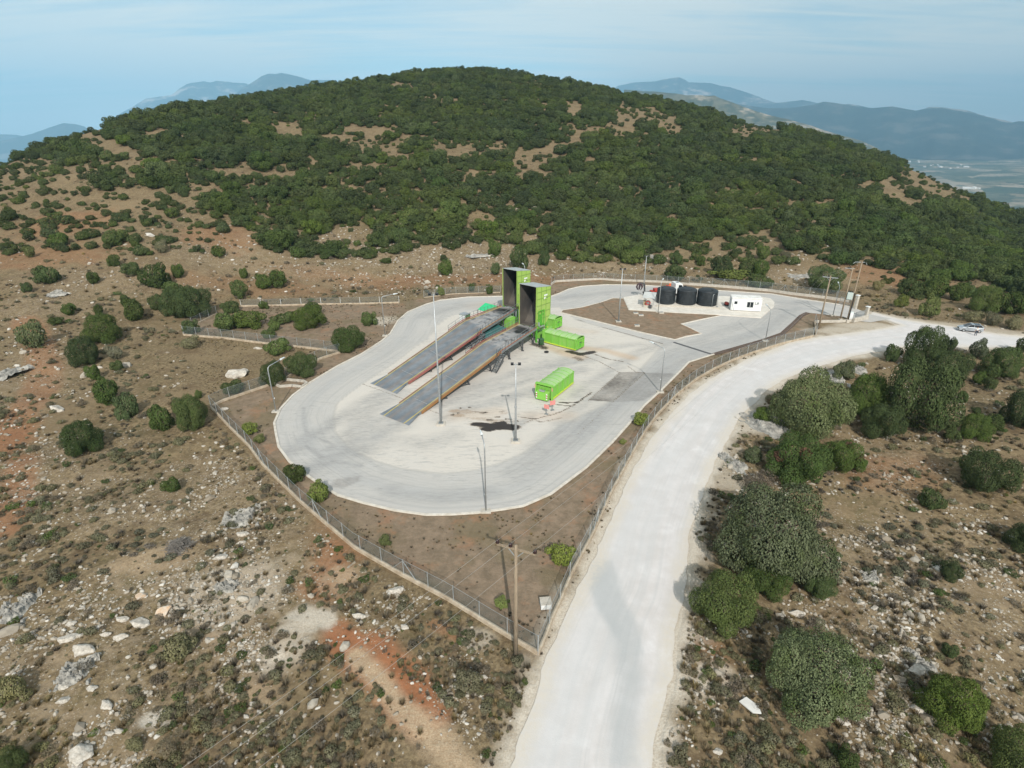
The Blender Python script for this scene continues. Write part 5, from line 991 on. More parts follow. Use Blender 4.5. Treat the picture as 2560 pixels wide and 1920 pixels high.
stairs(atB, oB, .60, .985, 1.03, 'dark steel staircase against the near side of the nearer ramp')
stairs(atA, oA, .60, .985, 1.03, 'dark steel staircase in the gap between the two ramps')

# ================================================================== HOPPERS
def hopper(label, FRw, zt, wd=3.95, sgn=1):
    """open-fronted tipping hopper; local x = back, y = left, origin below the front right corner"""
    t = thing('waste_hopper', label, 'hopper', (FRw.x, FRw.y, 0), atan2(.755, .656))
    D = 4.05; z0 = 2.75; th = .10
    prof = [(0, z0), (0, zt), (D, zt-.55), (D, 4.5), (2.3, 2.45), (1.2, 2.3)]
    for y0, nm in ((0.0, 'right_wall'), (wd-th, 'left_wall')):
        b = MB(); b.side(prof, y0, y0+th); b.build(nm, M_LGR, t)
        rb = MB(); ye = y0-.04 if y0 == 0 else y0+th+.04
        for k in range(6):
            z = z0+.35+k*1.22; x1 = D if z > 4.5 else 2.3+(D-2.3)*(z-2.45)/2.05
            rb.bar((0.02, ye, z), (x1-.03, ye, z-.55*0 if z < zt-.8 else z-.3), .07, .07)
        for x0 in (.06, 1.35, 2.7, D-.06):
            zt_ = zt-.55*x0/D-.05; zb = z0 if x0 < 2.3 else 2.5+(x0-2.3)*1.17; rb.bar((x0, ye, zb), (x0, ye, zt_), .06, .06)
        rb.build('stiffening_rib', M_RIB, t)
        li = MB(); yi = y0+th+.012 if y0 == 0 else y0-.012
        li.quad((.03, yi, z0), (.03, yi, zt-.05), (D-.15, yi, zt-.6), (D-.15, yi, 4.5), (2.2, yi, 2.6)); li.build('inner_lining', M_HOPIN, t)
    b = MB(); b.quad((-.05, -.05, zt+.05), (D+.05, -.05, zt-.50), (D+.05, wd+.05, zt-.50), (-.05, wd+.05, zt+.05)); b.quad((-.05, -.05, zt-.02), (-.05, wd+.05, zt-.02), (D+.05, wd+.05, zt-.57), (D+.05, -.05, zt-.57))
    b.quad((-.05, -.05, zt-.02), (-.05, -.05, zt+.05), (-.05, wd+.05, zt+.05), (-.05, wd+.05, zt-.02)); b.quad((-.05, -.05, zt-.02), (D+.05, -.05, zt-.57), (D+.05, -.05, zt-.50), (-.05, -.05, zt+.05))
    b.build('roof_plate', mat('roof_grey', (.40,.44,.44), (.52,.55,.55), 1, .5, .3), t)
    b = MB(); b.box((D-.04, wd/2, (zt-.55+4.5)/2), (.08, wd-.2, zt-.55-4.5)); b.quad((D-.05, .1, 4.5), (2.3, .1, 2.5), (2.3, wd-.1, 2.5), (D-.05, wd-.1, 4.5)); b.build('back_wall', M_LGR, t)
    # sloping inner plates that funnel the load
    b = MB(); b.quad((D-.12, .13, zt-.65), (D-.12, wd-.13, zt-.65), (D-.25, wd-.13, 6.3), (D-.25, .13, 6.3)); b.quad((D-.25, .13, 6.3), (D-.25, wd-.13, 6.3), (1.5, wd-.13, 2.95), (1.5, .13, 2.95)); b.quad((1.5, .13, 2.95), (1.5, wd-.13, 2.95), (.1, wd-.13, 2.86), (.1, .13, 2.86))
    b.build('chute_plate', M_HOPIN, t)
    b = MB(); b.bar((.02, .03, z0), (.02, .03, zt), .12); b.bar((.02, wd-.03, z0), (.02, wd-.03, zt), .12); b.build('front_frame', M_LGR, t)
    s_ = MB(); s_.box((2.45, -.10, zt-2.15), (1.15, .03, .95)); sg_ = s_.build('sign_board', M_LGR, t); sg_['label'] = 'sign with pale lettering'
    w_ = MB(); w_.box((2.45, -.122, zt-1.83), (1.0, .012, .26)); w_.box((2.12, -.122, zt-2.33), (.30, .012, .34)); w_.box((2.50, -.122, zt-2.30), (.16, .012, .28)); w_.build('lettering', M_WHT, sg_)
    k_ = MB(); k_.box((2.80, -.122, zt-2.30), (.24, .012, .30)); k_.build('dark_mark', M_BLK, sg_)
    b = MB()
    for x0 in (.42, 1.35, 1.95): b.bar((x0, -.26, 2.7), (x0, -.26, 5.9), .12)
    for z in (5.9, 5.2, 3.4, 2.8): b.bar((.36, -.26, z), (2.0, -.26, z), .10)
    b.bar((.9, -.30, 3.4), (.9, -.30, 5.2), .2); b.build('access_frame', M_GDK, t)
    b = MB(); b.bar((.42, -.27, 3.2), (.42, -.27, 3.9), .25); b.box((1.2, -.35, 3.0), (1.3, .5, .12)); b.build('walkway_bracket', M_STL, t)
    l = MB()
    for x0, y0 in ((.3, .1), (.3, wd-.1), (3.0, .1), (3.0, wd-.1)): l.bar((x0, y0, 0), (x0, y0, 2.8 if x0 < 1 else 3.2), .22)
    l.build('support_frame', M_GDK, t)
    return t
hopper('front green hopper nearer the yard, open dark mouth facing the nearer ramp', EB[1], 10.25)
hopper('rear green hopper standing behind the other, at the end of the farther ramp', EA[1], 10.35, 3.75)

# ================================================================== PRESS CONTAINERS
def container(label, c, rz, L=7.3, Wd=2.5, H=2.32, press=False, hook=False):
    t = thing('waste_container', label, 'container', (c[0], c[1], 0), rz); x0, x1 = -L/2, L/2
    b = MB(); b.side([(x0+.35, .28), (x1-.12, .28), (x1-.12, H-.32), (x0+.35, H-.32)], -Wd/2+.05, Wd/2-.05); b.build('body', M_GRN, t, bevel=.02)
    for y in (-Wd/2, Wd/2):                                            # posts along each side
        b = MB()
        for x in np.linspace(x0+.42, x1-.3, 5): b.box((x, y, (H-.05)/2+.14), (.14, .12, H-.45))
        b.bar((x0+.35, y, H-.30), (x1-.1, y, H-.30), .14, .12); b.build('side_rib', M_GRN, t, bevel=.01)
        b = MB(); b.bar((x0+.30, y+(.02 if y > 0 else -.02), .27), (x1-.1, y+(.02 if y > 0 else -.02), .27), .16, .18); b.build('lower_rail', M_YEL, t, bevel=.01)
    # curved lid with cross ribs
    nx, ny = 26, 14; V_ = []; F_ = []
    for i in range(nx+1):
        x = x0+.32+(x1-x0-.42)*i/nx
        for j in range(ny+1):
            y = (-.5+j/ny)*(Wd+.02); z = H-.26+.34*(1-(2*abs(y)/Wd)**2.6); V_.append((x, y, z))
    for i in range(nx):
        for j in range(ny): a = i*(ny+1)+j; F_.append((a, a+ny+1, a+ny+2, a+1))
    me = bpy.data.meshes.new('lid'); me.from_pydata(V_, [], F_); me.update(); me.materials.append(M_LID); lid = link('lid', me, t)
    b = MB()
    for x in np.linspace(x0+.45, x1-.25, 7):
        pts = [(x, (-.5+j/10)*(Wd+.02), H-.245+.34*(1-(abs(-1+j/5))**2.6)) for j in range(11)]
        for p, q in zip(pts[:-1], pts[1:]): b.bar(p, q, .07, .035)
    b.build('lid_rib', M_GRN, lid)
    b = MB()
    for y in (-.62, .62): b.bar((x0+.1, y, .12), (x1-.05, y, .12), .16, .22)
    b.build('skid', M_DKS, t)
    for xx in (x0+.5, x1-.4):
        for y in (-.9, .9):
            w_ = MB(); w_.lathe((xx, y-.1, .14), [(.14, 0), (.14, .2)], 12, 'y'); w_.build('roller', M_BLK, t)
    # far end: hook frame with recess
    b = MB(); b.box((x1-.05, 0, 1.2), (.14, Wd-.05, .14)); b.box((x1-.05, 0, H-.35), (.16, Wd, .22)); b.box((x1-.05, 0, .36), (.16, Wd, .2))
    for y in (-Wd/2+.08, -.45, .45, Wd/2-.08): b.box((x1-.05, y, H/2), (.16, .13, H-.7))
    b.build('end_frame', M_GRN, t, bevel=.01)
    b = MB(); b.bar((x1+.08, -.3, 1.35), (x1+.08, .3, 1.35), .07); b.bar((x1, -.3, 1.35), (x1+.1, -.3, 1.35), .07); b.bar((x1, .3, 1.35), (x1+.1, .3, 1.35), .07); b.build('hook_bar', M_DKS, t)
    b = MB(); b.box((x1-.13, 0, .85), (.05, .8, .9)); b.build('end_panel', M_GDK, t)
    # near end: heavy frame
    b = MB()
    for y in (-Wd/2, Wd/2): b.box((x0+.18, y*1.02, H/2+.1), (.34, .20, H-.1))
    b.box((x0+.18, 0, H+.02), (.40, Wd+.15, .22)); b.box((x0+.34, 0, 1.15), (.06, Wd-.2, 1.7)); b.build('front_frame', M_GRN, t, bevel=.03)
    b = MB()
    for y in (-.75, -.25, .25, .75): b.box((x0+.16, y, 1.55), (.12, .07, 1.0))
    b.build('guide_bar', M_GRN, t)
    b = MB(); b.bar((x0+.12, -.9, H-.1), (x0+.12, .9, H-.1), .05); b.build('roller_shaft', M_DKS, t)
    if press:
        b = MB(); b.side([(x0-.55, .22), (x0+.12, .22), (x0+.12, 1.45), (x0-.38, 1.30)], -.95, .95); pr = b.build('press_box', M_GDK if False else M_GRN, t, bevel=.03)
        for y in (-.80, .80):
            s_ = MB(); 
            for k in range(5):
                z0 = .40+k*.17; s_.cur = k % 2
                s_.quad((x0-.575, y-.10, z0), (x0-.575, y+.10, z0+.06), (x0-.560, y+.10, z0+.225), (x0-.560, y-.10, z0+.165))
            s_.build('hazard_stripe', [M_WHT, M_RED], pr)
        b = MB(); b.box((x0-.2, 0, 1.48), (.35, .6, .16)); b.box((x0-.25, .35, 1.52), (.2, .3, .2)); b.build('valve_block', M_STL, pr)
        b = MB(); b.box((x0+.0, Wd/2+.10, H-.45), (.03, .12, .5)); b.box((x0+.0, -Wd/2-.10, H-.45), (.03, .12, .5)); b.build('marker_board', M_PINK, t)
    return t
u2 = Vector((.517, .856, 0)); n2 = Vector((-.856, .517, 0)); c2 = Vector((5.5, 70.2, 0))+u2*3.75+n2*1.32
container('green press container standing free in the open yard, hazard striped end facing the camera', c2, atan2(u2.y, u2.x), press=True)
u1 = Vector((.774, -.633, 0)); n1 = Vector((.633, .774, 0)); e1 = G(1440, 879); c1 = Vector((e1.x, e1.y, 0))-u1*3.65+n1*1.3
container('green press container docked under the front hopper, ribbed side towards the camera', c1, atan2(u1.y, u1.x))
e3 = G(1405, 817.5); c3 = Vector((e3.x, e3.y, 0))-u1*3.65-n1*1.25
container('green press container docked under the rear hopper, only its end showing behind the other', c3, atan2(u1.y, u1.x))
def compactor(label, c, rz, d=(3.2, 2.2, 1.75)):
    t = thing('compactor', label, 'compactor', (c[0], c[1], 0), rz); b = MB(); b.box((0, 0, d[2]/2+.15), d); b.build('housing', M_GRN, t, bevel=.05)
    b = MB(); b.box((-.3, 0, d[2]+.19), (d[0]*.6, d[1]*.7, .06)); b.build('top_cover', M_LID, t); b = MB()
    for y in (-.7, 0, .7): b.box((-d[0]/2-.03, y, d[2]/2+.1), (.06, .12, d[2]-.3))
    b.build('end_rib', M_GDK, t); b = MB()
    for y in (-.8, .8): b.bar((-d[0]/2, y, .08), (d[0]/2, y, .08), .18, .16)
    b.build('skid', M_DKS, t); return t
g = G(1272, 818); compactor('small bright green compactor in the gap under the two ramps', g, atan2(u1.y, u1.x), (2.6, 2.3, 1.9))
g = G(1338, 850); compactor('low green press unit under the front hopper mouth', Vector((g.x, g.y+2.2, 0)), atan2(u1.y, u1.x), (3.4, 2.0, 1.35))

# teal box between the ramps, green canopy, control booth
P_ = [flat(G(1203,836,1.5)), flat(G(1236,809,1.5)), flat(G(1266,820,1.5)), flat(G(1222,852,1.5))]; c = sum(P_, Vector())/4
t = thing('skip_container', 'dark teal closed skip lying between the two ramps', 'skip', c); b = MB(); q = [(p-c) for p in P_]; b.prism([(p.x, p.y) for p in q][::-1], .1, 1.42); b.build('body', paint('teal_paint', (.035,.12,.12), (.05,.09,.09), .5), t, bevel=.05)
b = MB(); q2 = [p*1.03 for p in q]; b.prism([(p.x, p.y) for p in q2][::-1], 1.42, 1.5); b.build('cover', paint('teal_cover', (.045,.16,.155), (.06,.11,.11), .5), t, bevel=.02)
P_ = [flat(G(1193,774,2.4)), flat(G(1213,759,2.4)), flat(G(1247,768,2.4)), flat(G(1219,781,2.4))]; c = sum(P_, Vector())/4
t = thing('canopy', 'bright emerald green corrugated roof beyond the farther ramp', 'canopy', c); q = [(p-c) for p in P_]; b = MB()
for k in range(14):
    f0, f1 = k/14, (k+1)/14; a0, a1 = q[0].lerp(q[3], f0), q[0].lerp(q[3], f1); b0, b1 = q[1].lerp(q[2], f0), q[1].lerp(q[2], f1); am, bm_ = (a0+a1)/2, (b0+b1)/2
    b.quad(a0+UP*2.4, am+UP*2.47, bm_+UP*2.62, b0+UP*2.55); b.quad(am+UP*2.47, a1+UP*2.4, b1+UP*2.55, bm_+UP*2.62)
    b.quad(a0+UP*2.38, b0+UP*2.53, bm_+UP*2.60, am+UP*2.45); b.quad(am+UP*2.45, bm_+UP*2.60, b1+UP*2.53, a1+UP*2.38)
b.build('roof', mat('emerald_sheet', (.02,.52,.20), (.04,.60,.27), 1, .5), t)
for p in q: b = MB(); b.bar(p*.93, p*.93+UP*2.38, .1); b.build('post', M_DKS, t)
g = G(1163, 822); t = thing('control_booth', 'small raised green and white control booth beside the farther ramp', 'booth', g, radians(58)); b = MB(); b.box((0, 0, 2.05), (1.5, 1.5, 1.9)); bd = b.build('body', M_GDK if False else paint('booth_green', (.10,.24,.08), (.12,.2,.1), .4), t, bevel=.05)
b = MB(); b.box((0, 0, 3.03), (1.65, 1.65, .1)); b.build('roof', M_STL, t, bevel=.02); b = MB(); b.box((-.77, 0, 2.05), (.03, 1.35, 1.7)); b.build('window', mat('pale_mesh', (.5,.52,.52), (.66,.68,.68), 6, .6), t)
b = MB(); b.box((0, 0, 1.05), (2.0, 2.0, .08)); b.build('platform', M_GRY, t)
for x, y in ((-.8,-.8),(.8,-.8),(.8,.8),(-.8,.8)): b = MB(); b.bar((x, y, 0), (x, y, 1.05), .1); b.build('leg', M_DKS, t)
g = G(1353, 862.5); t = thing('wheelie_bin', 'dark green bin standing in front of the docked container', 'bin', g, .4); b = MB(); b.box((0, 0, .62), (.72, .72, 1.0), 0, 1.1); b.build('body', paint('bin_green', (.03,.09,.035), (.05,.08,.05), .4), t, bevel=.05)
b = MB(); b.box((0, 0, 1.17), (.86, .86, .09)); b.build('lid', M_GDK if False else paint('bin_lid', (.05,.12,.06), (.1,.14,.1), .4), t, bevel=.03)
for y in (-.3, .3): b = MB(); b.lathe((.36, y-.05, .12), [(.12, 0), (.12, .1)], 12, 'y'); b.build('wheel', M_BLK, t)
g = G(1366, 881.5); b = MB(); R_ = []
for k in range(25): a = 2*pi*k/24; R_.append((cos(a)*.3, sin(a)*.3, .12))
b.tube(R_, .11, 8, cap=False); o = b.build('tyre', M_BLK, None, True); o.location = (g.x, g.y, .03); tag(o, 'small black tyre lying on the pale concrete', 'tyre')
for px, py, w_, h_, lab in ((1366, 1036, .75, .62, 'left faded pink warning board in front of the striped container'), (1381, 1026, .80, .66, 'right faded pink warning board touching the corner of the container')):
    g = G(px, py); t = thing('warning_board', lab, 'sign', g, radians(-28 if 'left' in lab else 20)); b = MB(); b.box((0, 0, 1.15), (w_, .04, h_)); b.build('board', M_PINK, t, bevel=.01); b = MB(); b.bar((0, .03, 0), (0, .03, 1.0), .06); b.box((0, 0, .05), (.5, .3, .1)); b.build('stand', M_GRY, t)

# ================================================================== TANKS, CABIN, SHELTER
def tank(px, py, w_, label):
    g = G(px, py, .2); k = ppm(g); r = w_/2/k; g.y += r; h = 3.15
    t = thing('water_tank', label, 'tank', (g.x, g.y, .2), RS.uniform(0, 6), 'black plastic water tanks in a row'); b = MB(); prof = [(r*.97, 0), (r, .06)]
    for i in range(1, 7): prof += [(r, i*h/7-.05), (r*.985, i*h/7), (r, i*h/7+.05)]
    prof += [(r, h-.1), (r*.97, h), (r*.7, h+.24), (r*.3, h+.36), (.01, h+.38)]; b.lathe((0, 0, 0), prof, 48); b.build('shell', M_TANK, t, True)
    b = MB(); b.lathe((r*.45, r*.3, h+.25), [(.27, 0), (.27, .16), (.24, .2)], 16); b.build('hatch', M_TANK, t); b = MB(); b.lathe((-r*.5, -r*.45, h+.18), [(.12, 0), (.12, .14)], 12); b.build('vent', M_TANK, t); return t
tank(1669, 762, 46, 'leftmost of the three black tanks, next to the shelter'); tank(1721, 764, 49, 'middle one of the three black tanks'); tank(1773.5, 767, 49.5, 'rightmost black tank with two pale upright pipes in front')
for px, py in ((1779, 767.5), (1792, 766.5)):
    g = G(px, py, .2); b = MB(); b.tube([(0, 0, 0), (0, 0, 2.6), (.1, .05, 2.75), (.35, .2, 2.75)], .05, 8); b.tube([(0, 0, .1), (0, -.5, .1), (0, -.8, -.15)], .08, 8); o = b.build('pipe', M_STL, None, True); o.location = g; tag(o, 'left pale upright pipe in front of the rightmost tank' if px < 1785 else 'right pale upright pipe at the edge of the rightmost tank', 'pipe')
g = G(1666, 764, .2); b = MB(); b.sweep([G(1640, 768), G(1740, 771), G(1800, 775)], .22, .38, .18); tag(b.build('low_wall', M_CONC), 'low concrete sill along the foot of the three tanks', 'wall')
# white site cabin
A = G(1826, 776, .2); B = G(1901, 780, .2); ux = (B-A); L = ux.length; ux.normalize(); rz = atan2(ux.y, ux.x); t = thing('site_cabin', 'white prefabricated cabin with air conditioner at the end of the tank pad', 'cabin', (A.x, A.y, .2), rz); D = 2.7; H_ = 2.55
b = MB(); b.box((L/2, D/2, H_/2+.1), (L, D, H_)); b.build('walls', M_WHT, t, bevel=.03); b = MB(); b.box((L/2, D/2, H_+.17), (L+.16, D+.16, .14)); b.box((L/2, D/2, H_+.26), (L-.1, D-.1, .05)); b.build('roof', mat('cabin_roof', (.62,.60,.55), (.78,.78,.77), 1.2, .6), t, bevel=.02)
for x, w_, z, h_ in ((.85, .5, 1.75, .5), (3.75, 1.15, 1.45, 1.05)):
    b = MB(); b.box((x, -.02, z), (w_+.12, .05, h_+.12)); f = b.build('window', M_GRY, t); b = MB(); b.box((x, -.05, z), (w_, .02, h_)); b.build('pane', M_GLS, f)
    if w_ > 1: b = MB(); b.box((x, -.07, z), (.06, .02, h_)); b.build('mullion', M_WHT, f)
b = MB(); b.box((5.1, -.16, 1.95), (.75, .28, .52)); ac = b.build('air_conditioner', M_WHT, t, bevel=.03); b = MB(); b.lathe((5.18, -.33, 1.95), [(.2, 0), (.2, .03)], 20, 'y'); b.build('fan_grille', M_GRY, ac)
b = MB(); b.bar((.25, -.04, .1), (.25, -.04, 1.9), .07); b.bar((.6, -.04, .05), (.6, -.04, .9), .05); b.build('drain_pipe', M_STL, t); b = MB(); b.box((-.03, 1.5, 1.1), (.05, .85, 2.0)); b.build('door', mat('door_grey', (.5,.53,.56), rough=.5), t)
g = G(1816, 764, .2); t = thing('water_pump', 'dark red pump unit between the last tank and the white cabin', 'pump', g, .3); b = MB(); b.lathe((0, -.4, .5), [(.34, 0), (.38, .2), (.34, .8)], 16, 'y'); b.build('drum', M_RED, t, True); b = MB(); b.box((0, 0, .15), (.7, 1.0, .2)); b.build('base', M_DKS, t)
# shelter
A = G(1608.5, 768, .2); B = G(1631, 770, .2); ux = (B-A); L = ux.length; ux.normalize(); t = thing('pump_shelter', 'open shelter with grey corrugated lean to roof left of the tanks', 'shelter', A, atan2(ux.y, ux.x)); D = 2.4
b = MB(); nW = 16
for k in range(nW):
    x0_, x1_ = -.35+(L+.7)*k/nW, -.35+(L+.7)*(k+1)/nW; xm = (x0_+x1_)/2
    for a, bb, z1, z2 in ((x0_, xm, 0, .05), (xm, x1_, .05, 0)):
        b.quad((a, -.35, 2.15+z1), (bb, -.35, 2.15+z2), (bb, D+.3, 2.75+z2), (a, D+.3, 2.75+z1)); b.quad((a, -.35, 2.12+z1), (a, D+.3, 2.72+z1), (bb, D+.3, 2.72+z2), (bb, -.35, 2.12+z2))
b.build('roof', mat('grey_sheet', (.46,.47,.46), (.62,.63,.62), .8, .6), t)
for x, y in ((0, 0), (L, 0), (0, D), (L, D)): b = MB(); b.bar((x, y, 0), (x, y, 2.15+.6*y/D), .09); b.build('post', M_STL, t)
b = MB(); b.box((L/2, .15, .1), (L, .3, .7)); b.build('dwarf_wall', M_CONC, t)
o = A+ux*1.0+Vector((.1, .9, 0)); t = thing('hose_reel', 'red hose and pump set under the corrugated shelter', 'pump', o, atan2(ux.y, ux.x)); b = MB(); R_ = [(cos(2*pi*k/20)*.45, 0, .75+sin(2*pi*k/20)*.45) for k in range(21)]
for y in (-.25, 0, .25): b.tube([(p[0], y, p[2]) for p in R_], .1, 8, cap=False)
b.build('reel', M_RED, t, True); b = MB(); b.box((0, 0, .2), (1.3, .8, .3)); b.build('frame', M_RED, t, bevel=.02); b = MB(); b.box((-.8, .4, .7), (.5, .5, 1.2)); b.build('cabinet', mat('tan_box', (.4,.28,.15), rough=.7), t, bevel=.02)
g = G(1625, 771, .2); b = MB(); b.box((0, 0, .35), (.55, .45, .7)); b.box((0, 0, .74), (.6, .5, .06)); o = b.build('utility_box', M_DKS, None, bevel=.02); o.location = g; tag(o, 'dark box at the front corner of the shelter', 'box')
for px, py, lab in ((1589, 785, 'left of two small pale chamber covers on the brown island verge'), (1602, 790, 'right of two small pale chamber covers on the brown island verge'), (1592, 816, 'pale open chamber box in the middle of the brown island verge'), (1653, 784, 'concrete footing beside the short lamp in front of the tanks')):
    g = G(px, py); b = MB(); b.box((0, 0, .16), (1.0, .8, .3)); o = b.build('chamber_cover', M_CONC, None, bevel=.03); o.location = (g.x, g.y, .03); tag(o, lab, 'chamber cover'); b = MB(); b.box((0, 0, .325), (.72, .52, .03)); b.build('lid', M_GRY, o)
g = G(1364, 1516); b = MB(); b.box((0, 0, .3), (.85, .8, .5)); o = b.build('chamber_box', M_WHT, None, bevel=.03); o.location = g; o.rotation_euler = (0, 0, .1); tag(o, 'white square box on the verge inside the front fence point', 'box'); b = MB(); b.box((0, 0, .57), (.9, .85, .05)); b.build('lid', M_CONC, o, bevel=.01)
g = G(749, 961); b = MB(); Q = [GP([(686,962),(700,949),(760,955),(768,960),(755,969),(730,966),(700,968)])][0]
for a_, b_ in zip(Q, Q[1:]+Q[:1]): b.bar(a_+UP*.15, b_+UP*.15, .25, .35)
tag(b.build('culvert_head', M_CONC), 'broken concrete culvert edging beside the left lamp', 'culvert')

# ================================================================== LAMPS AND MASTS
def lamp(base, top_y, arm_to, label, r=.075):
    g = G(*base); h = height_at(g, top_y); hd = None
    # arm direction from where the head hangs, taken at lamp height
    tip = G(arm_to[0], arm_to[1], h+.25); d = Vector((tip.x-g.x, tip.y-g.y, 0)); L = min(max(d.length, .8), 2.3); d.normalize()
    t = thing('street_lamp', label, 'street lamp', g); b = MB(); b.tube([(0, 0, .1), (0, 0, h-.5), (d.x*.06, d.y*.06, h-.2), (d.x*.3, d.y*.3, h), (d.x*L, d.y*L, h+.22)], r, 10, r*.6); b.build('pole', M_STL, t, True)
    b = MB(); p = d*(L-.1); q = d*(L+.75); b.tube([p+UP*(h+.20), p.lerp(q, .3)+UP*(h+.25), p.lerp(q, .8)+UP*(h+.28), q+UP*(h+.28)], .14, 10, .05); b.build('lamp_head', mat('lamp_grey', (.55,.60,.62), (.66,.70,.72), 3, .4), t, True)
    b = MB(); b.box((0, 0, .08), (1.0, .7, .2)); b.build('footing', M_CONC, t, bevel=.02); b = MB(); b.box((d.x*.12, d.y*.12, 2.0), (.16, .16, .12)); b.build('service_box', M_WHT, t); return t
lamp((690,1030), 917, (706,896), 'street lamp at the left kerb in front of the thicket')
lamp((963,840), 741, (984,735), 'street lamp beside the pond enclosure at the upper left kerb')
lamp((1215,1279), 1110, (1204,1085), 'street lamp at the near kerb in the brown front verge, seen from above')
lamp((1650,981), 872, (1633,857), 'street lamp on the right kerb beside the road side fence')
lamp((1913,853), 775, (1904,752), 'street lamp at the right kerb just before the gate drive')
lamp((2082,789), 716, (2092,701), 'street lamp between the wooden poles at the gate')
lamp((1645,781), 703, (1657,698), 'short street lamp in front of the leftmost tank')
lamp((1311,742), 664, (1309,660), 'street lamp hidden behind the rear hopper, only the head above it')
def mast(base, top, label, bracket=1):
    g = G(*base); h = height_at(g, top); t = thing('light_mast', label, 'mast', g); b = MB(); b.tube([(0, 0, .15), (0, 0, h*.5), (0, 0, h)], .15, 12, .06); b.build('pole', M_STL, t, True)
    b = MB(); b.box((0, 0, .12), (1.1, 1.1, .24)); b.build('footing', M_CONC, t, bevel=.03)
    b = MB()
    for k in range(4): a = pi/4+k*pi/2; b.box((.3*cos(a), .3*sin(a), .29), (.06, .06, .1))
    b.box((0, 0, .27), (.6, .6, .05)); b.build('base_plate', M_GRY, t)
    b = MB(); b.lathe((0, 0, h*.45), [(.17, 0), (.17, .18)], 12); b.build('collar', M_STL, t)
    if bracket:
        b = MB(); b.bar((-.5, 0, h-.1), (.5, 0, h-.1), .07); b.build('bracket', M_GRY, t)
        for s_ in (-.42, .42): b = MB(); b.box((s_, -.15, h+.03), (.34, .28, .28)); fl = b.build('floodlight', M_DKS, t, bevel=.02); b = MB(); b.box((s_, -.30, h+.03), (.28, .02, .22)); b.build('glass', M_GLS, fl)
    return t
mast((1102.5,1061), 735, 'tallest grey mast, crossing in front of both ramps'); mast((1289,1104), 909, 'grey floodlight mast with blue black head next to the black oil stain'); mast((1546,805), 672, 'grey mast on the brown island verge left of the tanks'); mast((1609,717), 640, 'thin grey mast at the back fence behind the shelter')

# ================================================================== WOODEN POWER POLES AND WIRES
def wood_pole(base, h, label, arm_dir, arm=1.25, cat='power pole', parent=None, group=None, extra=True):
    g = T(*base); t = thing('power_pole', label, cat, g, 0, group); b = MB(); b.tube([(0, 0, -.2), (0, 0, h*.5), (0, 0, h)], .17, 12, .10); b.build('pole', M_WOOD, t, True)
    d = Vector((cos(arm_dir), sin(arm_dir), 0)); z = h-.35; tips = []
    if arm:
        b = MB(); b.bar(d*-arm+UP*z, d*arm+UP*z, .11, .13); b.build('crossarm', M_STL if not extra else M_WOOD, t); b = MB(); b.bar(d*-.6+UP*z, UP*(z-.7), .05); b.bar(d*.6+UP*z, UP*(z-.7), .05); b.build('brace', M_STL, t)
        for s_ in (-arm+.05, -.38, arm-.05):
            p = d*s_+UP*(z+.07); b = MB(); b.lathe(tuple(p), [(.05, 0), (.13, .05), (.06, .10), (.14, .14), (.07, .2), (.12, .24), (.03, .3)], 14); b.build('insulator', M_INS, t, True); tips.append(g+p+UP*.27)
    return t, tips
tA, ia = wood_pole((1289,1640), 10.0, 'foreground wooden power pole with crossarm at the fence point', radians(-22), 1.35)
tB, ib = wood_pole((2046,822), 10.4, 'single wooden pole with grey crossarm beside the paired poles near the gate', radians(-30), 1.3, extra=False)
# H frame: two poles and a transformer make one thing
g1 = T(2099, 804); g2 = T(2117, 806); t = thing('transformer_pole', 'paired wooden poles carrying a pale transformer by the gate', 'power pole', g1); dv = (g2-g1); dv.z = 0
for p, h in ((Vector((0, 0, 0)), 10.9), (dv, 12.2)): b = MB(); b.tube([p+UP*-.2, p+UP*h], .16, 12, .10); b.build('pole', M_WOOD, t, True)
d = dv.normalized(); b = MB(); b.bar(d*-1.3+UP*10.7, d*.3+UP*10.7, .1); b.build('crossarm', M_STL, t); b = MB(); b.bar(dv-d*1.1+UP*12.0, dv+d*.7+UP*12.0+Vector((0,.4,0)), .1); b.bar(dv-d*1.1+UP*12.0, dv-d*1.4+UP*11.7, .1); b.bar(dv+d*.7+UP*12.0, dv+d*.9+UP*11.6, .08); b.build('crossarm', M_STL, t)
b = MB(); b.bar(d*-.15+UP*8.6, dv+d*.25+UP*8.6, .12); b.build('tie_beam', M_WOOD, t); b = MB(); b.bar(d*-.2+UP*4.6, dv+d*.2+UP*4.6, .2, .1); b.build('platform', M_STL, t); c = dv*.5
b = MB(); b.box((c.x, c.y, 5.4), (1.0, .8, 1.35), atan2(d.y, d.x)); tr_ = b.build('transformer', mat('pale_green_grey', (.42,.50,.48), (.5,.56,.54), 3, .5), t, bevel=.05); b = MB()
for k in range(3): q = c+d*(-.3+.3*k)+UP*6.07; b.lathe(tuple(q), [(.06, 0), (.1, .1), (.05, .2), (.1, .3), (.03, .42)], 10)
b.build('bushing', M_INS, tr_); b = MB(); b.bar(dv+Vector((.05, -.18, .1)), dv+Vector((.05, -.18, 6.0)), .16); b.build('cable_duct', M_BLK, t)
for p in (Vector((0, -.1, 0)), dv+Vector((0, -.1, 0))): b = MB(); b.box((p.x, p.y, .3), (.6, .6, .7)); b.build('footing', M_CONC, t, bevel=.03)
g = T(2124, 801); b = MB(); b.box((0, 0, .9), (.7, .5, 1.8)); o = b.build('meter_cabinet', mat('pale_cabinet', (.58,.64,.64), rough=.5), None, bevel=.03); o.location = g; tag(o, 'pale meter cabinet at the foot of the paired poles', 'cabinet'); b = MB(); b.box((0, -.26, .9), (.6, .02, 1.5)); b.build('door', M_WHT, o)
M_WIRE = mat('wire', (.36,.35,.33), rough=.6)
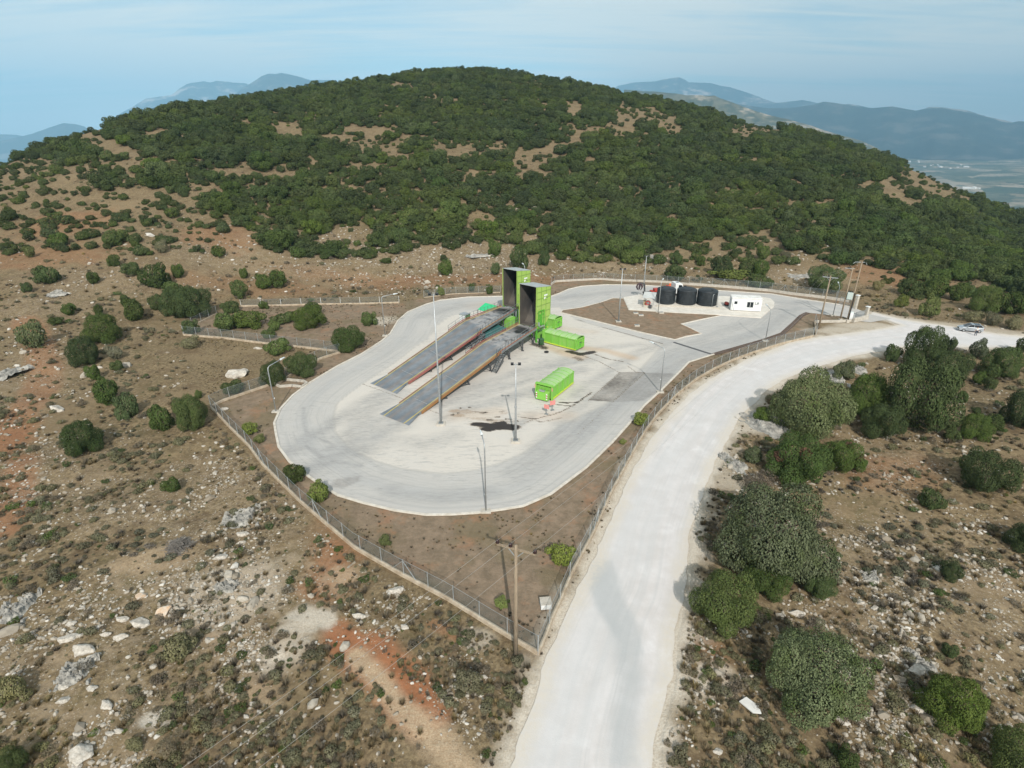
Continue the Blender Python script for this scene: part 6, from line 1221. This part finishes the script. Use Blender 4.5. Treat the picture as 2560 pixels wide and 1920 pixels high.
def wire(p, q, sag, label, group):
    b = MB(); N_ = 24; b.tube([Vector(p).lerp(Vector(q), k/N_)-UP*sag*4*(k/N_)*(1-k/N_) for k in range(N_+1)], .007, 5, cap=False); tag(b.build('power_line', M_WIRE), label, 'power line', group)
far = [Vector((p.x-32, p.y-33, 9.8)) for p in ia]; nm = ['outer left', 'middle', 'right']
for k in range(3):
    wire(ia[k], far[k], .9, nm[k]+' wire running from the foreground pole to the lower left', 'wires of the power line'); wire(ia[k], ib[k], 1.6, nm[k]+' wire running from the foreground pole towards the gate poles', 'wires of the power line')
    wire(ib[k], g1+UP*10.8+d*(-1.2+.6*k), .1, nm[k]+' short wire from the single pole to the paired poles', 'wires of the power line')

# ================================================================== FENCES, WALLS, GATE
m_mesh = bpy.data.materials.new('chain_link'); m_mesh.use_nodes = True; nt_ = m_mesh.node_tree; nt_.nodes.clear(); a = nt_.nodes.new('ShaderNodeOutputMaterial'); mx = nt_.nodes.new('ShaderNodeMixShader'); tr_ = nt_.nodes.new('ShaderNodeBsdfTransparent'); df = nt_.nodes.new('ShaderNodeBsdfPrincipled')
df.inputs['Base Color'].default_value = (.17,.20,.20,1); df.inputs['Metallic'].default_value = .3; df.inputs['Roughness'].default_value = .5
tcx = nt_.nodes.new('ShaderNodeTexCoord'); nz = nt_.nodes.new('ShaderNodeTexNoise'); nz.inputs['Scale'].default_value = 1.2; nt_.links.new(tcx.outputs['Object'], nz.inputs['Vector']); mr = nt_.nodes.new('ShaderNodeMapRange'); mr.inputs['To Min'].default_value = .20; mr.inputs['To Max'].default_value = .42; nt_.links.new(nz.outputs['Fac'], mr.inputs['Value'])
nt_.links.new(mr.outputs[0], mx.inputs['Fac']); nt_.links.new(tr_.outputs[0], mx.inputs[1]); nt_.links.new(df.outputs[0], mx.inputs[2]); nt_.links.new(mx.outputs[0], a.inputs['Surface'])
M_PLINTH = mat('sandy_plinth', (.34,.26,.18), (.54,.46,.36), 1.5, .95, bump=.6, bscale=6)
def fence(pts, label, H=1.75, plinth=(.24, .28), sp=2.7, pm_=None, braces=(), post_mat=None):
    P_ = [Vector((p[0], p[1], 0)) for p in pts]; o = P_[0].copy(); zt = lambda p: max(0.0, float(terrain(np.array([p.x]), np.array([p.y]), False)[0]))
    L = [0]; 
    for a_, b_ in zip(P_[:-1], P_[1:]): L.append(L[-1]+(b_-a_).length)
    def at(s):
        for k in range(len(P_)-1):
            if s <= L[k+1] or k == len(P_)-2: return P_[k].lerp(P_[k+1], min(1, (s-L[k])/(L[k+1]-L[k])))
    n_ = max(2, int(round(L[-1]/sp))); t = thing('chain_link_fence', label, 'fence', (o.x, o.y, zt(o))); oz = Vector((o.x, o.y, zt(o)))
    st = [at(L[-1]*k/n_) for k in range(n_+1)]; fine = [at(L[-1]*k/(n_*3)) for k in range(n_*3+1)]
    b = MB(); b.sweep([p-o for p in fine], plinth[0], plinth[1]+.15, -.15-oz.z, zf=lambda p: zt(p+o)); b.build('plinth', pm_ or M_PLINTH, t)
    b = MB(); z0 = plinth[1]+.02
    for p, q in zip(fine[:-1], fine[1:]): p_, q_ = p-o+UP*(zt(p)-oz.z), q-o+UP*(zt(q)-oz.z); b.quad(p_+UP*z0, q_+UP*z0, q_+UP*(H), p_+UP*(H))
    b.build('wire_mesh', m_mesh, t)
    b = MB(); 
    for p, q in zip(fine[:-1], fine[1:]): b.bar(p-o+UP*(zt(p)-oz.z+H), q-o+UP*(zt(q)-oz.z+H), .018)
    b.build('top_wire', M_STL, t)
    proto = None
    for k, p in enumerate(st):
        q = p-o+UP*(zt(p)-oz.z)
        if proto is None: b = MB(); b.bar((0, 0, 0), (0, 0, H+.06), .062); proto = b.build('post', post_mat or M_STL, t); proto.location = q
        else: c_ = proto.copy(); COL.objects.link(c_); c_.parent = t; c_.location = q
        if k in braces:
            for sg in (1, -1):
                o2 = st[min(max(k+sg, 0), n_)]-o; q2 = q.lerp(o2+UP*q.z, .5); b = MB(); b.bar(q+UP*(H-.1), Vector((q2.x, q2.y, q.z+.25)), .05); b.build('brace', M_STL, t)
    return t
fence(GP([(1344,1634),(1260,1585),(1117,1497),(1003,1437),(889,1372),(813,1308),(750,1254),(699,1204),(655,1160),(622,1115),(577,1071),(528,1019)]), 'chain link fence on a pale plinth from the foreground pole to the left corner', braces=(5, 10, 15))
fence(GP([(1345,1636),(1364,1592),(1381,1545),(1402,1500),(1431,1431),(1449,1398),(1485,1330),(1528,1232),(1589,1119),(1617,1072),(1646,1034),(1690,989),(1737,951),(1785,923),(1832,901),(1880,883),(1953,860),(2032,841)]), 'long chain link fence following the chalk road on its inner side', braces=(6, 18))
fence(GP([(528,1018),(557,1003),(610,985),(675,963)]), 'short chain link fence from the left corner up to the culvert')
fence(GP([(692,962),(748,925),(802,897),(850,882)]), 'chain link fence hidden in the thicket behind the left lamp')
fence(GP([(846,879),(748,868),(669,860),(560,846),(460,838)]), 'front fence of the pond enclosure on a broken pale plinth')
fence(GP([(459,837),(462,824),(498,808),(542,785)]), 'short left end fence of the pond enclosure')
fence(GP([(603,766),(700,764),(805,761),(900,760),(998,757)]), 'back fence of the pond enclosure with white posts', H=1.5, post_mat=M_WHT, sp=4.2)
fence(GP([(1060,744),(1130,735),(1251,731)]), 'chain link fence behind the farther loop of the yard', H=1.6, plinth=(.2,.12))
fence(GP([(1378,712),(1388,705),(1440,702),(1501,699),(1544,702),(1600,704),(1658,706),(1722,712)]), 'back fence on a white wall behind the mast and shelter', plinth=(.25,.45), pm_=M_CONC, braces=(6,))
fence(GP([(1722,712),(1816,719),(1921,728),(1975,736),(2070,747),(2122,755)]), 'back fence on a pale wall from the tanks to the gate', plinth=(.28,.55), pm_=M_CONC, H=2.1, braces=(3, 8, 13))
fence(GP([(2036,806),(2039,820),(2040,838)]), 'short fence at the corner beside the single wooden pole', H=1.7)
b = MB(); b.sweep(GP([(2036,807),(2100,806),(2130,804)]), .35, .5, 0); tag(b.build('low_wall', M_CONC, bevel=.02), 'low pale wall behind the paired pole footings', 'wall')
b = MB(); b.sweep(GP([(2132,806),(2150,802),(2168,797)]), .45, .85, 0); tag(b.build('low_wall', M_CONC, bevel=.02), 'pale concrete wall block leading to the right gate pillar', 'wall')
def pillar(px, py, h, label):
    g = T(px, py); t = thing('gate_pillar', label, 'pillar', g, radians(25)); b = MB(); b.box((0, 0, h/2), (.55, .55, h)); b.build('shaft', M_CONC, t, bevel=.03); b = MB(); b.box((0, 0, h+.08), (.7, .7, .16)); b.build('cap', M_WHT, t, bevel=.02); return g
pillar(2137, 772, 2.9, 'left gate pillar, tall and white edged, at the end of the back fence'); pillar(2163, 796, 2.4, 'right gate pillar beside the chalk road entrance')
def gate(a, b_, label):
    A, B = T(*a), T(*b_); u = B-A; u.z = 0; L = u.length; t = thing('sliding_gate', label, 'gate', A, atan2(u.y, u.x)); b = MB()
    for z in (.2, 1.0, 1.75): b.bar((0, 0, z), (L, 0, z), .07)
    b.bar((0, 0, .1), (0, 0, 1.8), .07); b.bar((L, 0, .1), (L, 0, 1.8), .07); b.build('frame', M_GRY, t); b = MB()
    for k in range(1, int(L/.16)): b.bar((k*.16, 0, .2), (k*.16, 0, 1.75), .03)
    b.build('bars', M_STL, t)
gate((2136,802), (2160,796), 'half open grey barred gate leaf beside the right pillar')
gate((2098,762), (2130,768), 'grey barred gate leaf folded against the back wall')
# ================================================================== TRUCK, CAR, PEOPLE
def wheel(parent, x, y, r, w):
    b = MB(); b.lathe((x, y-w/2, r), [(r*.92, 0), (r, w*.12), (r, w*.88), (r*.92, w)], 22, 'y'); ty = b.build('wheel', M_BLK, parent, True)
    b = MB(); yy = y-w/2-.012 if y < 0 else y+w/2-.02; b.lathe((x, yy, r), [(r*.55, 0), (r*.55, .03)], 18, 'y'); b.build('rim', M_STL, ty); return ty
gT = G(1708, 738); gR = G(1604, 742); u = gT-gR; rz = atan2(u.y, u.x); L = 9.6
t = thing('grapple_truck', 'white cab truck with red hook frame and dark grapple, parked behind the tanks', 'truck', (gR.x, gR.y, .03), rz)
# cab: side profile swept across, nose towards +x
b = MB(); b.side([(L-2.1, .75), (L, .75), (L+.05, 1.6), (L-.05, 1.85), (L-.45, 2.95), (L-.9, 3.1), (L-2.1, 3.12)], -1.2, 1.2); cab = b.build('cab', M_WHT, t, bevel=.06)
b = MB(); b.quad((L-.03, -1.05, 1.9), (L-.03, 1.05, 1.9), (L-.40, .98, 2.85), (L-.40, -.98, 2.85)); w_ = b.build('windscreen', M_GLS, cab); w_.location = (.03, 0, 0)
for s_ in (-1, 1): b = MB(); q = [(L-1.35, s_*1.215, 1.85), (L-.30, s_*1.215, 1.85), (L-.60, s_*1.215, 2.7), (L-1.35, s_*1.215, 2.75)]; b.quad(*q); b.build('side_window', M_GLS, cab)
b = MB(); b.box((L-1.3, 0, 3.16), (.55, .7, .05)); b.build('roof_hatch', M_GLS, cab, bevel=.02)
for s_ in (-.85, .85): b = MB(); b.box((L+.05, s_, 1.0), (.06, .36, .2)); b.build('headlight', M_STL, cab)
b = MB(); b.box((L+.06, 0, 1.35), (.05, 1.5, .35)); b.build('grille', M_DKS, cab)
for s_ in (-1.38, 1.38): b = MB(); b.box((L-.2, s_, 2.25), (.1, .2, .5)); b.bar((L-.2, s_*.88, 2.45), (L-.2, s_, 2.4), .04); b.build('mirror', M_DKS, cab)
b = MB()
for y in (-.45, .45): b.bar((.3, y, .95), (L-1.5, y, .95), .14, .28)
for x in np.linspace(.6, L-2.5, 6): b.bar((x, -.45, .95), (x, .45, .95), .1, .2)
b.build('chassis', M_DKS, t)
b = MB(); b.bar((2.0, -.5, 1.25), (L-2.6, -.5, 1.25), .2, .22); b.bar((2.0, .5, 1.25), (L-2.6, .5, 1.25), .2, .22); b.box((3.6, 0, 1.6), (1.6, 1.3, .5)); b.bar((L-2.9, 0, 1.2), (L-3.1, 0, 2.3), .28); b.bar((L-3.1, 0, 2.3), (L-3.9, 0, 2.5), .22); b.build('hook_arm', M_RED, t, bevel=.02)
for s_ in (-1.1, 1.1): b = MB(); b.box((4.9, s_, 1.0), (1.3, .3, .5)); b.build('side_locker', M_GRY, t, bevel=.02)
for x in (1.2, 2.6, L-1.15):
    for y in (-1.02, 1.02): wheel(t, x, y, .5, .34)
b = MB(); b.bar((.6, 0, 1.2), (.4, 0, 3.0), .3); b.bar((.4, 0, 3.0), (-.6, .1, 3.3), .2); b.build('crane_arm', M_DKS, t)
gp = None; b = MB()
for k in range(6):
    a_ = 2*pi*k/6; c_ = Vector((-.7, .1, 2.6)); d_ = Vector((cos(a_), sin(a_), 0)); pts = [c_+UP*.5, c_+d_*.55+UP*.25, c_+d_*.75-UP*.35, c_+d_*.4-UP*.95]
    for p, q, w_ in zip(pts[:-1], pts[1:], (.26, .24, .16)): b.bar(p, q, w_)
b.bar((-.7, .1, 3.0), (-.7, .1, 3.35), .2); b.build('grapple', mat('dark_grapple', (.05,.03,.04), (.10,.07,.08), 3, .6), t)
def capsule_person(name, label, loc, rz, joints, parts, scale=1.0):
    """joints: name -> (pos, radius); edges by name; skinned into one continuous body"""
    pass
def person(label, loc, rz, shirt, trousers, pose='stand', hat=None):
    t = thing('person', label, 'person', loc, rz)
    J = {'pel': ((0,0,.95),.13), 'sp': ((0,0,1.15),.125), 'ch': ((0,0,1.35),.145), 'nk': ((0,.0,1.50),.055), 'hd0': ((0,.02,1.60),.075), 'hd1': ((0,.03,1.70),.092),
         'hl': ((.10,0,.90),.085), 'kl': ((.12,.05,.50),.062), 'al': ((.13,0,.09),.042), 'tl': ((.14,.17,.035),.035), 'hr': ((-.10,0,.90),.085), 'kr': ((-.11,-.03,.50),.062), 'ar': ((-.13,-.10,.09),.042), 'tr': ((-.14,.06,.035),.035),
         'sl': ((.18,0,1.41),.062), 'el': ((.25,-.02,1.13),.043), 'wl': ((.26,.10,.90),.030), 'ml': ((.26,.14,.81),.034), 'sr': ((-.18,0,1.41),.062), 'er': ((-.25,-.02,1.13),.043), 'wr': ((-.24,.16,.95),.030), 'mr': ((-.23,.23,.90),.034)}
    Ed = [('pel','sp'),('sp','ch'),('ch','nk'),('nk','hd0'),('hd0','hd1'),('pel','hl'),('hl','kl'),('kl','al'),('al','tl'),('pel','hr'),('hr','kr'),('kr','ar'),('ar','tr'),('ch','sl'),('sl','el'),('el','wl'),('wl','ml'),('ch','sr'),('sr','er'),('er','wr'),('wr','mr')]
    def skin(name, keys, edges, grow, mater, parent):
        me = bpy.data.meshes.new(name); ks = list(keys); me.from_pydata([J[k][0] for k in ks], [(ks.index(a), ks.index(b)) for a, b in edges], []); me.update(); o = link(name, me, parent)
        me.materials.append(mater); m = o.modifiers.new('skin', 'SKIN'); m.use_smooth_shade = True
        for v, k in zip(me.skin_vertices[0].data, ks): v.radius = (J[k][1]+grow, J[k][1]+grow)
        me.skin_vertices[0].data[0].use_root = True; s = o.modifiers.new('sub', 'SUBSURF'); s.levels = 1; s.render_levels = 1; return o
    # five fingers as short chains rooted in each palm
    for s_, m_, w_ in (('l', 'ml', 'wl'), ('r', 'mr', 'wr')):
        p = Vector(J[m_][0]); d = (p-Vector(J[w_][0])).normalized()
        for i, (off, ln_) in enumerate(((-.027,.055),(-.009,.068),(.009,.064),(.027,.05))):
            k1, k2 = 'f%s%da' % (s_, i), 'f%s%db' % (s_, i); J[k1] = (tuple(p+d*.035+Vector((0, off, 0))), .010); J[k2] = (tuple(p+d*(.035+ln_)+Vector((0, off, -.01))), .008); Ed.extend([(m_, k1), (k1, k2)])
        k1 = 'f%st' % s_; J[k1] = (tuple(p+d*.02+Vector((0, .05, 0))), .010); Ed.append((m_, k1))
    skin('body', J.keys(), Ed, 0, M_SKIN, t)
    skin('shirt', ['ch','sp','pel','sl','el','sr','er','nk'], [('ch','sp'),('sp','pel'),('ch','sl'),('sl','el'),('ch','sr'),('sr','er')], .018, shirt, t) if False else skin('shirt', ['ch','sp','pel','sl','el','sr','er'], [('ch','sp'),('sp','pel'),('ch','sl'),('sl','el'),('ch','sr'),('sr','er')], .018, shirt, t)
    skin('trousers', ['pel','hl','kl','al','hr','kr','ar'], [('pel','hl'),('hl','kl'),('kl','al'),('pel','hr'),('hr','kr'),('kr','ar')], .02, trousers, t)
    skin('shoes', ['al','tl'], [('al','tl')], .014, M_BLK, t); o = skin('shoes', ['ar','tr'], [('ar','tr')], .014, M_BLK, t)
    b = MB(); b.lathe((0, .015, 1.66), [(.100, 0), (.108, .05), (.095, .10), (.05, .14), (.01, .15)], 18); b.build('hard_hat' if hat else 'hair', hat or M_HAIR, t, True)
    b = MB(); b.lathe((0, .125, 1.635), [(.012, 0), (.02, .015), (.008, .05)], 8); b.build('nose', M_SKIN, t, True)
    for s_ in (-.035, .035): b = MB(); b.lathe((s_, .118, 1.672), [(.004, 0), (.010, .008), (.004, .016)], 8); b.build('eye', M_BLK, t, True)
    return t
person('person in white shirt and dark trousers standing on the road beside the silver car', G(2438, 839), radians(150), M_SHIRT, M_JEAN)
gw = Vector((gR.x, gR.y, 1.45))+Vector((cos(rz), sin(rz), 0))*6.6
person('worker in orange clothing and white helmet standing on the truck frame', gw, radians(200), M_ORG, M_ORG, hat=M_WHT)
# silver hatchback
A = G(2420, 830.5); rz = radians(158); M_SIL = mat('silver_paint', (.50,.53,.56), (.54,.57,.60), 2, .28, .75, spec=.5)
cc = G(2427, 829); t = thing('parked_car', 'silver hatchback car parked on the verge at the right end of the road', 'car', (cc.x-.1, cc.y+.2, .02), rz)
prof = [(-1.82, .30), (-1.86, .62), (-1.82, .95), (-1.66, 1.02), (.62, .98), (1.45, .86), (1.88, .68), (1.96, .48), (1.92, .28)]
def loft(sections, mater, name, parent):
    V_ = []; F_ = []; n_ = len(sections[0])
    for s_ in sections: V_ += s_
    for k in range(len(sections)-1):
        for j in range(n_-1): a_ = k*n_+j; F_.append((a_, a_+1, a_+n_+1, a_+n_))
        F_.append((k*n_+n_-1, k*n_, (k+1)*n_, (k+1)*n_+n_-1))
    F_.append(tuple(range(n_))[::-1]); F_.append(tuple((len(sections)-1)*n_+j for j in range(n_)))
    me = bpy.data.meshes.new(name); me.from_pydata(V_, [], F_); bm = bmesh.new(); bm.from_mesh(me); bmesh.ops.recalc_face_normals(bm, faces=bm.faces[:]); bm.to_mesh(me); bm.free(); me.materials.append(mater); o = link(name, me, parent)
    b_ = o.modifiers.new('bevel', 'BEVEL'); b_.width = .05; b_.segments = 3; b_.angle_limit = radians(30); return o
Wc = .83
secs = []
for y, k in ((-Wc, .93), (-Wc*.94, 1.0), (0, 1.02), (Wc*.94, 1.0), (Wc, .93)): secs.append([(x*(.985 if abs(y) == Wc else 1), y, .28+(z-.28)*k) for x, z in prof])
body = loft(secs, M_SIL, 'body', t)
gh = [(-1.80, 1.00), (-1.45, 1.40), (-1.2, 1.46), (.05, 1.47), (.35, 1.40), (1.12, .93)]
loft([[(x, y, z if z < 1.1 else z*k) for x, z in gh] for y, k in ((-.70, .985), (-.60, 1.0), (.60, 1.0), (.70, .985))], M_GLS, 'cabin_glass', t)
b = MB(); b.quad((-1.42, -.60, 1.43), (.10, -.60, 1.48), (.10, .60, 1.48), (-1.42, .60, 1.43)); b.quad((-1.42, -.60, 1.41), (-1.42, .60, 1.41), (.10, .60, 1.46), (.10, -.60, 1.46))
for s_ in (-1, 1):
    b.bar((.10, s_*.635, 1.46), (1.13, s_*.73, .95), .07); b.bar((-1.42, s_*.635, 1.42), (-1.82, s_*.72, 1.0), .12); b.bar((-.25, s_*.66, 1.46), (-.28, s_*.73, .98), .07); b.bar((.10, s_*.635, 1.46), (-1.42, s_*.635, 1.42), .07)
b.build('roof', M_SIL, t)
for x in (-1.25, 1.22):
    for y in (-.74, .74): wheel(t, x, y, .30, .20)
for s_ in (-.58, .58): b = MB(); b.box((1.86, s_, .62), (.14, .30, .16)); b.build('headlight', M_WHT, t, bevel=.03); b = MB(); b.box((-1.93, s_*1.1, .80), (.06, .16, .26)); b.build('tail_light', M_RED, t, bevel=.02)
b = MB(); b.box((1.95, 0, .50), (.05, .8, .14)); b.build('grille', M_DKS, t); b = MB(); b.box((1.97, 0, .36), (.02, .5, .11)); b.build('number_plate', M_WHT, t)
for s_ in (-.86, .86): b = MB(); b.box((.75, s_, .98), (.14, .16, .12)); b.build('mirror', M_SIL, t, bevel=.03)
# buildings far off in the valley
r_ = random.Random(77); VB = [((2209,377),9,(60,22)), ((2180,350),8,(30,22)), ((2240,395),7,(60,20)), ((2410,472),8,(45,16)), ((2330,405),10,(90,25)), ((2500,510),6,(40,14)), ((2130,338),5,(20,12))]
mw = mat('far_white_wall', (.72,.71,.68), rough=.8); mr_ = [mat('far_tile_roof', (.42,.22,.15), rough=.9), mat('far_pale_roof', (.75,.75,.74), rough=.7)]
nb = 0
for (px, py), n_, (sx, sy) in VB:
    for k in range(n_):
        qx, qy = px+r_.uniform(-sx, sx), py+r_.uniform(-sy, sy)*.5; rr = ray(qx, qy)
        if rr[2] > -.010: continue
        tt = -332/rr[2]; X, Y = rr[0]*tt, rr[1]*tt
        for _ in range(30): zg = -300+max(0, hypot(X, Y)-4200)*.03; tt = (tt+(zg-CAM_H)/rr[2])/2; X, Y = rr[0]*tt, rr[1]*tt
        if hypot(X, Y) > 8300: continue
        big_ = r_.random() < .35; a_, c_, h = (r_.uniform(40, 80), r_.uniform(20, 34), 9) if big_ else (r_.uniform(12, 22), r_.uniform(10, 15), 7); Zf = -300+(float(fbm(X, Y, 1500, 5, 4))-.5)*70+max(0, hypot(X, Y)-4200)*.03
        tb = thing('valley_building', 'tiny pale building far off on the valley floor', 'building', (X, Y, Zf), r_.uniform(0, 3), 'tiny buildings scattered over the far valley'); b = MB(); b.box((0, 0, h/2-3), (a_, c_, h+6)); b.build('wall', mw, tb)
        b = MB(); z_ = h; q = [(-a_/2-.4, -c_/2-.4, z_), (a_/2+.4, -c_/2-.4, z_), (a_/2+.4, 0, z_+c_*.16), (-a_/2-.4, 0, z_+c_*.16), (a_/2+.4, c_/2+.4, z_), (-a_/2-.4, c_/2+.4, z_)]; b.quad(q[0], q[1], q[2], q[3]); b.quad(q[3], q[2], q[4], q[5]); b.quad(q[1], q[4], q[2]); b.quad(q[0], q[3], q[5]); b.build('roof', mr_[1 if big_ or r_.random() < .3 else 0], tb)
# ================================================================== HAZE
hz = MB(); hz.box((0, 9500, 520), (50000, 21500, 2160)); m_h = bpy.data.materials.new('haze'); m_h.use_nodes = True; t = m_h.node_tree; t.nodes.clear()
oo = t.nodes.new('ShaderNodeOutputMaterial'); pv = t.nodes.new('ShaderNodeVolumePrincipled'); pv.inputs['Density'].default_value = 0.000095; pv.inputs['Color'].default_value = (0.35, 0.66, 0.93, 1); pv.inputs['Anisotropy'].default_value = -0.12
t.links.new(pv.outputs[0], oo.inputs['Volume']); o = hz.build('haze', m_h); tag(o, 'pale blue distance haze over the valley and mountains', 'haze', kind='stuff')
